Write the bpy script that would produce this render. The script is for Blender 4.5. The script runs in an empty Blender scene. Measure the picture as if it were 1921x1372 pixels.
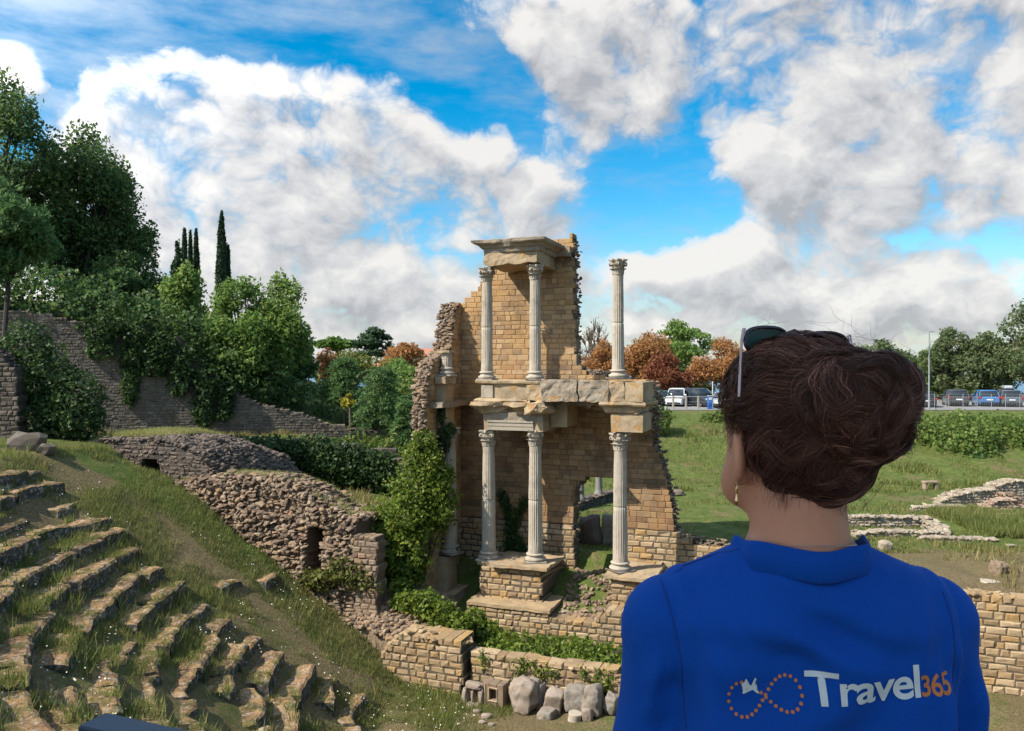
import bpy, math, numpy as np
from mathutils import Matrix, Vector
from mathutils.bvhtree import BVHTree
SC = bpy.context.scene
COL = SC.collection
rad = math.radians
# ------------------------------------------------------------------ camera model used to survey the place
F, U0, V0 = 1500.0, 960.5, 686.0
def at(u, v, Y):
    return np.array([(u-U0)/F*Y, Y, -(v-V0)/F*Y])
# stage-building frame: x along the facade, y inward, z up
AO = np.array([-.87, 30.8, -7.43]); AA = rad(20.5)
EX = np.array([math.cos(AA), -math.sin(AA), 0]); EY = np.array([math.sin(AA), math.cos(AA), 0])
def L2W(x, y, z=0): return AO + EX*x + EY*y + np.array([0, 0, z])
def W2L(X, Y):
    dx, dy = X-AO[0], Y-AO[1]
    return dx*EX[0]+dy*EX[1], dx*EY[0]+dy*EY[1]
# ------------------------------------------------------------------ noise
def _h(i, j, k, s):
    n = (i*374761393 + j*668265263 + k*2147483647 + s*974711) & 0xFFFFFFFF
    n = ((n ^ (n >> 13))*1274126177) & 0xFFFFFFFF
    n = (n ^ (n >> 16)) & 0xFFFFFFFF
    return n/4294967295.0
def vnoise(P, s=0):
    P = np.asarray(P, float); I = np.floor(P).astype(np.int64); f = P-I; f = f*f*(3-2*f)
    r = 0
    for a in (0, 1):
        for b in (0, 1):
            for c in (0, 1):
                w = (f[..., 0] if a else 1-f[..., 0])*(f[..., 1] if b else 1-f[..., 1])*(f[..., 2] if c else 1-f[..., 2])
                r = r+w*_h(I[..., 0]+a, I[..., 1]+b, I[..., 2]+c, s)
    return r*2-1
def fbm(P, s=0, o=3):
    P = np.asarray(P, float); r = 0; a = 1.0
    for i in range(o):
        r = r+a*vnoise(P*2.03**i, s+i*7); a *= .5
    return r
def n2(x, y, sc, s=0, o=3):
    x = np.asarray(x, float); y = np.asarray(y, float)
    return fbm(np.stack([x/sc, y/sc, np.zeros_like(x)+.37], -1), s, o)
def sst(a, b, x):
    t = np.clip((np.asarray(x, float)-a)/(b-a), 0, 1); return t*t*(3-2*t)
# ------------------------------------------------------------------ mesh building
class MB:
    def __init__(s): s.V = []; s.P = []; s.R = []; s.n = 0
    def add(s, V, polys, rnd=0.5):
        V = np.asarray(V, float).reshape(-1, 3)
        for p in (polys if isinstance(polys, list) else [polys]):
            p = np.asarray(p, np.int64); s.P.append(p+s.n)
            r = np.asarray(rnd, float)
            s.R.append(np.full(len(p), float(r)) if r.ndim == 0 else r)
        s.V.append(V); s.n += len(V); return s
    def box(s, x0, x1, y0, y1, z0, z1, rnd=.5, jit=0, rng=None, bev=0):
        if bev:
            xs = [x0, x0+bev, x1-bev, x1]; ys = [y0, y0+bev, y1-bev, y1]; zs = [z0, z0+bev, z1-bev, z1]
            V = []
            for sx in (0, 1):
                for sy in (0, 1):
                    for sz in (0, 1):
                        ox, oy, oz = (0, 3)[sx], (0, 3)[sy], (0, 3)[sz]; ix, iy, iz = (1, 2)[sx], (1, 2)[sy], (1, 2)[sz]
                        V += [(xs[ox], ys[iy], zs[iz]), (xs[ix], ys[oy], zs[iz]), (xs[ix], ys[iy], zs[oz])]
            V = np.array(V)
            if jit: V = V+(rng.random(V.shape)-.5)*2*jit
            def c(a, b, d, k): return (a*4+b*2+d)*3+k
            Q = []; T = []
            for a in (0, 1): Q.append([c(a, 0, 0, 0), c(a, 1, 0, 0), c(a, 1, 1, 0), c(a, 0, 1, 0)][::(-1 if a == 0 else 1)])
            for b in (0, 1): Q.append([c(0, b, 0, 1), c(0, b, 1, 1), c(1, b, 1, 1), c(1, b, 0, 1)][::(-1 if b == 0 else 1)])
            for d in (0, 1): Q.append([c(0, 0, d, 2), c(1, 0, d, 2), c(1, 1, d, 2), c(0, 1, d, 2)][::(-1 if d == 0 else 1)])
            for a in (0, 1):
                for b in (0, 1): Q.append([c(a, b, 0, 0), c(a, b, 1, 0), c(a, b, 1, 1), c(a, b, 0, 1)])
            for a in (0, 1):
                for d in (0, 1): Q.append([c(a, 0, d, 0), c(a, 1, d, 0), c(a, 1, d, 2), c(a, 0, d, 2)])
            for b in (0, 1):
                for d in (0, 1): Q.append([c(0, b, d, 1), c(1, b, d, 1), c(1, b, d, 2), c(0, b, d, 2)])
            for a in (0, 1):
                for b in (0, 1):
                    for d in (0, 1): T.append([c(a, b, d, 0), c(a, b, d, 1), c(a, b, d, 2)])
            return s.add(V, [np.array(Q), np.array(T)], rnd)
        V = np.array([(x, y, z) for x in (x0, x1) for y in (y0, y1) for z in (z0, z1)], float)
        if jit: V = V+(rng.random(V.shape)-.5)*2*jit
        Q = np.array([[0, 1, 3, 2], [4, 6, 7, 5], [0, 4, 5, 1], [2, 3, 7, 6], [0, 2, 6, 4], [1, 5, 7, 3]])
        return s.add(V, Q, rnd)
    def lathe(s, prof, n=24, c=(0, 0, 0), rnd=.5, rf=None, cap=True):
        th = np.arange(n)/n*2*math.pi; V = []
        for r, z in prof:
            rr = r if rf is None else r*rf(th, z)
            V.append(np.stack([np.cos(th)*rr+c[0], np.sin(th)*rr+c[1], np.full(n, z+c[2])], -1))
        V = np.concatenate(V); m = len(prof); i = np.arange(n); j = (i+1) % n
        Q = np.concatenate([np.stack([k*n+i, k*n+j, (k+1)*n+j, (k+1)*n+i], -1) for k in range(m-1)])
        s.add(V, Q, rnd)
        if cap:
            for k, fl in ((0, True), (m-1, False)):
                cz = np.array([[c[0], c[1], prof[k][1]+c[2]]]); ring = V[k*n:(k+1)*n]
                t = np.stack([np.full(n, n), j if fl else i, i if fl else j], -1)
                s.add(np.concatenate([ring, cz]), t, rnd)
        return s
    def tube(s, pts, r, n=6, rnd=.5, cap=True):
        pts = np.asarray(pts, float); m = len(pts); r = np.broadcast_to(np.asarray(r, float), (m,))
        T = np.gradient(pts, axis=0); T /= np.linalg.norm(T, axis=1)[:, None]+1e-9
        up = np.array([0, 0, 1.]) if abs(T[0][2]) < .9 else np.array([1., 0, 0])
        V = []; th = np.arange(n)/n*2*math.pi
        for k in range(m):
            a = np.cross(up, T[k]); a /= np.linalg.norm(a)+1e-9; b = np.cross(T[k], a); up = b if abs(np.dot(b, T[k])) < .5 else up
            V.append(pts[k]+(np.outer(np.cos(th), a)+np.outer(np.sin(th), b))*r[k])
        V = np.concatenate(V); i = np.arange(n); j = (i+1) % n
        Q = np.concatenate([np.stack([k*n+i, k*n+j, (k+1)*n+j, (k+1)*n+i], -1) for k in range(m-1)])
        s.add(V, Q, rnd)
        if cap:
            s.add(V[-n:], np.array([[0, k, k+1] for k in range(1, n-1)]), rnd)
            s.add(V[:n], np.array([[0, k+1, k] for k in range(1, n-1)]), rnd)
        return s
    def prism(s, poly, y0, y1, rnd=.5):
        """poly in (x,z), extruded along y"""
        n = len(poly); V = [(x, y0, z) for x, z in poly]+[(x, y1, z) for x, z in poly]
        i = np.arange(n); j = (i+1) % n
        s.add(V, [np.stack([i, j, n+j, n+i], -1)], rnd)
        s.P.append(np.array([list(range(n))[::-1]])+s.n-2*n); s.R.append(np.array([rnd]))
        s.P.append(np.array([list(range(n, 2*n))])+s.n-2*n); s.R.append(np.array([rnd])); return s
    def xf(s, M):
        M = np.array(M); s.V = [v@M[:3, :3].T+M[:3, 3] for v in s.V]; return s
    def build(s, name, mat, parent=None, smooth=False, flip=False):
        V = np.concatenate(s.V) if s.V else np.zeros((0, 3))
        me = bpy.data.meshes.new(name); me.vertices.add(len(V)); me.vertices.foreach_set('co', V.astype(np.float32).ravel())
        P = s.P; cnt = np.concatenate([np.full(len(p), p.shape[1]) for p in P]) if P else np.zeros(0, int)
        idx = np.concatenate([p.ravel() for p in P]) if P else np.zeros(0, int)
        me.loops.add(len(idx)); me.loops.foreach_set('vertex_index', idx.astype(np.int32))
        me.polygons.add(len(cnt)); st = np.concatenate([[0], np.cumsum(cnt)[:-1]])
        me.polygons.foreach_set('loop_start', st.astype(np.int32))
        try: me.polygons.foreach_set('loop_total', cnt.astype(np.int32))
        except Exception: pass
        me.polygons.foreach_set('use_smooth', np.full(len(cnt), bool(smooth)))
        a = me.attributes.new('rnd', 'FLOAT', 'FACE'); a.data.foreach_set('value', np.concatenate(s.R).astype(np.float32))
        me.update(calc_edges=True); me.validate()
        o = bpy.data.objects.new(name, me); COL.objects.link(o)
        if mat: me.materials.append(mat)
        if parent: o.parent = parent
        return o
def fixn(o):
    import bmesh
    bm = bmesh.new(); bm.from_mesh(o.data); bmesh.ops.recalc_face_normals(bm, faces=bm.faces); bm.to_mesh(o.data); bm.free(); return o
def tag(o, label=None, cat=None, group=None, kind=None):
    if label: o['label'] = label
    if cat: o['category'] = cat
    if group: o['group'] = group
    if kind: o['kind'] = kind
    return o
def thing(name, label, cat, loc=(0, 0, 0), rz=0, group=None):
    o = bpy.data.objects.new(name, None); o.empty_display_size = .3; COL.objects.link(o)
    o.location = loc; o.rotation_euler = (0, 0, rz); return tag(o, label, cat, group)
def dup(root, loc=None, rz=None, label=None, group=None, parent=None, scale=None):
    r = root.copy(); COL.objects.link(r)
    if loc is not None: r.location = loc
    if rz is not None: r.rotation_euler = (0, 0, rz)
    if scale is not None: r.scale = scale
    if parent is not None: r.parent = parent
    if label: r['label'] = label
    if group: r['group'] = group
    for ch in list(root.children):
        c = ch.copy(); COL.objects.link(c); c.parent = r
        for g in list(ch.children):
            d = g.copy(); COL.objects.link(d); d.parent = c
    return r
# ------------------------------------------------------------------ surface nets
def surface_nets(D, org, h):
    nx, ny, nz = D.shape; S = D < 0
    cs = [(a, b, c) for a in (0, 1) for b in (0, 1) for c in (0, 1)]
    sl = lambda A, c: A[c[0]:nx-1+c[0], c[1]:ny-1+c[1], c[2]:nz-1+c[2]]
    cnt = sum(sl(S, c).astype(np.int8) for c in cs)
    act = (cnt > 0) & (cnt < 8); ii = np.argwhere(act)
    cv = {c: D[ii[:, 0]+c[0], ii[:, 1]+c[1], ii[:, 2]+c[2]] for c in cs}
    acc = np.zeros((len(ii), 3)); num = np.zeros(len(ii))
    for c in cs:
        for ax in range(3):
            if c[ax] == 0:
                d = list(c); d[ax] = 1; d = tuple(d); a, b = cv[c], cv[d]; m = (a < 0) != (b < 0)
                t = np.where(m, a/np.where(m, a-b, 1), 0); p = np.zeros((len(ii), 3)); p[:] = c; p[:, ax] = t
                acc += p*m[:, None]; num += m
    V = (ii+acc/num[:, None])*h+np.asarray(org)
    idx = -np.ones(act.shape, np.int64); idx[act] = np.arange(len(ii)); Q = []
    for ax in range(3):
        a = [slice(None)]*3; b = [slice(None)]*3; a[ax] = slice(0, -1); b[ax] = slice(1, None)
        m = S[tuple(a)] != S[tuple(b)]; e = np.argwhere(m); o1, o2 = (ax+1) % 3, (ax+2) % 3
        ok = (e[:, o1] > 0) & (e[:, o2] > 0) & (e[:, o1] < D.shape[o1]-1) & (e[:, o2] < D.shape[o2]-1); e = e[ok]
        fl = S[tuple(a)][tuple(e.T)]
        def g(d1, d2):
            q = e.copy(); q[:, o1] -= d1; q[:, o2] -= d2; return idx[tuple(q.T)]
        q = np.stack([g(1, 1), g(0, 1), g(0, 0), g(1, 0)], -1); q[~fl] = q[~fl][:, ::-1]; Q.append(q)
    Q = np.concatenate(Q); Q = Q[(Q >= 0).all(1)]
    return V, Q
def grid(lo, hi, h):
    lo = np.array(lo, float); hi = np.array(hi, float); n = np.ceil((hi-lo)/h).astype(int)+1
    g = np.stack(np.meshgrid(*[lo[i]+np.arange(n[i])*h for i in range(3)], indexing='ij'), -1); return g
def cone(P, a, b, r0, r1):
    a = np.array(a, float); b = np.array(b, float); d = b-a; t = np.clip(((P-a)@d)/(d@d), 0, 1)
    return np.linalg.norm(P-a-t[..., None]*d, axis=-1)-(r0+(r1-r0)*t)
def ell(P, c, r, M=None):
    q = P-np.array(c, float)
    if M is not None: q = q@np.array(M)
    r = np.array(r, float); k0 = np.linalg.norm(q/r, axis=-1); k1 = np.linalg.norm(q/(r*r), axis=-1)+1e-9
    return k0*(k0-1)/k1
def smin(a, b, k):
    h = np.clip(.5+.5*(b-a)/k, 0, 1); return b*(1-h)+a*h-k*h*(1-h)
# ------------------------------------------------------------------ materials
class NT:
    def __init__(s, name, world=False):
        s.m = bpy.data.materials.new(name); s.m.use_nodes = True; s.t = s.m.node_tree; s.t.nodes.clear(); s._tc = None
    def n(s, typ, **kw):
        o = s.t.nodes.new(typ)
        for k, v in kw.items():
            if k in o.inputs.keys() and not hasattr(o, k): o.inputs[k].default_value = v
            else: setattr(o, k, v)
        return o
    def L(s, a, b): s.t.links.new(a, b)
    def obj(s):
        if s._tc is None: s._tc = s.n('ShaderNodeTexCoord').outputs['Object']
        return s._tc
    def gen_pos(s): return s.n('ShaderNodeNewGeometry').outputs['Position']
    def noise(s, scale, detail=4, rough=.6, vec=None, out='Fac'):
        o = s.n('ShaderNodeTexNoise'); o.inputs['Scale'].default_value = scale; o.inputs['Detail'].default_value = detail; o.inputs['Roughness'].default_value = rough
        s.L(vec or s.obj(), o.inputs['Vector']); return o.outputs[out]
    def ramp(s, fac, stops, interp='LINEAR'):
        o = s.n('ShaderNodeValToRGB'); r = o.color_ramp; r.interpolation = interp
        while len(r.elements) < len(stops): r.elements.new(.5)
        for e, (p, c) in zip(r.elements, stops):
            e.position = p; e.color = (*c, 1) if len(c) == 3 else c
        s.L(fac, o.inputs[0]); return o.outputs[0]
    def mix(s, fac, a, b, mode='MIX'):
        o = s.n('ShaderNodeMix'); o.data_type = 'RGBA'; o.blend_type = mode
        for i, v in ((0, fac), (6, a), (7, b)):
            if hasattr(v, 'links'): s.L(v, o.inputs[i])
            else: o.inputs[i].default_value = v if i == 0 else ((*v, 1) if len(v) == 3 else v)
        return o.outputs[2]
    def attr(s, name='rnd'):
        o = s.n('ShaderNodeAttribute'); o.attribute_name = name; return o.outputs['Fac']
    def math(s, op, a, b=None, clamp=False):
        o = s.n('ShaderNodeMath'); o.operation = op; o.use_clamp = clamp
        for i, v in ((0, a), (1, b)):
            if v is None: continue
            if hasattr(v, 'links'): s.L(v, o.inputs[i])
            else: o.inputs[i].default_value = v
        return o.outputs[0]
    def bump(s, h, strength=.5, dist=.02, nrm=None):
        o = s.n('ShaderNodeBump'); o.inputs['Strength'].default_value = strength; o.inputs['Distance'].default_value = dist
        s.L(h, o.inputs['Height'])
        if nrm is not None: s.L(nrm, o.inputs['Normal'])
        return o.outputs[0]
    def bsdf(s, col, rough=.85, nrm=None, metal=0, spec=.3, extra=None):
        o = s.n('ShaderNodeBsdfPrincipled')
        for k, v in (('Base Color', col), ('Roughness', rough), ('Metallic', metal), ('Specular IOR Level', spec)):
            if hasattr(v, 'links'): s.L(v, o.inputs[k])
            else: o.inputs[k].default_value = (*v, 1) if k == 'Base Color' and len(v) == 3 else v
        if nrm is not None: s.L(nrm, o.inputs['Normal'])
        for k, v in (extra or {}).items(): o.inputs[k].default_value = v
        return o.outputs[0]
    def done(s, sh):
        o = s.n('ShaderNodeOutputMaterial'); s.L(sh, o.inputs[0]); return s.m
def leafmat(name, c0, c1, c2, trans=.35, rough=.6, big=.35):
    c0, c1, c2 = [tuple(v*1.4 for v in c) for c in (c0, c1, c2)]
    t = NT(name); r = t.attr()
    n = t.noise(big, 2, .5, vec=t.gen_pos())
    f = t.math('ADD', t.math('MULTIPLY', r, .6), t.math('MULTIPLY', n, .5))
    c = t.ramp(f, [(.12, c0), (.52, c1), (.92, c2)])
    p = t.bsdf(c, rough, spec=.25)
    tr = t.n('ShaderNodeBsdfTranslucent'); t.L(c, tr.inputs[0])
    m = t.n('ShaderNodeMixShader'); m.inputs[0].default_value = min(.55, trans+.12); t.L(p, m.inputs[1]); t.L(tr.outputs[0], m.inputs[2])
    return t.done(m.outputs[0])
def simplemat(name, col, rough=.5, metal=0, spec=.4, nsc=8, namt=.18, extra=None, bump=0):
    t = NT(name); n = t.noise(nsc, 4); c = t.mix(n, [v*(1-namt) for v in col], [min(1, v*(1+namt)) for v in col])
    return t.done(t.bsdf(c, rough, metal=metal, spec=spec, extra=extra, nrm=t.bump(n, bump, .01) if bump else None))
def stonemat(name, tones, stain=(.05, .045, .04), lichen=None, scale=1.0, stainamt=.55, bump=.6, bd=.02, patch=None, mortar=None):
    """tones: ramp colours per block (attribute rnd) with weathering noise on top"""
    t = NT(name); r = t.attr(); k = len(tones)
    c = t.ramp(r, [(.04+.92*i/(k-1), tones[i]) for i in range(k)])
    nb = t.noise(.55*scale, 5, .62); nm = t.noise(6*scale, 6, .65); nf = t.noise(38*scale, 4, .7)
    c = t.mix(t.math('MULTIPLY', t.math('SUBTRACT', nm, .35), 1.3, True), c, t.mix(1, c, (.72, .68, .62), 'MULTIPLY'))
    if patch: c = t.mix(t.ramp(nb, [(.5, (0, 0, 0)), (.62, (.8, .8, .8))]), c, patch)
    st = t.ramp(t.noise(.9*scale, 7, .7), [(.5, (0, 0, 0)), (.72, (1, 1, 1))])
    c = t.mix(t.math('MULTIPLY', st, stainamt), c, stain)
    if lichen:
        lm = t.ramp(t.noise(2.3*scale, 6, .7), [(.54, (0, 0, 0)), (.64, (1, 1, 1))]); c = t.mix(t.math('MULTIPLY', lm, .8), c, lichen)
    c = t.mix(.5, c, t.mix(1, c, t.ramp(nf, [(.3, (.55, .55, .55)), (.7, (1.25, 1.25, 1.25))]), 'MULTIPLY'))
    if mortar: c = t.mix(t.math('LESS_THAN', r, -.5), c, mortar)
    h = t.math('ADD', t.math('MULTIPLY', nm, .6), t.math('MULTIPLY', nf, .35))
    return t.done(t.bsdf(c, .92, nrm=t.bump(h, bump, bd), spec=.15))
# ------------------------------------------------------------------ masonry
def inpoly(poly, x, z):
    c = False; n = len(poly); j = n-1
    for i in range(n):
        xi, zi = poly[i]; xj, zj = poly[j]
        if (zi > z) != (zj > z) and x < (xj-xi)*(z-zi)/(zj-zi)+xi: c = not c
        j = i
    return c
def block(mb, x0, x1, y0, y1, z0, z1, rng, gap=.008, pil=.012, jit=.004, rnd=.5, tj=.03):
    """one ashlar: body box with pillowed front and back faces"""
    g = gap/2; x0 += g; x1 -= g; z0 += g; z1 -= g; e = min(pil*1.6, (x1-x0)*.3, (z1-z0)*.3)
    ya = y0+(rng.random()-.5)*tj*.5; yb = y1+(rng.random()-.5)*tj*3
    ring = lambda y, i: [(x0+i, y, z0+i), (x1-i, y, z0+i), (x1-i, y, z1-i), (x0+i, y, z1-i)]
    V = np.array(ring(ya, e)+ring(ya+pil, 0)+ring(yb-pil, 0)+ring(yb, e))
    V += (rng.random(V.shape)-.5)*2*jit
    Q = [[0, 1, 2, 3], [15, 14, 13, 12]]
    for k in range(3):
        for i in range(4):
            j = (i+1) % 4; Q.append([k*4+j, k*4+i, k*4+4+i, k*4+4+j])
    mb.add(V, np.array(Q), rnd)
def block_wall(mb, poly, y0, y1, course, lens, seed=0, hole=None, gap=.01, pil=.012, jit=.004, core=.035, dz=0, tj=.03, yfun=None, crs_var=.12):
    rng = np.random.default_rng(seed)
    zs = [p[1] for p in poly]; xs = [p[0] for p in poly]; z = min(zs)+dz; zt = max(zs)
    while z < zt-.02:
        ch = course*(1+(rng.random()-.5)*2*crs_var); x = min(xs)-rng.random()*lens[1]
        while x < max(xs):
            l = lens[0]+rng.random()*(lens[1]-lens[0]); c0, c1 = x, x+l; zc = z+ch/2
            # trim to polygon in x by testing the ends
            a, b = c0, c1
            s = np.linspace(a, b, 15); ins = [inpoly(poly, q, zc) and not (hole and hole(q, zc)) for q in s]
            if sum(ins) >= 4:
                k0 = ins.index(True); k1 = 14-ins[::-1].index(True)
                if k0 > 0: a = s[k0]-rng.random()*(.03 if hole else .1)
                if k1 < 14: b = s[k1]+rng.random()*(.03 if hole else .1)
                if b-a > .06:
                    o = yfun((a+b)/2, zc) if yfun else 0
                    block(mb, a, b, y0+o, y1+o, z, z+ch, rng, gap, pil, jit, rng.random(), tj)
                    if core: mb.box(a, b, y0+o+core*.7, y1+o-core*.7, z-.03, z+ch-.03, -1)
            x = c1
        z += ch
    return mb
_ICO = {}
def ico(n):
    if n not in _ICO:
        import bmesh
        bm = bmesh.new(); bmesh.ops.create_icosphere(bm, subdivisions=n, radius=1)
        V = np.array([v.co for v in bm.verts]); T = np.array([[v.index for v in f.verts] for f in bm.faces]); bm.free(); _ICO[n] = (V, T)
    return _ICO[n]
def stones(mb, C, S, rng, sub=1, rough=.22, box=.55, yaw=None, tilt=.35):
    """angular rubble: squared, dented icospheres at centres C with half-sizes S (n,3)"""
    V0_, T = ico(sub); k = len(V0_); n = len(C)
    sq = V0_/np.max(np.abs(V0_), axis=1)[:, None]; B = V0_*(1-box)+sq*box*.85
    V = np.repeat(B[None], n, 0)*(1+(rng.random((n, k, 1))-.5)*2*rough)*np.asarray(S)[:, None, :]
    a = rng.random(n)*6.28 if yaw is None else np.broadcast_to(yaw, (n,))+(rng.random(n)-.5)*.5
    tx = (rng.random(n)-.5)*2*tilt; ty = (rng.random(n)-.5)*2*tilt
    def rot(V, i, j, a):
        c, s = np.cos(a)[:, None], np.sin(a)[:, None]; p, q = V[..., i].copy(), V[..., j].copy(); V[..., i] = p*c-q*s; V[..., j] = p*s+q*c
    rot(V, 1, 2, tx); rot(V, 0, 2, ty); rot(V, 0, 1, a)
    V = V+np.asarray(C)[:, None, :]
    P = (T[None]+(np.arange(n)*k)[:, None, None]).reshape(-1, 3)
    mb.add(V.reshape(-1, 3), P, np.repeat(rng.random(n), len(T))); return mb
# ------------------------------------------------------------------ leaves
def leaves(mb, C, size, rng, N=None, asp=.55, up=.25, fold=.25, rnd=None, droop=0):
    """rhombic folded leaf cards at C (n,3)"""
    n = len(C); size = np.broadcast_to(np.asarray(size, float), (n,))
    d = rng.normal(size=(n, 3)); d[:, 2] -= droop; d /= np.linalg.norm(d, axis=1)[:, None]
    nn = rng.normal(size=(n, 3)); nn[:, 2] += up*2
    if N is not None: nn = nn*.6+N*1.1
    nn -= d*(nn*d).sum(1)[:, None]; nn /= np.linalg.norm(nn, axis=1)[:, None]+1e-9
    s = np.cross(nn, d); L = size[:, None]; W = L*asp*.5
    b = C-d*L*.5; t = C+d*L*.5-nn*L*fold*.4; m = C+nn*L*fold*.35
    V = np.stack([b, m+s*W-nn*L*fold*.35, t, m-s*W-nn*L*fold*.35], 1).reshape(-1, 3)
    Q = np.arange(n*4).reshape(n, 4)
    mb.add(V, Q, rng.random(n) if rnd is None else rnd); return mb
def in_ball(rng, n, shell=.45):
    d = rng.normal(size=(n, 3)); d /= np.linalg.norm(d, axis=1)[:, None]
    return d*(shell+(1-shell)*rng.random((n, 1))**.6), d
# ------------------------------------------------------------------ the lie of the land
CX, CY, R0, SL, ZF = 5.0, 24.0, 9.0, .577, -10.6
HX = np.array([-80, -36, -25, -18.6, -15, -10.5, -6]); HZ = np.array([5.5, 4.4, 2.6, -1.2, -2.5, -3.9, -4.4])   # top of the left retaining wall
HYX = np.array([-80, -36, -25, -18.6, -10.5, -6]); HY = np.array([35.6, 45.35, 47.72, 49.1, 50.85, 51.82])
def ground(X, Y, det=True):
    X = np.asarray(X, float); Y = np.asarray(Y, float); lx, ly = W2L(X, Y)
    r = np.hypot(X-CX, Y-CY)
    cav = np.minimum(ZF+SL*np.maximum(0, r-R0), -3.1+.02*np.maximum(0, r-22))
    cav = cav*(1-sst(3.6, 2.4, np.abs(Y)+np.maximum(0, np.abs(X)-5)))+(-1.65)*sst(3.6, 2.4, np.abs(Y)+np.maximum(0, np.abs(X)-5))
    cav = np.where((Y < 0), np.maximum(cav, -1.65), cav)
    # stage strip, hedge terrace, floor behind
    stg = np.where(ly < -.9, -9.75, np.where(ly < 2.4, -9.05+.95*sst(-.9, 2.2, ly)*1.0, -7.6))
    stg = np.where((lx > 10.5) & (ly < 1.4), ZF, stg)
    fld = -7.5+sst(50, 71, Y)*3.5
    fld = np.where((lx > 9.5), fld, fld)
    stg = np.where(ly > 1.6, np.where((ly > 2.4) | (lx > 10), fld, stg), stg)
    # parodos and left court
    par = np.interp(lx, [-40, -19, -16.2, -14.6, -12, -8, -3.5, 0], [-3.0, -3.2, -3.5, -4.9, -5.9, -7.6, -9.0, -9.4])
    crt = -6.3+.7*sst(40, 49, Y)+1.7*sst(-13, -21, X)
    par = np.where(ly > -.5, par*(1-sst(-.5, 5, ly))+np.maximum(crt, par-1)*sst(-.5, 5, ly), par)
    w = sst(-1.0, 1.4, lx); bk = sst(-9, 1, X)*(ly > 2.4)
    left = np.where(ly > 2.4, par*(1-bk)+fld*bk, par)
    z = np.where(ly < -3.95, cav, left*(1-w)+stg*w)
    z = np.where((ly >= -3.95) & (ly > 6), par*(1-bk)+fld*bk, z)
    # hill behind the left retaining wall
    hy = np.interp(X, HYX, HY); hz = np.interp(X, HX, HZ)
    hill = hz+.05*np.maximum(0, Y-hy)-.2
    hill = np.where(Y > 66, np.minimum(hill, -4+.35*np.maximum(0, -X-30)*(Y < 140)), hill)
    z = np.where((X < -7) & (Y > hy), hill, z)
    z = z-.75*np.exp(-((lx+13.6)/.9)**2-((ly+3.7)/.9)**2)
    # car park shelf, then the land falls away
    shelf = sst(67, 71, Y); z = np.where(X > -14, z*(1-shelf)-4.0*shelf, z)
    fall = sst(112, 230, Y); z = z*(1-fall)-46*fall
    z = np.where(np.abs(X) > 200, np.minimum(z, -20), z); z = np.where(Y < -60, -1.6, z)
    if det:
        a = np.clip(1-np.hypot(X, Y)/240, 0, 1); flat = np.where((Y > 69) & (Y < 112) & (X > -14), .0, 1)
        z = z+a*flat*(.16*n2(X, Y, 3.1, 5)+.05*n2(X, Y, .7, 9))*np.where((Y < 2.6) & (np.abs(X) < 6), .1, 1)
    return z
def axis(a, b, step, lo, hi, g=1.16):
    c = list(np.arange(a, b+1e-6, step)); d = step; x = a; L = []
    while x > lo: d *= g; x -= d; L.append(x)
    c = L[::-1]+c; d = step; x = b
    while x < hi: d *= g; x += d; c.append(x)
    return np.array(c)
gx = axis(-27, 24, .19, -4500, 4500); gy = axis(3, 62, .19, -400, 7000)
GXX, GYY = np.meshgrid(gx, gy, indexing='ij'); GZ = ground(GXX, GYY)
nX, nY = len(gx), len(gy); ia = np.arange(nX-1)[:, None]*nY+np.arange(nY-1)[None]
gm = MB(); gm.add(np.stack([GXX, GYY, GZ], -1).reshape(-1, 3), np.stack([ia, ia+nY, ia+nY+1, ia+1], -1).reshape(-1, 4))
t = NT('ground'); pos = t.gen_pos()
nA = t.noise(.35, 6, .62, vec=pos); nB = t.noise(2.2, 6, .65, vec=pos); nC = t.noise(14, 5, .7, vec=pos)
grs = t.ramp(nB, [(.28, (.055, .078, .020)), (.5, (.092, .122, .030)), (.75, (.160, .160, .055))])
dry = t.ramp(nC, [(.3, (.100, .072, .038)), (.7, (.215, .160, .088))])
sx = t.n('ShaderNodeSeparateXYZ'); t.L(pos, sx.inputs[0])
# how bare the soil is: more on the old seating slope, little on the lawn
slope_m = t.math('LESS_THAN', sx.outputs[1], 29.0); 
bare = t.math('ADD', t.math('MULTIPLY', nA, .7), t.math('MULTIPLY', nB, .45))
bl = t.ramp(bare, [(.60, (0, 0, 0)), (.72, (1, 1, 1))]); bs = t.ramp(bare, [(.40, (0, 0, 0)), (.60, (.9, .9, .9))])
# platform to the right of the stage: worn dry grass
px_ = t.math('MULTIPLY', t.math('GREATER_THAN', sx.outputs[0], 9.5), t.math('MULTIPLY', t.math('GREATER_THAN', sx.outputs[2], -9.0), t.math('LESS_THAN', t.math('ADD', sx.outputs[1], t.math('MULTIPLY', nB, 2.0)), 33.8)))
lm = t.mix(slope_m, bl, bs)
lm = t.mix(t.math('MULTIPLY', px_, .78), lm, (1, 1, 1))
c = t.mix(lm, grs, dry); c = t.mix(.6, c, t.mix(1, c, t.ramp(nC, [(.3, (.5, .5, .5)), (.7, (1.3, 1.3, 1.3))]), 'MULTIPLY'))
M_GROUND = t.done(t.bsdf(c, .95, nrm=t.bump(t.math('ADD', nC, t.math('MULTIPLY', nB, .7)), .9, .06), spec=.1))
o = gm.build('ground', M_GROUND, smooth=True); tag(o, kind='structure')
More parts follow.
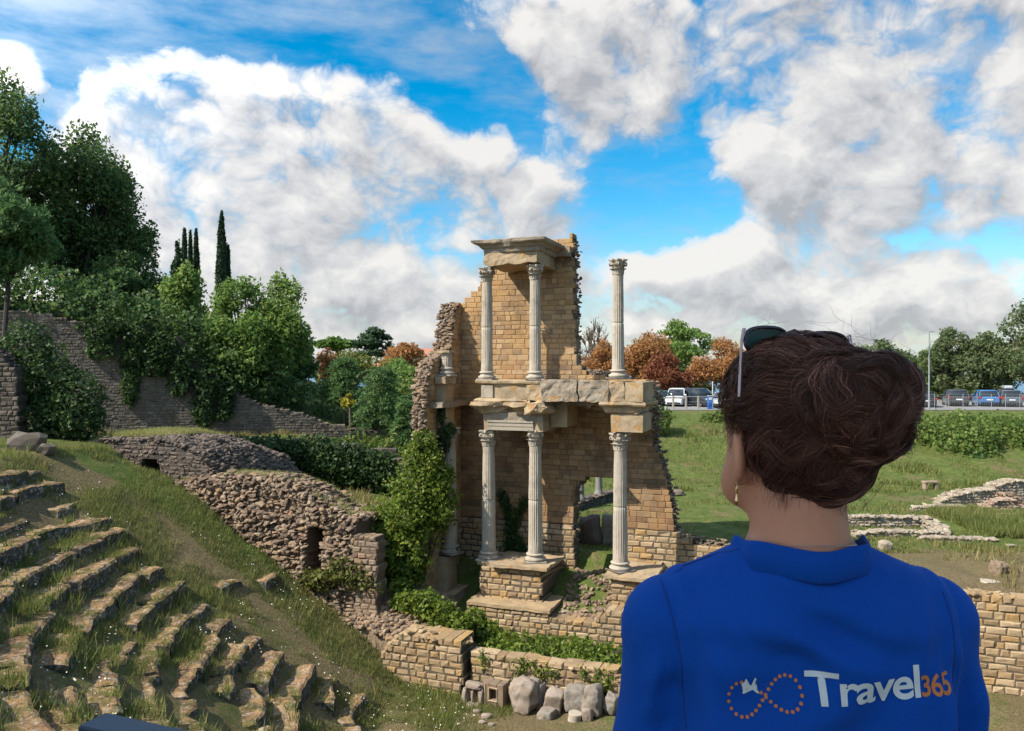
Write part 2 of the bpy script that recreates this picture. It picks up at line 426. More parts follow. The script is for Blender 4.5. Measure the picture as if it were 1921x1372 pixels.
# car park sheet
t = NT('asphalt'); n1 = t.noise(.5, 5); n9 = t.noise(30, 4)
c = t.mix(n1, (.16, .15, .145), (.27, .255, .24)); c = t.mix(.4, c, t.mix(n9, (.1, .1, .1), (.35, .34, .32)))
M_ASPH = t.done(t.bsdf(c, .9, nrm=t.bump(n9, .3, .01)))
cp = MB(); cp.add([(-17, 71.3, -3.97), (70, 71.3, -3.97), (70, 110, -3.97), (-17, 110, -3.97)], np.array([[0, 1, 2, 3]])); tag(cp.build('car_park_surface', M_ASPH), kind='structure')
t = NT('hazy_plain'); n1 = t.noise(.02, 3, vec=t.gen_pos())  # bluish far plane, the haze of the distance put into its colour
hazy_plain = MB(); hazy_plain.add([(-6000, 900, -44), (6000, 900, -44), (6000, 9000, -44), (-6000, 9000, -44)], np.array([[0, 1, 2, 3]]))
tag(hazy_plain.build('hazy_plain', t.done(t.bsdf(t.mix(n1, (.05, .14, .24), (.07, .18, .28)), .35))), kind='structure')

# ------------------------------------------------------------------ materials shared below
ASH = stonemat('ashlar', [(.300, .185, .095), (.390, .255, .135), (.450, .310, .175), (.340, .205, .100), (.410, .285, .165), (.240, .160, .098)], stainamt=.55, mortar=(.215, .155, .095), lichen=None, patch=(.40, .235, .095))
ASHD = stonemat('weathered shaded ashlar', [(.215, .130, .070), (.290, .185, .100), (.340, .225, .125), (.250, .150, .078), (.310, .210, .120), (.180, .120, .075)], stainamt=.7, mortar=(.13, .09, .06), patch=(.33, .19, .085))  # browner weathered copy of the ashlar, lower storey's shade put into its colour
ASHLOW = stonemat('rough ashlar', [(.270, .185, .105), (.360, .260, .150), (.430, .320, .200), (.300, .215, .130), (.390, .250, .110)], stainamt=.55, mortar=(.095, .078, .055), bump=.9, bd=.03)
RUB = stonemat('rubble stone', [(.150, .105, .075), (.235, .170, .120), (.320, .240, .165), (.195, .145, .108), (.285, .190, .115)], stainamt=.5, bump=.9, bd=.03)
RUBD = stonemat('dark rubble', [(.085, .068, .056), (.140, .112, .09), (.190, .150, .118), (.11, .09, .075)], stainamt=.6, bump=.9, bd=.03)
SANDB = stonemat('carved sandstone', [(.350, .265, .165), (.400, .305, .195), (.330, .250, .160)], stainamt=.6, lichen=(.36, .19, .06), bump=.8, bd=.03)
SANDG = stonemat('grey weathered sandstone', [(.235, .195, .150), (.300, .250, .190), (.260, .215, .165)], stainamt=.75, lichen=(.33, .185, .07), bump=1.0, bd=.05)
MARB = stonemat('weathered marble', [(.350, .300, .235), (.400, .350, .280), (.310, .262, .200)], stain=(.13, .105, .08), stainamt=.75, bump=.35, bd=.012)
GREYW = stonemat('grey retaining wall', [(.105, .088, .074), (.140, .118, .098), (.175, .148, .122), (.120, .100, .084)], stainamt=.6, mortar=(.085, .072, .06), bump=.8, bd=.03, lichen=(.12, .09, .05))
# flat seats: ochre worn tops, darker grey sides, lichen and moss patches
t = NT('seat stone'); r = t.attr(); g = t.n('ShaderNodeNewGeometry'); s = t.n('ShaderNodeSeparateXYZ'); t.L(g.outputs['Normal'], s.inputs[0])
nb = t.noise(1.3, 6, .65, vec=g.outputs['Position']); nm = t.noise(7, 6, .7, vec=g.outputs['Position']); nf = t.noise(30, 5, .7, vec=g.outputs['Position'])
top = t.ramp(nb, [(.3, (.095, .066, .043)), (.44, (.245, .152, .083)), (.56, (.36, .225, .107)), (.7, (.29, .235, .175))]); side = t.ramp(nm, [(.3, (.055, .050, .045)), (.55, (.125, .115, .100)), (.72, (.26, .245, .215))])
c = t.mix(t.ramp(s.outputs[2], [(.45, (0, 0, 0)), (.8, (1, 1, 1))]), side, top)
c = t.mix(t.math('MULTIPLY', t.ramp(nm, [(.54, (0, 0, 0)), (.60, (1, 1, 1))]), .8), c, (.40, .365, .30)); c = t.mix(t.math('MULTIPLY', t.ramp(nm, [(.36, (1, 1, 1)), (.43, (0, 0, 0))]), .7), c, (.06, .052, .034))
c = t.mix(t.math('MULTIPLY', t.ramp(t.noise(1.9, 6, .7, vec=g.outputs['Position']), [(.50, (0, 0, 0)), (.58, (1, 1, 1))]), .7), c, (.070, .085, .022))
c = t.mix(.6, c, t.mix(1, c, t.ramp(nf, [(.3, (.45, .45, .45)), (.7, (1.35, 1.3, 1.25))]), 'MULTIPLY'))
M_SEAT = t.done(t.bsdf(c, .95, nrm=t.bump(t.math('ADD', nm, t.math('MULTIPLY', nf, .5)), 1, .06), spec=.1))
LF_IVY = leafmat('ivy leaves', (.042, .078, .010), (.092, .138, .020), (.185, .210, .036), .35, .5)
LF_DIVY = leafmat('dark ivy leaves', (.016, .036, .014), (.032, .060, .018), (.062, .098, .026), .25, .55)
LF_OAK = leafmat('dark broad leaves', (.030, .070, .028), (.060, .110, .036), (.135, .175, .048), .4)
LF_ROB = leafmat('robinia leaves', (.065, .120, .028), (.115, .185, .042), (.21, .26, .07), .5)
LF_AIL = leafmat('ailanthus leaves', (.035, .085, .030), (.065, .125, .040), (.130, .195, .065), .4)
LF_CYP = leafmat('cypress sprays', (.014, .032, .016), (.025, .050, .022), (.042, .072, .030), .15)
LF_ORG = leafmat('russet leaves', (.185, .080, .030), (.290, .140, .052), (.36, .215, .085), .45)
LF_RED = leafmat('brick red leaves', (.095, .028, .016), (.150, .050, .024), (.200, .090, .040), .3)
LF_OLV = leafmat('greyish green leaves', (.050, .080, .032), (.090, .125, .050), (.175, .175, .085), .4)
LF_PIN = leafmat('stone pine needles', (.035, .075, .012), (.065, .120, .018), (.10, .16, .03), .2)
LF_CED = leafmat('cedar needles', (.022, .048, .022), (.040, .072, .032), (.065, .10, .045), .2)
LF_HED = leafmat('bank shrub leaves', (.050, .085, .018), (.095, .145, .030), (.180, .205, .06), .4)
LF_YEL = leafmat('yellowed leaves', (.16, .14, .015), (.25, .22, .025), (.32, .28, .05), .4)
LF_GRS = leafmat('grass blades', (.055, .078, .019), (.115, .142, .034), (.24, .21, .080), .35, .6, .5)
LF_BARE = leafmat('sparse brown leaves', (.11, .06, .035), (.17, .10, .06), (.22, .15, .09), .3)
BARK = simplemat('bark', (.10, .08, .062), .95, nsc=5, namt=.45, bump=.6)
BARKD = simplemat('dark bark', (.045, .036, .030), .95, nsc=5, namt=.45, bump=.6)
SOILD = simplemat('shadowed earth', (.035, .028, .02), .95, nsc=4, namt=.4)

# ------------------------------------------------------------------ stone seating of the cavea
seat = thing('stone_seating', 'curved rows of worn ochre stone seats stepping down the grassy slope at the lower left', 'seating')
rng = np.random.default_rng(41)
PITCH = .82
def slab(l, depth, hgt, sunk, rng):
    m2 = MB(); nx_ = max(6, int(l/.075)); ny_ = 11
    gxs = np.linspace(-l/2+.008, l/2-.008, nx_); gys = np.linspace(0, depth, ny_)
    u_, w_ = np.meshgrid(gxs, gys, indexing='ij'); off = rng.random()*50
    ns = fbm(np.stack([u_*2.1+off, w_*2.1, np.full_like(u_, off*.7)], -1), 3, 4)
    ex = np.clip(np.minimum(u_-gxs[0], gxs[-1]-u_)/.07, 0, 1); ey = np.clip(w_/.09, 0, 1)
    zt_ = sunk+ns*.04+fbm(np.stack([u_*7+off, w_*7, np.full_like(u_, off)], -1), 5, 3)*.016-(1-ex)**2*.035-(1-ey)**2*(.03+.035*rng.random())-.10*np.clip((w_/depth-.75)/.25, 0, 1)**2
    yb = fbm(np.stack([gxs*1.6+off, gxs*0, gxs*0+1.5], -1), 8, 4)*.045+(np.clip(fbm(np.stack([gxs*.9+off, gxs*0+4, gxs*0], -1), 9, 2)-.35, 0, 1)*.3)
    W = w_+(yb[:, None])*(1-w_/depth); T = np.stack([u_, W, zt_], -1); rr = rng.random()
    def sk(row, top, n=4):
        out = []
        for q in range(1, n+1):
            p = row.copy(); f = q/n; p[:, 2] = row[:, 2]*(1-f)-hgt*f; p[:, 1] += (fbm(np.stack([row[:, 0]*4+off, np.full(len(row), f*3), row[:, 1]], -1), 12, 3)*.05-.02*f) if top else 0; out.append(p)
        return out
    def gridadd(A, fl=False):
        n0, n1 = A.shape[:2]; i = np.arange(n0-1)[:, None]*n1+np.arange(n1-1)[None]
        Q = np.stack([i, i+n1, i+n1+1, i+1], -1).reshape(-1, 4); m2.add(A.reshape(-1, 3), Q[:, ::-1] if fl else Q, rr)
    gridadd(T); gridadd(np.stack([T[:, 0]]+sk(T[:, 0], True), 1), True)
    for row, fl in ((T[0], False), (T[-1], True)): gridadd(np.stack([row]+sk(row, False), 1), fl)
    return m2
for k in range(15):
    r_ = 9.6+PITCH*k; zt = ZF+SL*(r_-R0)+.27
    row = bpy.data.objects.new('seat_row', None); COL.objects.link(row); row.parent = seat
    a_end = rad(np.interp(r_, [9.7, 12, 14, 16, 17.7, 19.7, 22], [176.5, 178.5, 177, 177, 174, 171.5, 173])+rng.normal()*.5); a = a_end; a_stop = rad(236)
    while a < a_stop:
        l = .8+rng.random()*1.7; da = l/r_; keep = rng.random() < .93 or a-a_end < .02
        if keep:
            depth = PITCH*(.80+.22*rng.random()); sunk = -abs(rng.normal())*.06-(.14 if rng.random() < .15 else 0)
            m2 = slab(l, depth, .66, sunk, rng); am = a+da/2; er, et = np.array([math.cos(am), math.sin(am), 0]), np.array([-math.sin(am), math.cos(am), 0])
            M = np.eye(4); M[:3, 0] = -et+np.array([0, 0, rng.normal()*.015]); M[:3, 1] = er+np.array([0, 0, rng.normal()*.03]); M[:3, 2] = (0, 0, 1)
            rj = r_-.25+rng.normal()*.05; M[:3, 3] = (CX+er[0]*rj, CY+er[1]*rj, zt); m2.xf(M); m2.build('seat_slab', M_SEAT, row, False)
        a += da+.015/r_+(.35/r_ if rng.random() < .06 else 0)
def rock(name, label, cat, P, S, mat, seed, group=None, box=.6, tilt=.15, yaw=0, sub=2, rough=.16):
    rng = np.random.default_rng(seed); mb = MB(); stones(mb, np.zeros((1, 3)), np.array([S]), rng, sub, rough, box, yaw, tilt)
    o = mb.build(name, mat); o.location = P; return tag(o, label, cat, group)
for i, (u, v, Y, lab) in enumerate([(515, 1093, 28.2, 'squared stone block in the grass below the niche in the rubble wall'), (440, 1122, 26.5, 'lone flat stone block on the bare grassy slope above the seat ends')]):
    p = at(u, v, Y); p[2] = ground(p[0], p[1])+.05; o = rock('stone_block', lab, 'stone block', p, (1, 1, 1), M_SEAT, 60+i); o.data = (lambda q: (COL.objects.unlink(q) or q.data))(slab((1.25, 1.0)[i], .8, .7, .30, np.random.default_rng(90+i)).build('stone_block', M_SEAT, None, True)); o.rotation_euler = (0, .05, (1.35, 1.2)[i])
p = at(50, 822, 28.6); p[2] = ground(p[0], p[1])+.25; rock('boulder', 'pale grey boulder at the top of the slope in front of the dark bush', 'boulder', p, (.75, .4, .42), GREYW, 71, box=.7)
p = at(87, 830, 28.3); p[2] = ground(p[0], p[1])+.12; rock('boulder', 'small grey boulder just right of the larger pale one', 'boulder', p, (.3, .25, .25), GREYW, 72)
# ------------------------------------------------------------------ the stage building
ruin = thing('theatre_ruin', 'tall two storey ruined stage building of ochre ashlar with fluted marble columns', 'ruin', tuple(AO), -AA)
def place(o, x, y, z, rz=0): o.location = (x, y, z); o.rotation_euler = (0, 0, rz); return o
# --- back wall, both storeys, one sheet of ashlar blocks
up = [(-2.5, 5.9), (-2.5, 9.75), (-2.1, 9.95), (-1.75, 10.3), (-1.36, 10.66), (-1.0, 11.1), (-.65, 11.45), (-.3, 11.9), (-.1, 12.3), (1.0, 12.35), (2.7, 12.6), (2.72, 12.0), (2.78, 9.5), (2.86, 7.6), (3.25, 7.15), (3.8, 7.0), (4.7, 6.9), (5.6, 6.85), (5.7, 5.9)]
lo = [(-2.1, -1.5), (-2.1, 5.9), (5.75, 5.9), (5.98, 4.5), (6.2, 3.9), (6.45, 3.1), (6.69, 1.9), (6.72, 1.1), (7.2, .82), (7.6, .72), (9.4, .62), (9.4, -1.2), (4.9, -1.2), (4.9, -1.5)]
def arch(x, z):
    if z > 3.12: return False
    w = 1.04+.03*math.sin(z*5.1)
    return abs(x-3.84) < (w if z < 2.2 else math.sqrt(max(0, w*w-((z-2.2)*1.15)**2)))
mbu = MB(); block_wall(mbu, up, 2.0, 2.62, .205, (.22, .56), 3, jit=.007, crs_var=.2)
mbu.build('upper_wall', ASH, ruin); mb = MB(); mb2 = MB(); rough_lo = [(x, z) for x, z in lo]
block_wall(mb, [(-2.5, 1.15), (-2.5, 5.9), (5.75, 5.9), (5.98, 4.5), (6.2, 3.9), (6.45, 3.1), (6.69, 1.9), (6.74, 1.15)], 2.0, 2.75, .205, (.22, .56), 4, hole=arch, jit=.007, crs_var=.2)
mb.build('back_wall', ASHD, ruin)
for pl_ in ([(-2.5, -1.5), (-2.5, 1.19), (3.84, 1.19), (3.84, -1.5)], [(3.84, -1.2), (3.84, 1.19), (6.74, 1.19), (7.2, .82), (7.7, .72), (9.6, .62), (9.6, -1.2)]):
    mb2 = MB(); block_wall(mb2, pl_, 2.0, 2.75, .235, (.22, .55), 5, hole=arch, pil=.03, jit=.016, gap=.018, tj=.06); mb2.build('lower_wall_course', ASHLOW, ruin)
# broken right edge and arch jamb: rubble core showing
rng = np.random.default_rng(7)
def fringe(pts, n, yr, s, out=.07):
    P = np.array(pts, float); L = np.r_[0, np.cumsum(np.linalg.norm(np.diff(P, axis=0), axis=1))]; q = rng.random(n)*L[-1]
    x = np.interp(q, L, P[:, 0])+rng.normal(size=n)*out; z = np.interp(q, L, P[:, 1])+rng.normal(size=n)*out
    y = yr[0]+(yr[1]-yr[0])*rng.random(n); C = np.stack([x, y, z], -1)
    S = np.stack([.07+.12*rng.random(n), .07+.1*rng.random(n), .045+.05*rng.random(n)], -1)*s; return C, S
mb = MB()
for pts, n, yr, s in [([(2.74, 12.55), (2.8, 9.5), (2.86, 7.6)], 240, (2.05, 2.75), .85), ([(5.78, 5.9), (5.98, 4.5), (6.2, 3.9), (6.45, 3.1), (6.69, 1.9), (6.74, 1.1), (7.2, .82), (9.4, .66)], 420, (2.05, 2.75), .9),
                      ([(2.8, -.9), (2.76, .6), (2.72, 2.2), (2.95, 2.75), (3.3, 3.05)], 70, (2.1, 2.8), .9), ([(2.9, 7.4), (3.3, 7.15), (4.8, 6.95)], 120, (2.1, 2.7), 1.0),
                      ([(6.02, 6.8), (6.08, 6.0), (6.05, 4.9)], 130, (1.3, 2.6), 1.0)]:
    C, S = fringe(pts, n, yr, s*.72); stones(mb, C, S, rng)
mb.build('broken_edge', stonemat('weathered core', [(.13, .098, .072), (.20, .15, .108), (.27, .205, .145), (.16, .12, .09)], stainamt=.6, bump=.9, bd=.03), ruin)
# --- side wall (left return), stepping down towards the viewer; profile in (y,z)
prof = [(2.0, -1.9), (2.0, 10.0), (1.75, 9.85), (1.58, 9.5), (1.42, 9.2), (1.25, 8.6), (1.1, 8.0), (.55, 7.85), (-.35, 7.65), (-.85, 7.3), (-1.05, 6.6), (-1.2, 5.9), (-1.2, 4.5), (-1.25, 2.0), (-1.3, -1.9)]
mb = MB(); block_wall(mb, prof, 0, .42, .218, (.26, .62), 8)
M = np.eye(4); M[:3, 0] = (0, 1, 0); M[:3, 1] = (-1, 0, 0); M[:3, 3] = (-2.1, 0, 0); mb.xf(M); mb.build('side_wall', ASH, ruin)
rng = np.random.default_rng(17); mb = MB()
P = np.array(prof[1:]); L = np.r_[0, np.cumsum(np.linalg.norm(np.diff(P, axis=0), axis=1))]; n = 1300; q = rng.random(n)*L[-1]
y = np.interp(q, L, P[:, 0])+np.abs(rng.normal(size=n))*.03-.02-.12*rng.random(n); z = np.interp(q, L, P[:, 1])+rng.normal(size=n)*.05-.02
C = np.stack([-2.12-(.50+.25*(z > 7.9))*rng.random(n), y, z], -1); S = np.stack([.07+.10*rng.random(n), .07+.08*rng.random(n), .04+.05*rng.random(n)], -1)
stones(mb, C, S, rng); 
n = 900; C = np.stack([-2.60+rng.normal(size=n)*.06, -1.1+3.1*rng.random(n), -1.5+11*rng.random(n)], -1)
ok = np.array([inpoly(prof, c[1], c[2]) for c in C]); stones(mb, C[ok], np.stack([.08+.1*rng.random(n), .1+.1*rng.random(n), .05+.05*rng.random(n)], -1)[ok], rng)
mb.build('broken_edge', RUB, ruin)
# --- columns
def shaft_mesh(h, rb, rt, nfl=20):
    n = nfl*6; th = np.arange(n)/n*2*math.pi; ph = (th*nfl/(2*math.pi)) % 1
    fl = np.where((ph > .12) & (ph < .88), np.sin((ph-.12)/.76*math.pi), 0)**.8
    mb = MB(); zs = np.sort(np.r_[0, .05, .1, np.linspace(.14, .93, 14), .955, .98, 1.0, .486, .4905, .495, .4995]); V = []
    for f in zs:
        R = rb+(rt-rb)*(f**1.4); k = .085*(sst(.05, .12, f)*(1-sst(.93, .965, f))) if True else 0
        flare = .03*(1-sst(0, .05, f))+.035*sst(.965, 1, f)
        w = fbm(np.stack([np.cos(th)*2, np.sin(th)*2, np.full(n, f*h*1.6)], -1), 3, 3)*.009-(.022 if .489 < f < .496 else 0)
        rr = R*(1-k*fl)+R*flare+w; V.append(np.stack([np.cos(th)*rr, np.sin(th)*rr, np.full(n, f*h)], -1))
    V = np.concatenate(V); i = np.arange(n); j = (i+1) % n
    mb.add(V, np.concatenate([np.stack([k*n+i, k*n+j, (k+1)*n+j, (k+1)*n+i], -1) for k in range(len(zs)-1)]), .5)
    return mb
def base_mb(r):
    mb = MB(); p = []
    def torus(z, rr, c): return [(c+rr*math.cos(a), z+rr*math.sin(a)) for a in np.linspace(-1.57, 1.57, 7)]
    p += [(r*.5, .07)]+torus(.07+.06, .06, r*1.28)+[(r*1.22, .195), (r*1.12, .22), (r*1.10, .25), (r*1.16, .275)]+torus(.275+.035, .035, r*1.18)+[(r*1.12, .352), (r*1.05, .36)]
    mb.lathe(p, 40, rnd=.5); q = r*1.5; mb.box(-q, q, -q, q, 0, .075, .4, bev=.012); return mb
def capital_mb(r, h):
    mb = MB(); bell = [(r*1.02, 0), (r*1.1, .03*h), (r*1.1, .06*h), (r*.98, .08*h), (r*1.0, .5*h), (r*1.12, .75*h), (r*1.42, .88*h)]
    mb.lathe(bell, 32, rnd=.5)
    def leaf(a, z0, hh, w, rr, out, rnd):
        m = 8; L = []; 
        for k in range(m):
            f = k/(m-1); curl = max(0, f-.6)/.4
            z = z0+hh*(f if f < .8 else .8+.2*math.sin((f-.8)*7.8)*.6)-hh*.14*curl**2; rad_ = rr*(1.02+.10*f)+out*curl**1.3
            wd = w*(.75+.45*math.sin(f*2.6))*(1 if f < .85 else .75)
            for sx in (-1, -.5, 0, .5, 1):
                ra = rad_+.02*abs(math.cos(sx*3.14))*.8-.02*abs(sx)+(.012 if (k % 2) else -.004)*abs(sx); L.append((a+sx*wd/rr*.5*(1+.12*(k % 2)), ra, z))
        L = np.array(L); V = np.stack([np.cos(L[:, 0])*L[:, 1], np.sin(L[:, 0])*L[:, 1], L[:, 2]], -1)
        V2 = np.stack([np.cos(L[:, 0])*(L[:, 1]-.028), np.sin(L[:, 0])*(L[:, 1]-.028), L[:, 2]-.012], -1); nn = len(V)
        Q = []
        for k in range(m-1):
            for c in range(4):
                A = k*5+c; Q.append([A, A+1, A+6, A+5]); Q.append([nn+A+5, nn+A+6, nn+A+1, nn+A])
            Q.append([k*5, k*5+5, nn+k*5+5, nn+k*5]); Q.append([nn+k*5+4, nn+k*5+9, k*5+9, k*5+4])
        for c in range(4): A = (m-1)*5+c; Q.append([A, A+1, nn+A+1, nn+A])
        mb.add(np.concatenate([V, V2]), np.array(Q), rnd)
    for i in range(8): leaf(i*math.pi/4, .05*h, .42*h, .20, r*1.03, .085, .45)
    for i in range(8): leaf((i+.5)*math.pi/4, .10*h, .66*h, .19, r*1.06, .10, .6)
    for i in range(4):   # corner volutes
        a = (i+.5)*math.pi/2; d = np.array([math.cos(a), math.sin(a), 0]); s = np.array([-math.sin(a), math.cos(a), 0])
        for e in (-1, 1):
            sp = []
            for k in range(14):
                q = k/13*4.2; R = .085*(1-.16*q); sp.append(d*(r*1.52+R*math.sin(q)*.9-.03)+s*e*.035*(1-k/16)+np.array([0, 0, .80*h-.02+R*math.cos(q)-.07]))
            st = [d*r*1.05+s*e*.13+np.array([0, 0, .5*h]), d*r*1.2+s*e*.09+np.array([0, 0, .68*h])]
            mb.tube(np.array(st+sp), [.03]*2+[.03-.0012*k for k in range(14)], 6, .5)
    ab = []                                # abacus with hollowed sides and cut corners
    for i in range(4):
        a0 = (i-.5)*math.pi/2; c0 = np.array([math.cos(a0), math.sin(a0)]); c1 = np.array([math.cos(a0+math.pi/2), math.sin(a0+math.pi/2)]); R = r*2.0
        p, q = c0*R, c1*R; mid = (p+q)/2; inw = -mid/np.linalg.norm(mid)
        for f in np.linspace(.05, .95, 7): ab.append(p*(1-f)+q*f+inw*.22*r*math.sin(f*math.pi)*1.5)
    ab = np.array(ab); n = len(ab); i = np.arange(n); j = (i+1) % n; V = []
    for sc, z in ((.93, .88*h), (.95, .93*h), (1.0, .94*h), (1.0, h)): V.append(np.c_[ab*sc, np.full(n, z)])
    V.append(np.array([[0, 0, .88*h], [0, 0, h]])); Q = np.concatenate([np.stack([k*n+i, k*n+j, (k+1)*n+j, (k+1)*n+i], -1) for k in range(3)])
    mb.add(np.concatenate(V), [Q, np.stack([3*n+i, 3*n+j, np.full(n, 4*n+1)], -1), np.stack([j, i, np.full(n, 4*n)], -1)], .5)
    for i in range(4):
        a = i*math.pi/2; mb.lathe([(.0, -.05), (.05, -.04), (.06, 0), (.05, .04), (0, .05)], 8, (math.cos(a)*r*1.5, math.sin(a)*r*1.5, .93*h), .5, cap=False)
    V_ = mb.V; rr = np.random.default_rng(5)
    mb.V = [v+fbm(v*9, 4, 2)[:, None]*np.array([.012, .012, .008]) for v in V_]
    return mb
def column(x, y, z, h, rb, rt, caph=.62, base=True, cap=True, name='column'):
    c = bpy.data.objects.new(name, None); COL.objects.link(c); c.parent = ruin; c.location = (x, y, z)
    bh = .36 if base else 0; ch = caph if cap else 0
    if base: base_mb(rb).build('base', MARB, c, True)
    s = shaft_mesh(h-bh-ch, rb, rt).build('shaft', MARB, c, True); s.location = (0, 0, bh)
    if cap: k = capital_mb(rt, caph).build('capital', MARB, c); k.location = (0, 0, h-ch)
    return c
cl = column(-.03, 0, -.06, 5.0, .268, .225)
c2 = dup(cl, (1.87, 0, .03), .4, parent=ruin); c3 = dup(cl, (5.12, 0, -.02), .9, parent=ruin); c4 = dup(cl, (-1.78, .25, -.02), 1.3, parent=ruin)
cu = column(-.1, 0, 6.85, 4.35, .222, .19, .56)
c6 = dup(cu, (1.86, 0, 6.86), .5, parent=ruin); c7 = dup(cu, (5.04, 0, 6.93), 1.0, parent=ruin); c7['label'] = 'free standing upper column with dark weathered capital'
# stump of an upper column against the side wall
st = column(-1.86, .1, 7.0, .95, .21, .20, base=True, cap=False)
# --- carved mouldings: profile (out,z) swept round front and right side, in plan rectangle
def moulding(name, x0, x1, yf, yb, prof, mat, seed=0, wear=.02, ends=(True, True), seg=.12):
    """prof: list of (projection, z) bottom to top; runs left return, front, right return"""
    rng = np.random.default_rng(seed); V = []; path = []
    def addp(p, d): path.append((p, d))
    nl = max(2, int((yb-yf)/seg/2)); nf = max(2, int((x1-x0)/seg))
    for f in np.linspace(0, 1, nl, endpoint=False): addp((x0, yb+(yf-yb)*f), (-1, 0))
    addp((x0, yf), (-1, -1))
    for f in np.linspace(0, 1, nf, endpoint=False)[1:]: addp((x0+(x1-x0)*f, yf), (0, -1))
    addp((x1, yf), (1, -1))
    for f in np.linspace(0, 1, nl+1)[1:]: addp((x1, yf+(yb-yf)*f), (1, 0))
    m = len(path); k = len(prof)
    for (p, d) in path:
        for o, z in prof: V.append((p[0]+d[0]*o, p[1]+d[1]*o, z))
    V = np.array(V)
    w = fbm(V*np.array([2.2, 2.2, 5]), seed, 5)*wear*1.3; w2 = np.clip(fbm(V*np.array([1.3, 1.3, .5]), seed+3, 3)-.18, 0, 1)*wear*7
    D = np.repeat(np.array([d for _, d in path], float), k, 0); V[:, :2] -= D*np.maximum(-.01, w+w2)[:, None]; V[:, 2] += w*.5
    mb = MB(); i = np.arange(m-1)[:, None]*k+np.arange(k-1)[None]
    mb.add(V, np.stack([i, i+k, i+k+1, i+1], -1).reshape(-1, 4), .5)
    A = np.arange(m)*k; cb = len(V)
    # caps: bottom and top fans
    for off, z, fl in ((0, prof[0][1], True), (k-1, prof[-1][1], False)):
        c = np.array([[(x0+x1)/2, (yf+yb)/2, z]]); ring = V[A+off]; q = np.arange(m); r2 = np.roll(q, -1)
        T = np.stack([q, r2, np.full(m, m)], -1); mb.add(np.concatenate([ring, c]), T[:, ::-1] if fl else T, .5)
    mb.add(np.concatenate([V[:k], V[-k:]]), np.stack([np.arange(k-1), np.arange(k-1)+1, np.arange(k-1)+k+1, np.arange(k-1)+k], -1), .5)
    return fixn(mb.build(name, mat, ruin))
def rough_block(name, x0, x1, y0, y1, z0, z1, mat, seed, amp=.04, n=.1, sc=2.5, und=0):
    """hewn block: gridded box displaced by noise; und eats the underside away"""
    mb = MB(); nx = max(2, int((x1-x0)/n)); ny = max(2, int((y1-y0)/n)); nz = max(2, int((z1-z0)/n))
    def face(fa, fb, fn):
        A, B = np.meshgrid(np.linspace(0, 1, fa+1), np.linspace(0, 1, fb+1), indexing='ij'); P = fn(A, B)
        i = np.arange(fa)[:, None]*(fb+1)+np.arange(fb)[None]; mb.add(P.reshape(-1, 3), np.stack([i, i+fb+1, i+fb+2, i+1], -1).reshape(-1, 4), .3+.4*np.random.default_rng(seed).random())
    X = lambda a: x0+(x1-x0)*a; Y = lambda a: y0+(y1-y0)*a; Z = lambda a: z0+(z1-z0)*a
    face(nx, nz, lambda a, b: np.stack([X(a), Y(a*0), Z(b)], -1)); face(nx, nz, lambda a, b: np.stack([X(a), Y(a*0+1), Z(b)], -1))
    face(ny, nz, lambda a, b: np.stack([X(a*0), Y(a), Z(b)], -1)); face(ny, nz, lambda a, b: np.stack([X(a*0+1), Y(a), Z(b)], -1))
    face(nx, ny, lambda a, b: np.stack([X(a), Y(b), Z(a*0)], -1)); face(nx, ny, lambda a, b: np.stack([X(a), Y(b), Z(a*0+1)], -1))
    c = np.array([(x0+x1)/2, (y0+y1)/2, (z0+z1)/2])
    def disp(v):
        q = np.round(v, 4); d = np.stack([fbm(q*sc, seed+a, 4) for a in range(3)], -1)*amp; w = v+d-(v-c)*amp*.6
        if und: w[:, 2] += und*np.clip(1-(v[:, 2]-z0)/(z1-z0), 0, 1)*np.clip(.5+fbm(np.stack([v[:, 0]*1.7, v[:, 1]*.3, v[:, 0]*0], -1), seed+9, 3), 0, 1)
        return w
    mb.V = [disp(v) for v in mb.V]; return fixn(mb.build(name, mat, ruin))
# top entablature (upper storey)
rough_block('architrave', -.12, 2.08, -.33, 1.98, 11.22, 11.72, SANDB, 31, .035, .09, 2.8, .10)
moulding('cornice', -.14, 2.12, -.36, 1.99, [(0, 11.70), (.03, 11.74), (.05, 11.86), (.14, 11.92), (.16, 11.97), (.30, 12.04), (.33, 12.07), (.34, 12.17), (.2, 12.2)], SANDG, 32, .03)
rough_block('cornice_stub', 2.08, 2.72, 1.72, 2.02, 11.75, 12.15, SANDG, 36, .03)
# storey between
moulding('plinth_course', -.28, 2.05, -.42, 1.98, [(0, 6.70), (.10, 6.76), (.12, 6.84), (.10, 6.86)], SANDB, 33, .02)
rough_block('attic_block', -.2, 2.24, -.40, 1.98, 6.16, 6.70, SANDB, 34, .012, .12)
mb = MB(); mb.box(-.14, .33, -.455, -.40, 6.2, 6.68, .7, bev=.012); mb.build('marble_panel', MARB, ruin)
rough_block('attic_die', 1.68, 2.28, -.50, .2, 6.12, 6.83, SANDB, 35, .04, .08, 3.2)
moulding('base_course', -.33, 1.75, -.45, 1.98, [(0, 6.04), (.10, 6.05), (.11, 6.10), (.04, 6.17), (0, 6.2)], SANDB, 37, .025)
moulding('cornice', -.12, 2.02, -.42, 1.985, [(0, 5.62), (.04, 5.66), (.06, 5.74), (.16, 5.80), (.34, 5.88), (.40, 5.92), (.38, 6.04), (.2, 6.06)], SANDB, 38, .07)
rough_block('cornice_chunk', 1.72, 2.62, -.85, .1, 5.66, 6.03, SANDB, 39, .10, .08, 2.3, .08)
rough_block('frieze_block', -.1, 2.30, -.38, 1.98, 5.36, 5.66, SANDG, 40, .02)
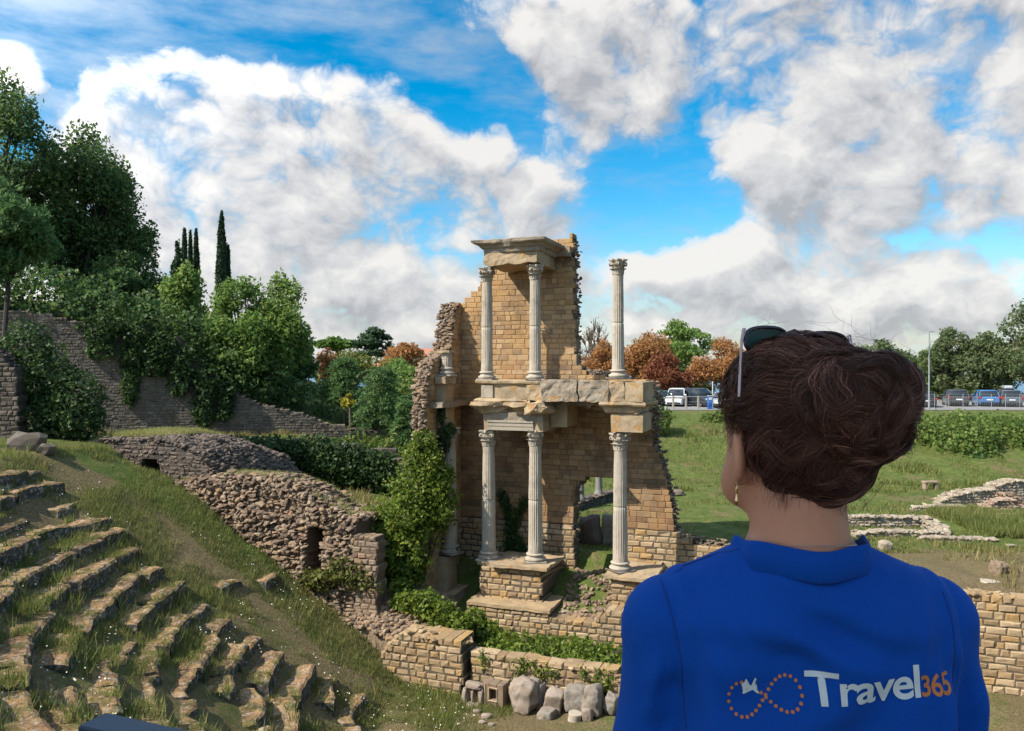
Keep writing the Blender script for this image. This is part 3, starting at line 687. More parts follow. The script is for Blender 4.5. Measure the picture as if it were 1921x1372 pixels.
rough_block('architrave', -.1, 2.30, -.34, 1.98, 4.96, 5.36, SANDB, 41, .012)
mb = MB()
for k, (z0, z1, yy) in enumerate([(4.98, 5.13, -.37), (5.135, 5.27, -.39), (5.275, 5.36, -.42)]): mb.box(.06, 1.92, yy, -.33, z0, z1, .75, bev=.008)
mb.build('marble_fascia', MARB, ruin)
rough_block('cross_beam', 2.26, 3.66, -.58, .35, 6.11, 6.90, SANDG, 42, .05, .06, 4.0); rough_block('cross_beam', 3.68, 4.84, -.56, .35, 6.10, 6.88, SANDG, 43, .05, .06, 4.0)
rough_block('cornice_remnant', 2.5, 3.9, .30, 1.98, 5.72, 6.10, SANDG, 44, .09, .09, 2.2, .25); rough_block('cornice_remnant', 3.85, 5.0, .1, 1.98, 5.66, 6.09, SANDG, 45, .09, .09, 2.0, .30)
rough_block('wall_tie', 2.32, 3.0, .4, 1.98, 5.1, 6.05, SANDB, 46, .02)
rough_block('attic_die', 4.80, 5.40, -.52, .5, 6.13, 6.86, SANDB, 47, .045, .07, 3.5); rough_block('attic_die', 5.405, 6.06, -.50, 1.98, 6.13, 6.84, SANDB, 48, .02, .1)
moulding('cornice', 4.72, 5.92, -.40, 1.985, [(0, 5.70), (.05, 5.76), (.10, 5.90), (.22, 5.98), (.26, 6.03), (.24, 6.12), (.1, 6.13)], SANDB, 49, .035)
rough_block('architrave', 4.86, 6.02, -.36, 1.98, 5.04, 5.70, SANDB, 50, .014)
# side wall mouldings (left)
rough_block('cornice', -2.1, -1.55, -1.0, 1.98, 5.80, 6.0, SANDG, 51, .03); rough_block('impost', -2.1, -1.62, -.55, .55, 6.72, 7.0, SANDB, 52, .035, .08)
rough_block('pilaster', -2.1, -1.72, -.38, .42, 6.0, 6.72, SANDB, 53, .015); rough_block('pilaster', -2.1, -1.66, -.3, .62, -1.4, -.05, SANDB, 54, .02)
rough_block('slab', -2.1, -1.62, -.2, .45, 7.93, 8.02, SANDB, 55, .02, .08)
rough_block('pilaster', -2.1, -1.75, -.2, .6, 4.98, 5.8, SANDB, 56, .02)
rough_block('plinth', -2.15, -1.2, -.6, .9, -2.35, -1.35, ASHLOW, 57, .04)
# --- pedestals and podium
def masonry(name, poly, y0, y1, mat, seed, course=.225, lens=(.2, .5), **kw):
    mb = MB(); d = dict(pil=.03, jit=.015, gap=.018, tj=.05, core=.04); d.update(kw); block_wall(mb, poly, y0, y1, course, lens, seed, **d); return mb.build(name, mat, ruin)
rect = lambda x0, x1, z0, z1: [(x0, z0), (x0, z1), (x1, z1), (x1, z0)]
masonry('pedestal', rect(-.12, 2.3, -1.45, -.1), -.6, 1.97, ASHLOW, 61)
rough_block('pedestal_slab', .32, 2.62, -.85, 1.3, -.09, .03, SANDB, 62, .03, .1); rough_block('pedestal_slab', -.3, .45, -.5, 1.3, -.18, -.06, ASHLOW, 63, .05, .1)
masonry('podium', rect(-.35, 2.86, -2.9, -1.4), -1.35, .5, ASHLOW, 64); rough_block('podium_slab', -.4, 2.9, -1.42, .6, -1.42, -1.30, ASHLOW, 65, .03, .1)
masonry('pedestal', rect(4.98, 6.35, -1.2, -.12), -.6, 1.97, ASHLOW, 66); rough_block('pedestal_slab', 4.66, 6.5, -.8, 1.4, -.13, -.01, SANDB, 67, .03, .1)
masonry('stage_wall', [(2.86, -2.9), (2.86, -1.62), (4.4, -1.58), (4.75, -1.35), (5.0, -1.18), (9.9, -1.15), (9.9, -2.9)], -1.33, -.75, ASHLOW, 68)
masonry('pier', rect(5.0, 9.8, -1.3, -1.1), -1.2, .8, ASHLOW, 69)
masonry('side_pier', rect(-3.05, -2.2, -2.6, -.55), -1.55, -.3, ASH, 70)
# rubble and soil between podium and arch
rng = np.random.default_rng(77); mb = MB(); n = 190; X = 2.9+2.1*rng.random(n); Y = -.9+2.9*rng.random(n)
S = np.stack([.06+.14*rng.random(n)**2, .06+.12*rng.random(n)**2, .04+.08*rng.random(n)], -1)
W = np.array([L2W(a, b) for a, b in zip(X, Y)]); zz = ground(W[:, 0], W[:, 1])-AO[2]; C = np.stack([X, Y, zz+.03], -1); stones(mb, C, S, rng)
mb.build('rubble_heap', RUB, ruin)
for i, (x, y, s, lab) in enumerate([(3.2, -.6, (.16, .1, .06), 'small pale stone lying on the stage wall beside the podium corner'), (4.55, -.95, (.17, .1, .05), 'whitish flat stone lying on top of the low stage wall')]):
    w = L2W(x, y); rock('loose_stone', lab, 'stone', (w[0], w[1], AO[2]-1.52+(.0 if i else -.02)), s, MARB, 80+i)
# ------------------------------------------------------------------ walls round the stage and the court
def wall_thing(name, label, cat, poly, y0, y1, mat, seed, loc, rz, course=.22, lens=(.2, .5), group=None, fringe_n=0, fmat=None, **kw):
    t = thing(name, label, cat, tuple(loc), rz, group); mb = MB(); d = dict(pil=.03, jit=.018, gap=.018, tj=.06, core=.04); d.update(kw)
    block_wall(mb, poly, y0, y1, course, lens, seed, **d); mb.build('masonry', mat, t)
    if fringe_n:
        r = np.random.default_rng(seed); m2 = MB(); top = [p for p in poly]
        xs = np.array([p[0] for p in poly]); x = xs.min()+(xs.max()-xs.min())*r.random(fringe_n); z = []
        zz = np.linspace(max(p[1] for p in poly)+.1, min(p[1] for p in poly), 60)
        for q in x:
            k = next((h for h in zz if inpoly(poly, q, h)), zz[-1]); z.append(k)
        C = np.stack([x, y0+(y1-y0)*r.random(fringe_n), np.array(z)+r.normal(size=fringe_n)*.03], -1)
        stones(m2, C, np.stack([.07+.13*r.random(fringe_n), .07+.1*r.random(fringe_n), .035+.05*r.random(fringe_n)], -1), r); m2.build('capping_rubble', fmat or mat, t)
    return t
wall_thing('orchestra_wall', 'low wall of squared tan stones in front of the green creeper strip', 'wall', [(1.2, -3.4), (1.2, -1.93), (4, -1.98), (10.6, -2.1), (10.6, -3.4)], -4.5, -4.0, ASHLOW, 101, AO, -AA, .25, (.25, .6), fringe_n=60)
wall_thing('parapet_wall', 'tan stone wall ending in a dark corner left of the standing stones', 'wall', [(-2.0, -3.4), (-2.0, -2.3), (-1.5, -1.75), (-1.0, -1.5), (.95, -1.66), (.95, -3.4)], -4.75, -3.7, ASHLOW, 102, AO, -AA, .23, (.2, .5), fringe_n=60)
wall_thing('retaining_wall', 'long tan retaining wall beyond the right shoulder of the blue shirt', 'wall', [(9.9, -3.4), (9.9, -.9), (12, -.2), (16, .02), (26, .05), (26, -3.4)], 1.1, 1.7, ASHLOW, 103, AO, -AA, .24, (.25, .62), fringe_n=160)
# parodos rubble wall with the niche
def niche(x, z): return abs(x+5.4) < .34 and -.2 < z < (1.35+.25*math.cos((x+5.4)*4))
t = thing('rubble_wall', 'long collapsed rubble wall with a small dark niche beside the grassy slope', 'wall', tuple(AO), -AA)
pw = [(-13.2, 0), (-13.1, 1.7), (-12, 2.75), (-11, 3.0), (-9.4, 3.15), (-7.4, 3.15), (-6.6, 2.9), (-6.0, 2.7), (-5.0, 2.2), (-4.2, 1.95), (-3.75, 1.9), (-3.7, 1.3), (-3.6, -2.4), (-13.2, -2.4)]
mb = MB(); block_wall(mb, pw, -3.9, -2.2, .145, (.14, .42), 110, hole=niche, pil=.04, jit=.035, gap=.03, tj=.16, core=.06, yfun=lambda x, z: .22*(z+1)*.5, crs_var=.25)
mb.build('masonry', RUB, t)
rng = np.random.default_rng(111); mb = MB(); n = 1500
x = -13.0+9.4*rng.random(n); ztop = np.interp(x, [p[0] for p in pw[1:11]], [p[1] for p in pw[1:11]]); yy = rng.random(n)
C = np.stack([x, -3.75+2.6*yy+.22*(ztop+1)*.5, ztop+.02-.5*yy**2+rng.normal(size=n)*.05], -1); stones(mb, C, np.stack([.09+.14*rng.random(n), .07+.09*rng.random(n), .04+.05*rng.random(n)], -1), rng)
n = 1700; x = -13.0+9.3*rng.random(n); ztop = np.interp(x, [p[0] for p in pw[1:11]], [p[1] for p in pw[1:11]]); z = -1.5+(ztop+1.5)*rng.random(n); ok = np.array([not niche(a, b) for a, b in zip(x, z)])
C = np.stack([x, -3.93+.11*(z+1), z], -1)[ok]; n = len(C); stones(mb, C, np.stack([.06+.20*rng.random(n)**2, .06+.10*rng.random(n), .03+.09*rng.random(n)**1.5], -1), rng, tilt=.6)
mb.build('loose_rubble', RUB, t)
n = 7000; x_ = -13+9.2*rng.random(n); zt_ = np.interp(x_, [p[0] for p in pw[1:11]], [p[1] for p in pw[1:11]]); yy = rng.random(n); k_ = n2(x_, yy*3, .8, 61) > .1; x_, zt_, yy = x_[k_], zt_[k_], yy[k_]; n = len(x_); h_ = .08+.2*rng.random(n); l_ = (rng.random((n, 2))-.5)*h_[:, None]; B_ = np.stack([x_, -3.7+2.5*yy+.22*(zt_+1)*.5, zt_+.02-.5*yy**2], -1); mg = MB()
mg.add(np.stack([B_-[.012, 0, 0], B_+[.012, 0, 0], B_+np.stack([l_[:, 0], l_[:, 1], h_], -1)], 1).reshape(-1, 3), np.arange(n*3).reshape(-1, 3), rng.random(n)*.6+.4); tag(mg.build('crest_grass', LF_GRS, t), kind='stuff')
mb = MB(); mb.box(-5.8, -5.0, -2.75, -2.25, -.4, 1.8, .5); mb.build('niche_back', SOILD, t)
wall_thing('wall_stub', 'squat brown masonry block between the niche wall and the bright ivy', 'wall', [(-3.68, -2), (-3.68, 1.30), (-2.75, 1.42), (-2.75, -2)], -3.85, -3.2, RUB, 112, AO, -AA, .2, (.2, .45))
# rubble scree under the ivy
rng = np.random.default_rng(113); mb = MB(); n = 1300; a = rng.random(n); b = rng.random(n)
x = -4.6+3.9*a; y = -4.2+2.6*b; zb = np.interp(x, [-4.6, -3, -1.5, -.6], [-1.0, -1.0, -1.35, -1.75])+.25*b-.75*(1-b)**3
C = np.stack([x, y, zb+rng.normal(size=n)*.04], -1); stones(mb, C, np.stack([.09+.12*rng.random(n), .08+.1*rng.random(n), .05+.06*rng.random(n)], -1), rng)
g = np.stack(np.meshgrid(np.linspace(-4.9, -.5, 24), np.linspace(-4.25, -1.5, 16), indexing='ij'), -1); zz = np.interp(g[..., 0], [-4.6, -3, -1.5, -.6], [-1.0, -1.0, -1.35, -1.75])+.25*(g[..., 1]+4.2)/2.6-.75*np.maximum(0, 1-(g[..., 1]+4.2)/2.6)**3-.08-1.2*(g[..., 1] < -4.2)
i = np.arange(23)[:, None]*16+np.arange(15)[None]; mb.add(np.c_[g.reshape(-1, 2), zz.ravel()], np.stack([i, i+16, i+17, i+1], -1).reshape(-1, 4), .3)
V0n = [v for v in mb.V]
o = mb.build('rubble_scree', RUB); o.location = tuple(AO); o.rotation_euler = (0, 0, -AA); tag(o, 'sloping scree of pinkish rubble below the bright ivy', 'rubble')
# vaulted substructure at the top of the slope
def vault(x, z): return abs(x+13.85) < .55 and z < 3.15+.55*math.sqrt(max(0, 1-((x+13.85)/.55)**2))
t = wall_thing('vault_ruin', 'overgrown ruin wall with a dark arched opening above the grass slope', 'ruin', [(-17.6, 1.5), (-17.6, 4.0), (-16.6, 4.3), (-14, 4.42), (-12.3, 4.3), (-11.2, 3.9), (-10.4, 2.9), (-10.2, 1.2)], -3.0, -.9, RUBD, 120, AO, -AA, .16, (.15, .45), fringe_n=1500, hole=vault, jit=.03, tj=.12, fmat=RUBD)
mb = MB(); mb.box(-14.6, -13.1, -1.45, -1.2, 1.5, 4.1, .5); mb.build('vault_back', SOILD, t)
tp = np.array([(-17.4, 4.0), (-16.6, 4.32), (-15.2, 4.42), (-14, 4.45), (-12.3, 4.33), (-11.2, 3.95), (-10.5, 3.2), (-10.0, 2.2)]); gxs = np.linspace(-17.6, -13.3, 60); gys = np.linspace(-2.9, 2.6, 26); a_, b_ = np.meshgrid(gxs, gys, indexing='ij')
zc = np.interp(a_, tp[:, 0], tp[:, 1])+.06+.12*n2(a_, b_, 1.1, 3)-.9*sst(-.8, 3.2, b_)-.25*sst(-2.3, -2.9, b_); mb = MB(); i_ = np.arange(59)[:, None]*26+np.arange(25)[None]; mb.add(np.stack([a_, b_, zc], -1).reshape(-1, 3), np.stack([i_, i_+26, i_+27, i_+1], -1).reshape(-1, 4)); mb.build('turf', M_GROUND, t, True)
rv = np.random.default_rng(125); nb_ = 11000; x_ = -17.5+4.2*rv.random(nb_); y_ = -2.8+5.3*rv.random(nb_); z_ = np.interp(x_, tp[:, 0], tp[:, 1])+.05-.9*sst(-.8, 3.2, y_); h_ = .12+.2*rv.random(nb_); l_ = (rv.random((nb_, 2))-.5)*h_[:, None]; B_ = np.stack([x_, y_, z_], -1); mb = MB()
mb.add(np.stack([B_-[.014, 0, 0], B_+[.014, 0, 0], B_+np.stack([l_[:, 0], l_[:, 1], h_], -1)], 1).reshape(-1, 3), np.arange(nb_*3).reshape(-1, 3), rv.random(nb_)*.5+.5); tag(mb.build('turf_grass', LF_GRS, t), kind='stuff')
ns_ = 1900; x_ = -13.7+3.7*rv.random(ns_); y_ = -3.0+5.6*rv.random(ns_); z_ = np.interp(x_, tp[:, 0], tp[:, 1])+.02-.9*sst(-.8, 3.2, y_)+.12*n2(x_, y_, 1.1, 3); mb = MB(); stones(mb, np.stack([x_, y_, z_], -1), np.stack([.08+.16*rv.random(ns_), .08+.12*rv.random(ns_), .04+.07*rv.random(ns_)], -1), rv)
a_, b_ = np.meshgrid(np.linspace(-13.5, -9.9, 30), gys, indexing='ij'); zc = np.interp(a_, tp[:, 0], tp[:, 1])-.03+.12*n2(a_, b_, 1.1, 3)-.9*sst(-.8, 3.2, b_); i_ = np.arange(29)[:, None]*26+np.arange(25)[None]; mb.add(np.stack([a_, b_, zc], -1).reshape(-1, 3), np.stack([i_, i_+26, i_+27, i_+1], -1).reshape(-1, 4), .2); mb.build('crumbled_slope', RUBD, t)
# left retaining wall in the shade of the hill
d = np.array([25.5, 5.5]); wa = math.atan2(d[1], d[0]); wl = np.hypot(*d); org = np.array([-36, 45-.05, 0])
tops = [(s_, np.interp(-36+s_*math.cos(wa), HX, HZ)+.12*math.sin(s_*1.7)) for s_ in np.linspace(0, wl+4, 24)]
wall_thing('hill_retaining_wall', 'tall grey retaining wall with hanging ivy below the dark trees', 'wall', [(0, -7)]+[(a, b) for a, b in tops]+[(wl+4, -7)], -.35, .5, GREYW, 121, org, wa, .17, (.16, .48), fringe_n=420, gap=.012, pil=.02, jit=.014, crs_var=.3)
p = at(-25, 750, 33)
wall_thing('brick_wall_stub', 'ragged brown masonry stub at the left edge of the picture', 'wall', [(-3, -3.2), (-3, 1.0), (-.6, .7), (0, .3), (.45, -.5), (.55, -3.2)], 0, .8, RUBD, 122, (at(8, 700, 33)[0], 33, .1), .1, .2, (.2, .5), fringe_n=50)
wall_thing('court_wall', 'ivy covered grey wall of the court between the rubble wall and the trees', 'wall', [(0, -4), (0, 2.5), (5, 2.4), (9.6, 1.9), (9.6, -4)], 0, .6, RUBD, 123, (-15.6, 41.3, -6.3), .03, .24, (.25, .6))
wall_thing('court_wall', 'short dark brick wall between the ivy hedge and the bright ivy on the ruin', 'wall', [(0, -4), (0, 1.6), (2.2, 1.75), (2.2, -4)], 0, .5, RUBD, 124, (-6.3, 40.6, -6.3), -.15, .2, (.2, .5), fringe_n=20)
def gnd(p): return float(ground(np.array([p[0]]), np.array([p[1]]))[0])
# ------------------------------------------------------------------ stones standing at the foot of the orchestra wall
def stone_thing(label, u0, u1, v0, v1, Y, dep, mat, seed, tilt=0, lean=0, box=.85, name='carved_stone', cat='stone', rough=.08, yaw=-AA):
    w = (u1-u0)/F*Y/2; h = (v1-v0)/F*Y/2*1.04; p = at((u0+u1)/2, (v0+v1)/2, Y); r = np.random.default_rng(seed); mb = MB()
    stones(mb, np.zeros((1, 3)), np.array([[w*1.12, dep, h*1.08]]), r, 4, 0.0, box, 0, 0)
    cutn = r.normal(size=(11, 3)); cutn /= np.linalg.norm(cutn, axis=1)[:, None]; ext = np.array([w, dep, h])
    for cn in cutn:
        dd = np.abs(cn)@ext*(.62+.2*r.random()); mb.V = [v-np.maximum(0, v@cn-dd)[:, None]*cn for v in mb.V]
    mb.V = [v+np.stack([fbm(v*3.1+seed, a+seed, 5) for a in range(3)], -1)*rough*.55 for v in mb.V]
    V_ = np.concatenate(mb.V); p[2] = float(ground(np.array([p[0]]), np.array([p[1]]))[0])-V_[:, 2].min()-.06; o = mb.build(name, mat, smooth=True); o.location = p; o.rotation_euler = (lean, tilt, yaw); return tag(o, label, cat)
GST = stonemat('grey boulder', [(.235, .205, .17), (.30, .265, .225), (.265, .225, .18)], stainamt=.6, bump=1, bd=.05, lichen=(.30, .29, .25)); PST = stonemat('pinkish block', [(.30, .235, .185), (.34, .28, .23), (.27, .215, .17)], stainamt=.5, bump=1, bd=.05)
# pierced stone: four pieces round a hole
t = thing('pierced_stone', 'broken stone frame with two dark holes, leftmost of the stones along the wall', 'stone', (*at(890, 1302, 25.4)[:2], gnd(at(890, 1302, 25.4))-.03), -AA)
mb = MB(); r = np.random.default_rng(5)
for c, s in [((-.3, 0, .25), (.09, .18, .30)), ((.28, 0, .3), (.1, .18, .36)), ((0, 0, .62), (.36, .18, .13)), ((-.02, 0, .28), (.05, .14, .25)), ((0, .14, .3), (.3, .05, .35)), ((.05, -.05, .04), (.34, .22, .08))]: stones(mb, np.array([c]), np.array([s]), r, 2, .08, .8, 0, .1)
mb.build('frame', PST, t)
t = thing('niche_stone', 'upright carved stone with a moulded square niche, standing against the wall', 'stone', (*at(928, 1310, 25.2)[:2], gnd(at(928, 1310, 25.2))-.03), -AA-.08)
def nblk(z0, z1, x0, x1, y0, y1): mb.box(x0, x1, y0, y1, z0, z1, .5, bev=.02, jit=.008, rng=r)
mb = MB(); nblk(0, .72, -.36, -.13, -.12, .3); nblk(0, .72, .13, .36, -.12, .3); nblk(0, .22, -.132, .132, -.115, .3); nblk(.54, .722, -.132, .132, -.115, .3); nblk(.22, .54, -.132, .132, .1, .3); mb.build('block', stonemat('brown carved stone', [(.20, .14, .10), (.24, .18, .13)], stainamt=.5), t)
mb = MB(); nblk(.19, .57, -.17, -.12, -.15, -.11); nblk(.19, .57, .12, .17, -.15, -.11); nblk(.15, .2, -.17, .17, -.152, -.11); nblk(.56, .61, -.17, .17, -.152, -.11); nblk(0.02, .7, -.30, -.24, -.15, -.11); mb.build('niche_frame', SANDB, t)
stone_thing('tall knobbly boulder with creeper on its head, in the middle of the wall', 960, 1012, 1258, 1320, 24.9, .45, PST, 3, box=.6, rough=.16)
stone_thing('pinkish upright slab leaning to the right against the wall', 1022, 1056, 1274, 1322, 24.7, .3, PST, 14, .18, .1, .9, rough=.06)
stone_thing('squat grey block standing behind the pale column drum', 1060, 1104, 1282, 1330, 24.5, .38, GST, 15, .03, 0, .92, rough=.06)
stone_thing('big rounded grey boulder at the right end of the stone row', 1092, 1131, 1286, 1342, 24.2, .4, GST, 16, .06, -.1, .55, rough=.13)
stone_thing('flat mossy stone lying in front of the leaning slab', 1010, 1042, 1314, 1334, 24.3, .3, GST, 17, 0, 0, .8, rough=.06)
stone_thing('small brown cylinder stump in front of the rounded boulder', 1092, 1112, 1318, 1347, 23.8, .17, PST, 18, 0, 0, .4, rough=.05)
stone_thing('grey stone half hidden by the blue sleeve', 1134, 1160, 1292, 1330, 24.2, .3, GST, 19, .1, 0, .6, rough=.1)
stone_thing('slim grey slab between the tall knobbly boulder and the leaning slab', 1004, 1022, 1268, 1318, 25.0, .25, GST, 20, -.12, 0, .9, rough=.05)
dr = MB(); dr.lathe([(.02, .27), (.18, .265), (.205, .25), (.2, .1), (.21, .0)], 28, rf=lambda th, z: 1+.03*np.sin(th*3+z*9)); o = dr.build('column_drum', MARB, smooth=False); q_ = at(1078, 1341, 23.9); o.location = (q_[0], q_[1], gnd(q_)-.02); o.rotation_euler = (.05, .08, 0); tag(o, 'pale round column drum lying in the grass before the grey block', 'column drum')
for i, (u, v, Y, s) in enumerate([(912, 1330, 24.2, .13), (905, 1336, 23.8, .09), (922, 1338, 23.6, .08), (895, 1322, 24.6, .1)]):
    rock('loose_stone', ('largest of the broken stones in the grass before the stone frame', 'broken stone in the grass nearest the viewer, left of the smallest one', 'smallest broken stone in the grass, right of its group', 'broken stone in the grass at the left, closest to the stone frame')[i], 'stone', (*at(u, v, Y)[:2], gnd(at(u, v, Y))+s*.3), (s*1.4, s, s*.7), PST, 130+i, 'loose stones before the niche stone')
# slabs seen through the arch
stone_thing('dark stone slab standing nearest the left jamb of the arch', 1086, 1102, 1022, 1075, 33.6, .5, RUBD, 21, .03, 0, .92, rough=.04)
stone_thing('dark brown stone slab leaning left, in the middle of the arch', 1096, 1125, 1018, 1076, 33.3, .4, stonemat('purple brown slab', [(.13, .09, .075), (.16, .115, .095)], stainamt=.5), 22, -.14, 0, .93, rough=.05)
stone_thing('ivy grown grey block behind the single right column', 1130, 1158, 1020, 1078, 33.6, .4, GST, 23, 0, 0, .9, rough=.06)
# ------------------------------------------------------------------ lawn behind: column stumps and low footings
def low_wall(label, P0, P1, h, w, seed, mat=RUB, name='low_wall', dens=46, cat='low wall', top=None):
    P0, P1 = np.array(P0, float), np.array(P1, float); L = np.hypot(*(P1-P0)); a = math.atan2(P1[1]-P0[1], P1[0]-P0[0]); z0 = float(ground(np.array([P0[0]]), np.array([P0[1]]))[0])-.15; h = h*.8+.15
    t = thing(name, label, cat, (P0[0], P0[1], z0), a); r = np.random.default_rng(seed); mb = MB()
    prof = top or [(0, h*.8), (L*.3, h), (L*.7, h*.92), (L, h*.85)]
    block_wall(mb, [(0, 0)]+prof+[(L, 0)], -w/2, w/2, .15, (.15, .4), seed, pil=.03, jit=.03, gap=.025, tj=.08, core=.05); mb.build('masonry', mat, t)
    n = int(L*w*dens)+6; mb = MB(); x = L*r.random(n); z = np.interp(x, [p[0] for p in prof], [p[1] for p in prof])
    stones(mb, np.stack([x, (r.random(n)-.5)*w*1.1, z], -1), np.stack([.08+.12*r.random(n), .07+.1*r.random(n), .04+.04*r.random(n)], -1), r); mb.build('capping_rubble', mat, t); return t
RUBL = stonemat('pale footing stone', [(.30, .25, .19), (.38, .32, .245), (.34, .27, .20), (.42, .37, .29)], stainamt=.4, bump=.9, bd=.03)  # paler stone tones for the low walls on the lawn
low_wall('near long footing of the sunken rectangle on the right of the neck', (15.0, 35.0), (18.8, 35.1), .35, .5, 140, RUBL)
low_wall('far long footing of the sunken rectangle, with a shaded inner face', (15.3, 37.6), (19.6, 37.6), .6, .5, 141, RUBL)
low_wall('short end footing closing the sunken rectangle on its right', (18.9, 35.0), (19.5, 37.6), .45, .6, 142, RUBL)
low_wall('pale footing on the lawn left of the pile of ruined walls', (20.6, 41.0), (23.2, 41.2), .35, .5, 143, RUBL)
low_wall('low kerb of stones along the top of the tall green grass', (20.9, 39.7), (25.5, 39.2), .14, .4, 144, RUBL)
low_wall('ruined wall rising to the right, at the left of the stone pile', (23.0, 43.2), (26.0, 43.4), .95, .8, 145, RUBL, top=[(0, .4), (.8, .7), (1.6, .9), (3.0, 1.0)])
low_wall('reddish broken wall in front of the stone pile', (24.3, 41.4), (27.6, 41.2), .75, .7, 146, stonemat('reddish footing', [(.32, .20, .15), (.36, .28, .21), (.33, .25, .19)], stainamt=.4), top=[(0, .3), (.6, .7), (1.5, .75), (1.7, .4), (2.3, .35), (2.4, .7), (3.3, .75)])
low_wall('highest ruined wall of the stone pile at the right edge', (26.0, 43.4), (29.6, 44.0), 1.3, .8, 147, RUBL, top=[(0, 1.2), (1.2, 1.45), (2.6, 1.3), (3.6, 1.1)])
low_wall('cross wall with a shaded face inside the stone pile', (26.3, 41.6), (26.2, 43.2), 1.0, .5, 148, RUB)
low_wall('thin line of flat stones at the front edge of the green strip', (17.6, 34.6), (20.6, 34.1), .13, .4, 149, RUBL)
low_wall('long low wall on the lawn carrying two column stumps, seen through the arch', (3.0, 41.2), (7.0, 47.0), .55, .6, 150, RUBD)
cs = MB(); rr = np.random.default_rng(2); cs.lathe([(.26, 0), (.26, .08), (.2, .14), (.185, .3), (.18, 1.08), (.19, 1.12), (.15, 1.15)], 24)
GRC = stonemat('grey column stump', [(.20, .195, .185), (.25, .24, .225)], stainamt=.6)
for i, (x, y, h, lab) in enumerate([(3.62, 42.1, 1.05, 'left grey column stump on the low wall beyond the arch'), (4.75, 43.75, 1.1, 'right taller grey column stump on the low wall beyond the arch')]):
    if i == 0: c0 = cs.build('column_stump', GRC, smooth=True); c = c0
    else: c = c0.copy(); COL.objects.link(c)
    c.location = (x, y, float(ground(np.array([x]), np.array([y]))[0])+.5); c.scale = (1, 1, h); tag(c, lab, 'column stump', 'column stumps on the lawn')
p = at(1660, 1035, 32.5); rock('loose_block', 'squared pale block beside the shirt collar', 'stone', (p[0], p[1], -7.35), (.28, .25, .28), RUBL, 151, box=.9, sub=2, rough=.06)
p = at(1873, 1095, 28.6); rock('rubble_stump', 'knobbly standing stone near the retaining wall edge', 'stone', (p[0], p[1], -7.3), (.28, .28, .34), RUB, 152, box=.6, sub=3, rough=.15)
p = at(1860, 1112, 27.5); rock('flat_stone', 'flat pale stone below the knobbly standing stone', 'stone', (p[0], p[1], -7.45), (.35, .25, .1), RUBL, 153)
p = at(1898, 1027, 33.0); rock('marble_slab', 'thin white marble slab lying at the foot of the green strip', 'stone', (p[0], p[1], -7.42), (.24, .14, .05), MARB, 154, box=.9)
p = at(1268, 885, 46); rock('lawn_rock', 'dark rock with weeds on the lawn right of the ruin', 'stone', (p[0], p[1], -7.35), (.5, .4, .22), RUBD, 155)
# bench
t = thing('stone_bench', 'small stone bench alone on the lawn left of the pile of walls', 'bench', (at(1745, 930, 48)[0], 48, float(ground(np.array([25.1]), np.array([48.]))[0])), .1)
mb = MB(); mb.box(-.45, .45, -.2, .2, .38, .5, .5, bev=.015); mb.build('seat', RUB, t)
for s in (-.33, .33): mb = MB(); mb.box(s-.08, s+.08, -.16, .16, 0, .38, .5, bev=.01); mb.build('leg', RUB, t)
# ------------------------------------------------------------------ creepers, hedges and shrubs
def foliage_mb(blobs, n, size, rng, shell=.55, asp=.8, out=.6, up=.2, lump=.25):
    """leaf cards over lumpy ellipsoids: blobs = [(centre, radii)]"""
    vol = np.array([r[0]*r[1]+r[1]*r[2]+r[0]*r[2] for _, r in blobs]); k = rng.choice(len(blobs), n, p=vol/vol.sum())
    p, d = in_ball(rng, n, shell); c = np.array([b[0] for b in blobs])[k]; r = np.array([b[1] for b in blobs])[k]
    w = 1+lump*fbm(d*2.3+k[:, None]*3.7, 3, 3)
    P = c+p*r*w[:, None]; mb = MB(); s = size*(.5+1.1*rng.random(n)**1.7)
    leaves(mb, P, s, rng, N=d*out, asp=asp, up=up); return mb
def plant(name, label, cat, blobs, n, size, mat, seed, group=None, stem=None, **kw):
    rng = np.random.default_rng(seed); t = thing(name, label, cat, tuple(np.array(blobs[0][0])*[1, 1, 0]+[0, 0, blobs[0][0][2]-blobs[0][1][2]]), 0, group)
    off = np.array(t.location); mb = foliage_mb([(np.array(c)-off, r) for c, r in blobs], n, size, rng, **kw); mb.build('foliage', mat, t)
    mb = MB(); r = np.random.default_rng(seed+1)
    for c, rr in blobs:
        c = np.array(c)-off; b = np.array([c[0]*.6, c[1]*.6, -.1])
        for q in range(3): mb.tube([b+r.normal(size=3)*.05, (b+c)/2+r.normal(size=3)*.15*np.mean(rr), c+r.normal(size=3)*.3*np.mean(rr)], [.035, .025, .012], 5)
    mb.build('stems', BARKD, t); return t
LB = lambda L: [(L2W(*c), r) for c, r in L]
plant('ivy', 'great bright green ivy climbing the left end of the ruin', 'ivy', LB([((-2.95, -1.9, .6), (1.2, .8, 1.1)), ((-2.55, -1.8, 1.7), (1.35, .75, 1.0)), ((-2.2, -1.65, 2.8), (1.1, .6, .9)), ((-2.1, -1.5, 3.75), (.75, .5, .8)), ((-2.1, -1.45, 4.5), (.45, .4, .55)), ((-1.55, -1.1, 2.1), (.65, .5, .9)), ((-1.55, -1.0, 3.2), (.5, .4, .5)), ((-3.7, -1.9, 1.3), (.9, .6, .6)), ((-4.2, -2.0, 1.2), (.6, .5, .4)), ((-3.5, -2.0, .3), (.8, .6, .6)), ((-2.6, -1.85, -.3), (.75, .6, .65)), ((-3.2, -1.9, 0), (.7, .6, .6))]), 21000, .125, LF_IVY, 201, lump=.6)
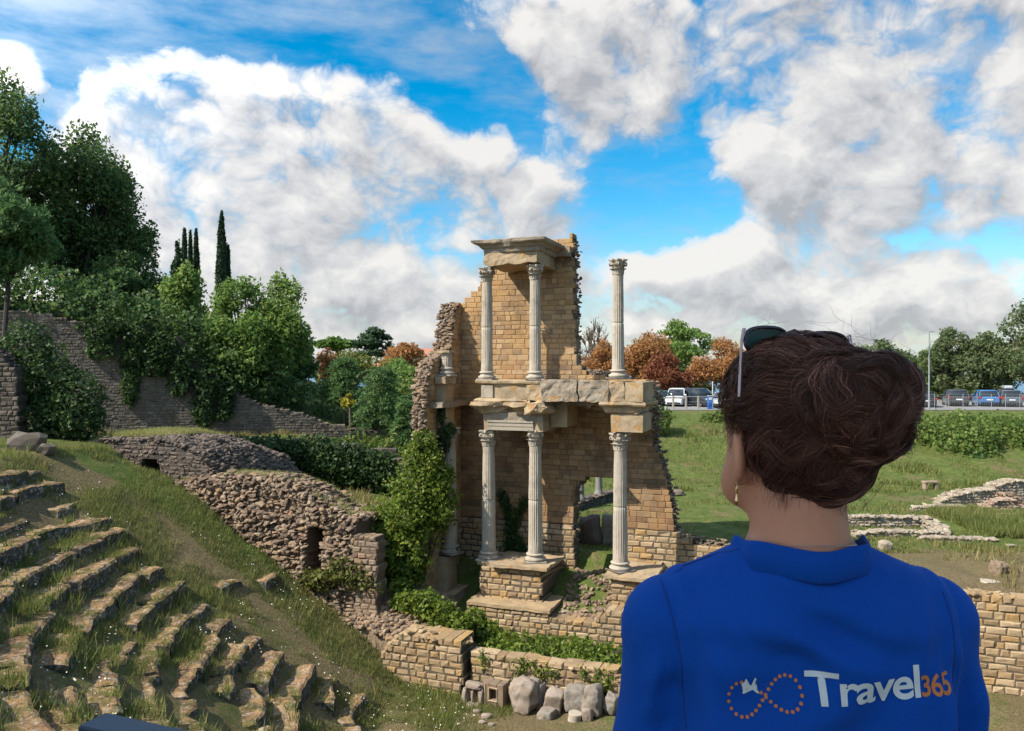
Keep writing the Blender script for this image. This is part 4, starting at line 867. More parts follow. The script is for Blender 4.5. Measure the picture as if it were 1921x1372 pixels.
plant('ivy', 'dark ivy patch round the capital of the engaged left column', 'ivy', LB([((-1.85, -.1, 4.6), (.3, .3, .55)), ((-1.6, -.2, 4.9), (.25, .2, .3)), ((-1.9, -.25, 5.5), (.15, .2, .5)), ((-1.72, .3, .1), (.3, .3, .25))]), 1300, .11, LF_DIVY, 202)
def vine(label, paths, mat, seed, n=500, size=.1, w=.12):
    rng = np.random.default_rng(seed); C = []; mb2 = MB()
    for p in paths:
        p = np.array([L2W(*q) for q in p]); mb2.tube(p, .018, 5); L = np.r_[0, np.cumsum(np.linalg.norm(np.diff(p, axis=0), axis=1))]; q = rng.random(int(n*L[-1]))*L[-1]
        C.append(np.stack([np.interp(q, L, p[:, k]) for k in range(3)], -1)+rng.normal(size=(len(q), 3))*w*np.array([1, .35, 1]))
    C = np.concatenate(C); o = C.mean(0); t = thing('ivy', label, 'ivy', tuple(o)); mb = MB(); leaves(mb, C-o, size*(.6+.8*rng.random(len(C))), rng, N=-np.tile(EY, (len(C), 1))*.6); mb.build('foliage', mat, t)
    mb2.V = [v-o for v in mb2.V]; mb2.build('stems', BARKD, t); return t
vine('dark ivy spreading like a letter on the back wall between the two lower left columns', [[(.3, 1.9, -.2), (.2, 1.88, .8), (.0, 1.88, 1.6), (-.25, 1.88, 2.3)], [(.2, 1.88, .8), (.5, 1.88, 1.4), (.85, 1.88, 2.1)], [(.1, 1.88, .7), (.5, 1.88, .3), (.8, 1.88, -.2)], [(.05, 1.88, .3), (0, 1.88, -.3)]], LF_DIVY, 203, 420, .12, .12)
vine('thin dark ivy on the wall just left of the lower left column', [[(-.75, 1.9, 1.6), (-.85, 1.9, 1.1), (-.7, 1.9, .5)]], LF_DIVY, 204, 120, .1, .08)
vine('creeper hanging over the orchestra wall above the tall boulder', [[(3.0, -4.55, -1.95), (2.9, -4.57, -2.4), (2.85, -4.6, -2.8)], [(3.3, -4.55, -1.95), (3.5, -4.57, -2.3), (4.1, -4.57, -2.2)], [(1.6, -4.55, -1.95), (1.7, -4.57, -2.3)]], LF_IVY, 205, 170, .11, .12)
vine('creeper hanging over the orchestra wall near the blue sleeve', [[(5.4, -4.55, -2.0), (5.5, -4.57, -2.45), (5.8, -4.57, -2.7)], [(5.0, -4.55, -2.0), (5.1, -4.57, -2.3)], [(5.8, -4.55, -2.0), (5.75, -4.57, -2.6)]], LF_IVY, 206, 170, .11, .1)
plant('creeper_strip', 'low bright creeper filling the strip between the orchestra wall and the stage wall', 'creeper', LB([((x, -2.9+.3*math.sin(x*2), -2.12+.07*math.sin(x*3.1)), (.7, 1.25, .30)) for x in np.arange(1.5, 10.2, .6)]), 9500, .13, LF_IVY, 207, lump=.4, up=.6)
plant('shrub', 'pale green bush at the left corner of the podium', 'shrub', LB([((.35, -2.3, -1.85), (.5, .5, .65)), ((.8, -2.3, -2.0), (.5, .5, .45)), ((-.1, -2.2, -2.1), (.4, .4, .4))]), 1700, .14, LF_IVY, 208)
plant('shrub', 'pale green bushes growing on top of the parapet wall below the ivy', 'shrub', LB([((-1.9, -3.2, -.95), (.55, .5, .4)), ((-1.2, -3.1, -1.05), (.6, .5, .55)), ((-.5, -3.2, -1.25), (.6, .5, .5)), ((.2, -3.3, -1.5), (.5, .5, .4)), ((-2.3, -2.9, -.55), (.4, .4, .3))]), 3400, .14, LF_IVY, 209)
plant('shrub', 'straggly olive green shrub in front of the niche wall', 'shrub', LB([((-4.0, -3.9, .1), (.75, .5, .5)), ((-4.8, -4.0, -.25), (.6, .5, .4)), ((-3.3, -3.7, -.15), (.6, .5, .4)), ((-5.3, -4.1, -.3), (.4, .4, .35))]), 2000, .13, leafmat('olive shrub leaves', (.035, .045, .01), (.075, .085, .018), (.13, .13, .03), .3), 210, lump=.5)
plant('ivy_hedge', 'left clipped block of dark ivy along the court wall', 'ivy', [((-16.4+k*.85, 41.0, -4.65), (.8, .8, 1.1)) for k in range(8)], 9500, .17, LF_DIVY, 211, lump=.12)
plant('ivy_hedge', 'right taller block of dark ivy along the court wall', 'ivy', [((-9.7+k*.8, 40.7, -4.75-.18*k), (.8, .8, 1.25)) for k in range(5)], 7000, .17, LF_DIVY, 212, lump=.15)
wpt = lambda X: (X, float(np.interp(X, [-36, -10.5], [45, 50.5]))-.55)
def curtain(X, zt, zb, w): return [((wpt(X)[0], wpt(X)[1], zt-(zt-zb)*f), (w*(1.15-.6*f), .4, (zt-zb)*.27)) for f in (.1, .4, .75)]
plant('hanging_ivy', 'dark ivy curtains hanging down the grey retaining wall', 'ivy', curtain(-24.2, 2.6, .4, 1.3)+curtain(-22.6, 2.2, -2.3, .75)+curtain(-21.4, 1.6, -.6, 1.2)+curtain(-20, .8, -1.8, 1.0)+curtain(-18.6, -.4, -3.8, .9)+curtain(-17.4, -1.2, -3.4, .7), 11000, .2, LF_DIVY, 213, lump=.3)
plant('dark_bush', 'big dark rounded bush in front of the grey retaining wall', 'bush', [((-19.2, 34.6, -1.7), (1.5, 1.3, 1.6)), ((-20.3, 34.8, -.6), (1.3, 1.2, 1.6)), ((-21.3, 35, .5), (1.2, 1.2, 1.5)), ((-18.6, 34.4, -2.3), (1.1, 1, 1.0)), ((-20.6, 34.3, -2.2), (1.2, 1, 1.1))], 9500, .17, LF_DIVY, 214)
TH = [(at(u, v, Y), r) for u, v, Y, r in [(612, 770, 60, 1.1), (640, 800, 55, 1.2), (680, 800, 53, 1.3), (720, 790, 54, 1.5), (765, 790, 54, 1.3), (800, 800, 56, 1.5), (700, 845, 49, 1.0), (745, 850, 48, 1.0), (660, 840, 50, .9), (790, 850, 50, 1.2), (780, 740, 62, 1.5), (590, 790, 57, .8)]]
plant('undergrowth', 'rank green undergrowth round the stems of the young ailanthus trees', 'undergrowth', [(tuple(p), (r*1.3, r, r)) for p, r in TH], 13000, .22, LF_HED, 220, lump=.5)
HS = [(-34, 47, 5.2, 2.2), (-31, 47.5, 4.6, 2.2), (-28, 48.4, 4.2, 2.0), (-25.5, 49, 3.6, 1.8), (-23, 49.3, 3.0, 1.7), (-20.5, 50, 1.6, 1.8), (-18, 50.5, .2, 1.8), (-15.5, 51.5, -1.2, 1.7), (-13, 52.5, -2.2, 1.5)]
plant('undergrowth', 'dark tangled undergrowth along the top of the grey retaining wall', 'undergrowth', [((x, y, z), (r*1.2, r, r*.9)) for x, y, z, r in HS], 15000, .24, LF_OAK, 219, lump=.5)
for i, (u, v, Y, r, lab) in enumerate([(225, 868, 30.6, .35, 'tuft of tall grass at the mouth of the arched opening'), (205, 1090, 23.5, .3, 'leafy weeds growing from the seats beside the slope edge')]): pass
# bank below the car park: rough shrubs
plant('bank_hedge', 'long rough green hedge covering the bank below the car park', 'hedge', [((x, 62.5+1.5*math.sin(x*.9)+(x-27)*-.02, -6.1+.18*math.sin(x*1.7)), (1.7, 4.8, 2.45)) for x in np.arange(27.5, 52, 1.3)], 46000, .28, LF_HED, 215, lump=.15, up=.4)
plant('shrub', 'yellow green shrubs on the grassy bank left of the head', 'shrub', [((at(1335, 790, 66)[0], 66, -4.7), (1.2, .9, .8)), ((at(1360, 785, 66)[0], 66, -4.5), (1.3, .9, .9))], 1500, .24, LF_HED, 216)
plant('dark_sapling', 'dark green sapling at the foot of the bank hedge', 'sapling', [((at(1833, 872, 57)[0], 57, -6.7), (.5, .5, .7))], 500, .22, LF_AIL, 217)
plant('shrub', 'dark green shrub behind the right pier of the ruin', 'shrub', [((at(1218, 745, 62)[0], 62, -3.8), (1.0, 1, 1.6)), ((at(1240, 755, 62)[0], 62, -4.3), (.9, .9, 1.2))], 1500, .22, LF_HED, 218)
# ------------------------------------------------------------------ grass (uncountable)
rng = np.random.default_rng(300)
def blades(n, fx, fy, hgt, wid, dens=None, seed=0, keep=None):
    X, Y = fx(n), fy(n); 
    if keep is not None: k = keep(X, Y); X, Y = X[k], Y[k]
    Z = ground(X, Y); n = len(X); a = rng.random(n)*6.28; h = hgt*(.4+1.1*rng.random(n)); l = (rng.random((n, 2))-.5)*1.1*h[:, None]; w = wid*(.6+.8*rng.random(n))
    dx, dy = np.cos(a)*w, np.sin(a)*w; B = np.stack([X, Y, Z-.02], -1); V = np.stack([B+np.stack([-dx, -dy, 0*h], -1), B+np.stack([dx, dy, 0*h], -1), B+np.stack([l[:, 0], l[:, 1], h], -1)], 1)
    return V.reshape(-1, 3), np.arange(n*3).reshape(n, 3), rng.random(n)
gm = MB()
def seatzone(X, Y):
    a = np.degrees(np.arctan2(Y-CY, X-CX)) % 360; return (a > 175) & (a < 240)
def tuft_keep(sc, thr, s):
    return lambda X, Y: n2(X, Y, sc, s, 3)+.35*(rng.random(len(X))-.5) > thr
def slope(X, Y):
    lx, ly = W2L(X, Y); r = np.hypot(X-CX, Y-CY); return (ly < -3.95) & (r > 5)
gm.add(*blades(380000, lambda n: -22+27*rng.random(n), lambda n: 8+24*rng.random(n), .17, .011, keep=lambda X, Y: slope(X, Y) & (n2(X, Y, 1.5, 21, 3)+.35*(rng.random(len(X))-.5) > np.where(seatzone(X, Y), .30, np.where(W2L(X, Y)[1] > -6.2, -.5, -.12)))))
gm.add(*blades(60000, lambda n: -20+26*rng.random(n), lambda n: 10+20*rng.random(n), .36, .014, keep=lambda X, Y: slope(X, Y) & tuft_keep(1.2, .36, 33)(X, Y)))
gm.add(*blades(22000, lambda n: -3+16*rng.random(n), lambda n: 21+5*rng.random(n), .12, .012, keep=lambda X, Y: slope(X, Y) & tuft_keep(.9, .05, 44)(X, Y)))
def seatz(X, Y):
    r = np.hypot(X-CX, Y-CY); k = np.floor((r-9.35)/PITCH); return ZF+SL*(9.6+PITCH*k-R0)+.31
def blades_on(n, hgt, wid, thr, s):
    a = rad(178)+rad(58)*rng.random(n); r = 9.4+12.6*np.sqrt(rng.random(n)); X, Y = CX+np.cos(a)*r, CY+np.sin(a)*r; k = tuft_keep(1.1, thr, s)(X, Y); X, Y, r = X[k], Y[k], r[k]; Z = seatz(X, Y); n = len(X)
    a = rng.random(n)*6.28; h = hgt*(.4+1.1*rng.random(n)); l = (rng.random((n, 2))-.5)*1.2*h[:, None]; w = wid*(.6+.8*rng.random(n)); dx, dy = np.cos(a)*w, np.sin(a)*w; B = np.stack([X, Y, Z-.04], -1)
    return np.stack([B+np.stack([-dx, -dy, 0*h], -1), B+np.stack([dx, dy, 0*h], -1), B+np.stack([l[:, 0], l[:, 1], h], -1)], 1).reshape(-1, 3), np.arange(n*3).reshape(n, 3), rng.random(n)
gm.add(*blades_on(170000, .09, .010, .32, 91)); gm.add(*blades_on(80000, .26, .012, .52, 92))
tag(gm.build('grass', LF_GRS), kind='stuff')
gm = MB(); lawn = lambda X, Y: (W2L(X, Y)[1] > 3.0) & (Y < 70)
gm.add(*blades(150000, lambda n: 1+34*rng.random(n), lambda n: 32+34*rng.random(n)**1.3, .13, .022, keep=lambda X, Y: lawn(X, Y) & tuft_keep(2.2, -.05, 55)(X, Y)))
gm.add(*blades(30000, lambda n: 20.8+9*rng.random(n), lambda n: 34.6+5.6*rng.random(n), .42, .022))
gm.add(*blades(60000, lambda n: 5+26*rng.random(n), lambda n: 47+20*rng.random(n), .34, .035, keep=tuft_keep(2.5, .3, 66)))
tag(gm.build('lawn_grass', LF_GRS), kind='stuff')
gm = MB(); gm.add(*blades(26000, lambda n: -21+15*rng.random(n), lambda n: 30+20*rng.random(n), .3, .03, keep=lambda X, Y: (W2L(X, Y)[1] > -3.5) & tuft_keep(1.5, .1, 77)(X, Y)))
gm.add(*blades(5000, lambda n: 11+9*rng.random(n), lambda n: 26+8*rng.random(n), .3, .02, keep=lambda X, Y: (W2L(X, Y)[1] > 1.8) & tuft_keep(1.0, .25, 78)(X, Y)))
tag(gm.build('dry_grass', leafmat('dry grass', (.10, .10, .03), (.17, .14, .05), (.26, .21, .10), .3)), kind='stuff')
# tiny white flowers in the slope
X = -16+20*rng.random(9000); Y = 9+20*rng.random(9000); k = slope(X, Y) & (n2(X, Y, 1.6, 88) > .12); X, Y = X[k][:1700], Y[k][:1700]
gm = MB(); leaves(gm, np.stack([X, Y, ground(X, Y)+.16+.12*rng.random(len(X))], -1), .03+.02*rng.random(len(X)), rng, asp=1.0, up=1.2, fold=.1); tag(gm.build('wild_flowers', simplemat('white petals', (.62, .6, .5), .7)), kind='stuff')
# ------------------------------------------------------------------ trees
def gz(X, Y): return float(ground(np.array([X]), np.array([Y]), False)[0])
def tree(name, label, u0, u1, v0, v1, Y, mat, n, size, seed, group=None, bark=BARK, nl=16, lr=.36, flat=1.0, asp=.55, up=.35, droop=0, shell=.25, dep=1.0, zg=None, tr=.03, top=0.0, cat='tree', bare=False):
    """crown survey box in the photo at depth Y -> a tree standing at its real place"""
    rng = np.random.default_rng(seed); c = at((u0+u1)/2, (v0+v1)/2, Y); R = np.array([(u1-u0)/F*Y/2, (u1-u0)/F*Y/2*dep, (v1-v0)/F*Y/2])
    z0 = gz(c[0], Y) if zg is None else zg
    t = thing(name, label, cat, (c[0], Y, z0), 0, group); H = c[2]-z0
    lumps = []
    for i in range(nl):
        d = rng.normal(size=3); d[2] = d[2]*.9+.15; d /= np.linalg.norm(d); f = .35+.42*rng.random()**.6
        l = d*R*f; s = lr*(.7+.6*rng.random()); k = 1-top*max(0, l[2]/R[2])
        lumps.append((np.array([l[0]*k, l[1]*k, H+l[2]]), R*s*np.array([1.05, 1.05, .8*flat])))
    lumps.append((np.array([0, 0, H]), R*.45))
    for a in np.linspace(0, 6.28, 5)[:-1]: lumps.append((np.array([math.cos(a)*R[0]*.72*(1-top*.2), math.sin(a)*R[1]*.6, H+R[2]*(.25-.5*rng.random())]), R*.27))
    lumps.append((np.array([R[0]*.1*rng.normal(), 0, H+R[2]*.78]), R*np.array([.3, .3, .22])))
    lim = [l for l in lumps]
    mb = foliage_mb(lumps, n, size, rng, shell=shell, asp=asp, out=.45, up=up, lump=.35)
    if droop:
        mb = MB(); vol = np.array([np.prod(r)**(2/3) for _, r in lumps]); k = rng.choice(len(lumps), n, p=vol/vol.sum()); p, d = in_ball(rng, n, shell)
        P = np.array([b[0] for b in lumps])[k]+p*np.array([b[1] for b in lumps])[k]*(1+.35*fbm(d*2.3+k[:, None]*3.7, 3, 3))[:, None]; leaves(mb, P, size*(.6+.8*rng.random(n)), rng, N=d*.4, asp=asp, up=up, droop=droop)
    mb.build('crown', mat, t)
    mb = MB(); th = max(.12, tr*(H+R[2])); p0 = np.array([0, 0, -.4]); p1 = np.array([rng.normal()*.1*R[0], rng.normal()*.1*R[1], max(.6, H-R[2]*.75)])
    mid = (p0+p1)/2+rng.normal(size=3)*.04*H*np.array([1, 1, 0]); mb.tube([p0, mid, p1, np.array([p1[0]*.5, p1[1]*.5, H+R[2]*.3])], [th*1.25, th, th*.8, th*.25], 9)
    for c_, r_ in lim:
        b = p1+(np.array([p1[0]*.5, p1[1]*.5, H+R[2]*.3])-p1)*rng.random()*.6; m = (b+c_)/2+np.array([0, 0, -.06*R[2]])+rng.normal(size=3)*.06*R[0]
        mb.tube([b, m, c_], [th*.38, th*.24, th*.08], 6)
        for q in range(3 if not bare else 9):
            e = c_+in_ball(rng, 1, .3)[0][0]*r_*(1.0 if bare else .8); mb.tube([m*.4+c_*.6, (c_+e)/2+rng.normal(size=3)*.05*R[0], e], [th*.14, th*.09, th*.03], 4)
    mb.build('trunk', bark, t); return t
G1 = 'trees on the hill behind the grey retaining wall'
HT = [('broadleaf_tree', 'tall dark tree at the upper left corner, highest of the hill trees', -160, 125, 120, 570, 53, LF_OAK, 26000, .28),
      ('broadleaf_tree', 'wide dark tree with a sunlit crown right of the tallest hill tree', 30, 275, 225, 620, 57, LF_OAK, 30000, .28),
      ('broadleaf_tree', 'dark tree whose loose twigs reach furthest into the clouds', 165, 300, 320, 620, 58, LF_OAK, 13000, .27),
      ('ailanthus_tree', 'lighter green feathery tree with a bent bare stem at the left edge', -90, 105, 330, 560, 36, LF_AIL, 9000, .32),
      ('broadleaf_tree', 'low dark tree filling the gap under the wide dark tree', 100, 330, 470, 640, 55, LF_OAK, 13000, .28),
      ('broadleaf_tree', 'dark dense tree above the hanging ivy', 255, 420, 520, 720, 55, LF_OAK, 12000, .27)]
for i, a in enumerate(HT): tree(*a, 400+i, G1, BARKD, nl=30, lr=.27, **(dict(droop=.6, asp=.35, tr=.009) if 'feathery' in a[1] else {}))
tree('robinia_tree', 'light green leafy tree in front of the cypresses', 300, 400, 490, 700, 53, LF_ROB, 9000, .27, 410, G1, nl=18)
tree('robinia_tree', 'broad light green tree right of the tall cypress', 372, 545, 515, 760, 52, LF_ROB, 19000, .27, 411, G1, nl=26, lr=.3)
tree('robinia_tree', 'light green tree with ragged right side against the clouds', 450, 592, 508, 770, 53, LF_ROB, 15000, .27, 412, G1, nl=24, lr=.3)
tree('broadleaf_tree', 'shaded tree standing low beside the parked white cars', 480, 600, 620, 745, 56, LF_OAK, 8000, .27, 413, G1)
tree('russet_tree', 'small russet tree showing between the light green trees and the feathery sapling', 588, 640, 650, 720, 70, LF_ORG, 1500, .3, 414, 'autumn coloured trees')
def cypress(label, u, v0, v1, w, Y, seed, n=3200):
    rng = np.random.default_rng(seed); c = at(u, v1, Y); Hh = (v1-v0)/F*Y; W = w/F*Y/2; z0 = gz(c[0], Y); t = thing('cypress_tree', label, 'tree', (c[0], Y, z0), 0, 'cypresses on the hill'); b = c[2]-z0
    f = rng.random(n)**.8; rr = W*np.sin(np.clip(.12+f*.95, 0, 1)**.55*math.pi)**.7*(1-f*.35); rr = W*(1-f)**.55*np.clip(f*9+.4, 0, 1); a = rng.random(n)*6.28; q = .55+.45*rng.random(n)**.5
    rr = rr*(1+.28*fbm(np.stack([np.cos(a)*1.3, np.sin(a)*1.3, f*7+seed], -1), 3, 2)); mb = MB(); d = np.stack([np.cos(a), np.sin(a), .5+0*a], -1)
    leaves(mb, np.stack([np.cos(a)*rr*q, np.sin(a)*rr*q, b+f*Hh], -1), .38*(.6+.7*rng.random(n)), rng, N=d*.7, asp=.3, droop=-2.5); mb.build('crown', LF_CYP, t)
    mb = MB(); mb.tube([(0, 0, -.3), (0, 0, b+.5), (.03, 0, b+Hh*.8)], [.25, .2, .05], 8); mb.build('trunk', BARKD, t)
cypress('tall slender cypress standing alone against the clouds', 416, 398, 620, 30, 66, 420, 5200); cypress('short cypress leaning on the right flank of the tall one', 428, 462, 620, 16, 66.5, 421)
cypress('left cypress of the three small ones behind the light green tree', 346, 430, 600, 20, 68, 422); cypress('middle and thinnest cypress of the three small ones', 357, 434, 600, 13, 69, 423); cypress('right cypress of the three small ones behind the light green tree', 368, 431, 600, 18, 68, 424)
tree('spruce_tree', 'dark conifer with drooping boughs left of the three cypresses', 318, 350, 450, 600, 67, LF_CYP, 3500, .3, 425, nl=14, top=.7, droop=.8)
tree('stone_pine', 'flat topped green stone pine on the skyline', 590, 672, 632, 664, 110, LF_PIN, 8000, .45, 430, nl=14, lr=.4, tr=.04, up=.8, zg=-6)
tree('cedar_tree', 'blue green cedar with layered boughs on the skyline', 662, 738, 612, 680, 105, LF_CED, 6000, .42, 431, nl=16, flat=.5, zg=-6)
tree('russet_tree', 'rounded russet tree on the skyline beside the terracotta roof', 718, 800, 642, 710, 100, LF_ORG, 8500, .38, 432, 'autumn coloured trees', nl=14, zg=-6)
tree('broadleaf_tree', 'mid green tree below the russet one', 690, 815, 672, 800, 80, LF_ROB, 13000, .34, 433, 'trees left of the ruin')
tree('broadleaf_tree', 'yellowish green tree below the stone pine', 585, 730, 655, 770, 88, leafmat('yellow green leaves', (.05, .07, .015), (.095, .115, .022), (.16, .16, .035)), 6000, .36, 434, 'trees left of the ruin')
tree('broadleaf_tree', 'pale willow like bush touching the ivy top', 740, 815, 735, 840, 60, LF_OLV, 6500, .24, 435, 'trees left of the ruin', droop=.5, asp=.3)
tree('broadleaf_tree', 'dark thicket tree behind the ivy hedges', 660, 800, 745, 850, 55, LF_OAK, 8000, .25, 436, 'trees left of the ruin')
def ailanthus(label, u0, u1, v0, v1, Y, seed, nf=75):
    """young tree of heaven: thin stem, long pinnate fronds in whorls"""
    rng = np.random.default_rng(seed); c = at((u0+u1)/2, v1, Y); z0 = gz(c[0], Y); W = (u1-u0)/F*Y/2; zt = -(v0-V0)/F*Y-z0; zb = zt*.35
    t = thing('ailanthus_tree', label, 'tree', (c[0], Y, z0), 0, 'young ailanthus trees'); mb = MB(); st = MB(); st.tube([(0, 0, -.3), (.05, 0, zt*.5), (0, 0, zt*.95)], [.09, .06, .02], 7)
    for i in range(nf):
        f = rng.random(); a = rng.random()*6.28; z = zb+(zt-zb)*f; base = np.array([math.cos(a), math.sin(a), 0])*W*(.35*rng.random()*(1-f*.6)); L = W*(.55+.3*rng.random())*(1-.25*f)
        d = np.array([math.cos(a), math.sin(a), .55]); m = 9; q = np.linspace(0, 1, m)[:, None]; P = base+np.array([0, 0, z])+d*L*q-np.array([0, 0, .8])*L*q**2.0
        st.tube([np.array([0, 0, z*.92]), base+np.array([0, 0, z]), P[3], P[-1]], [.022, .014, .01, .004], 4)
        s = np.array([-math.sin(a), math.cos(a), 0]); Q = np.repeat(P[1:], 4, 0)+np.tile(np.array([-.75, -.3, .3, .75])[:, None], (m-1, 1))*s*.24*W**.2+rng.normal(size=((m-1)*4, 3))*.03
        leaves(mb, Q-np.array([0, 0, .04]), .26*(.7+.5*rng.random(len(Q))), rng, asp=.45, up=1.2, rnd=np.clip(.5+.25*rng.normal()+.15*rng.normal(size=len(Q)), 0, 1))
    mb.build('crown', LF_AIL, t); st.build('trunk', BARK, t)
ailanthus('tallest young ailanthus, its thin pale stem visible below the fronds', 600, 690, 672, 800, 52, 440, 110); ailanthus('young ailanthus left of the ivy, darker and bushier', 655, 765, 690, 850, 50, 441, 130); ailanthus('small ailanthus at the right, behind the ivy top', 730, 800, 740, 850, 48, 442, 80)
tree('yellow_shrub', 'small yellow leaved shrub in front of the young ailanthus trees', 640, 668, 738, 772, 50.5, LF_YEL, 500, .24, 443, cat='shrub', nl=6)
# beyond the car park, right half
G2 = 'trees lining the far side of the car park'
RT = [('sparse_tree', 'bare grey crowned tree between the tall ruin wall and the single column', 1078, 1150, 590, 720, 95, LF_BARE, 700, .22, dict(bare=True, nl=26)),
      ('russet_tree', 'russet tree just left of the single upper column', 1090, 1172, 636, 745, 92, LF_ORG, 6000, .34, {}),
      ('russet_tree', 'orange brown tree just right of the single upper column', 1160, 1275, 620, 745, 96, LF_ORG, 13000, .36, dict(nl=24)),
      ('red_tree', 'brick red smaller tree in front of the orange brown one', 1205, 1300, 664, 752, 88, LF_RED, 8500, .30, dict(nl=20)),
      ('broadleaf_tree', 'pale green tree top rising behind the russet trees', 1190, 1350, 600, 720, 108, LF_ROB, 9500, .42, dict(flat=.5, nl=22, lr=.26)),
      ('russet_tree', 'big russet tree left of the sunglasses', 1290, 1430, 632, 750, 90, LF_ORG, 15000, .34, dict(nl=22)),
      ('broadleaf_tree', 'dark green thicket between the red tree and the big russet tree', 1225, 1345, 690, 765, 100, LF_OAK, 7500, .36, {}),
      ('broadleaf_tree', 'pale green tree right behind the hair bun', 1600, 1725, 636, 745, 98, LF_OLV, 9500, .36, {}),
      ('broadleaf_tree', 'mid green tree left of the lamp post', 1690, 1775, 655, 750, 95, LF_ROB, 7500, .34, {}),
      ('broadleaf_tree', 'tall grey green tree right of the lamp post', 1725, 1825, 612, 750, 92, LF_OLV, 13000, .34, dict(nl=24, lr=.28)),
      ('broadleaf_tree', 'bulky dark green tree behind the dark estate car', 1790, 1905, 622, 752, 90, LF_OLV, 15000, .34, dict(nl=24)),
      ('broadleaf_tree', 'highest tree at the right edge, with loose pale sprays', 1860, 2000, 562, 750, 88, LF_OLV, 14000, .32, dict(nl=28, lr=.26)),
      ('broadleaf_tree', 'low green bushes behind the dark estate car', 1700, 1921, 712, 765, 93, LF_HED, 9000, .32, {}),
      ('broadleaf_tree', 'leafy tree hidden mostly by the head', 1430, 1620, 650, 745, 97, LF_ROB, 6000, .36, {})]
for i, a in enumerate(RT): tree(*a[:-1], 460+i, G2, **a[-1])
# two unseen trees added behind the camera to shade the woman
for i, (x, y, z, r, lab) in enumerate([(-8.0, -1.9, 7.2, 3.6, 'unseen leafy tree added behind the viewer to shade the woman'), (-4.9, -2.6, 5.2, 2.3, 'smaller unseen tree added behind the viewer to shade the woman')]):
    rng = np.random.default_rng(490+i); t = thing('added_shade_tree', lab, 'tree', (x, y, gz(x, y)), 0, 'unseen trees added for shade'); z -= gz(x, y)
    mb = foliage_mb([(np.array([0, 0, z])+rng.normal(size=3)*.45*r, np.array([r, r, r*.8])*.62) for _ in range(9)], 15000, .34, rng, shell=.1, asp=.7); mb.build('crown', LF_OAK, t)
    mb = MB(); mb.tube([(0, 0, -.4), (.1, .1, z*.5), (0, 0, z+.8)], [.26, .2, .06], 9); mb.build('trunk', BARK, t)
# ------------------------------------------------------------------ cars
GLASS = simplemat('car glass', (.02, .025, .03), .08, spec=.6); RUBR = simplemat('tyre rubber', (.02, .02, .02), .85); RIM = simplemat('alloy', (.45, .45, .46), .35, .8); LAMPR = simplemat('tail lamp lens', (.30, .02, .015), .2); LAMPW = simplemat('head lamp lens', (.6, .62, .65), .1); PLASB = simplemat('black plastic', (.025, .025, .027), .6); PLATE = simplemat('number plate', (.6, .6, .58), .5); PLATEY = simplemat('yellow plate', (.6, .45, .05), .5)
def paint(name, col): return simplemat(name, col, .28, .0, .5, 3, .06, extra={'Coat Weight': .6, 'Coat Roughness': .06})
def loft(secs, close=True):
    """secs: list of rings (n,3)"""
    mb = MB(); n = len(secs[0]); V = np.concatenate(secs); i = np.arange(n); j = (i+1) % n
    mb.add(V, np.concatenate([np.stack([k*n+i, k*n+j, (k+1)*n+j, (k+1)*n+i], -1) for k in range(len(secs)-1)]), .5)
    for k, f in ((0, 1), (len(secs)-1, -1)): mb.P.append(np.arange(k*n, k*n+n)[::f][None]); mb.R.append(np.array([.5]))
    return mb
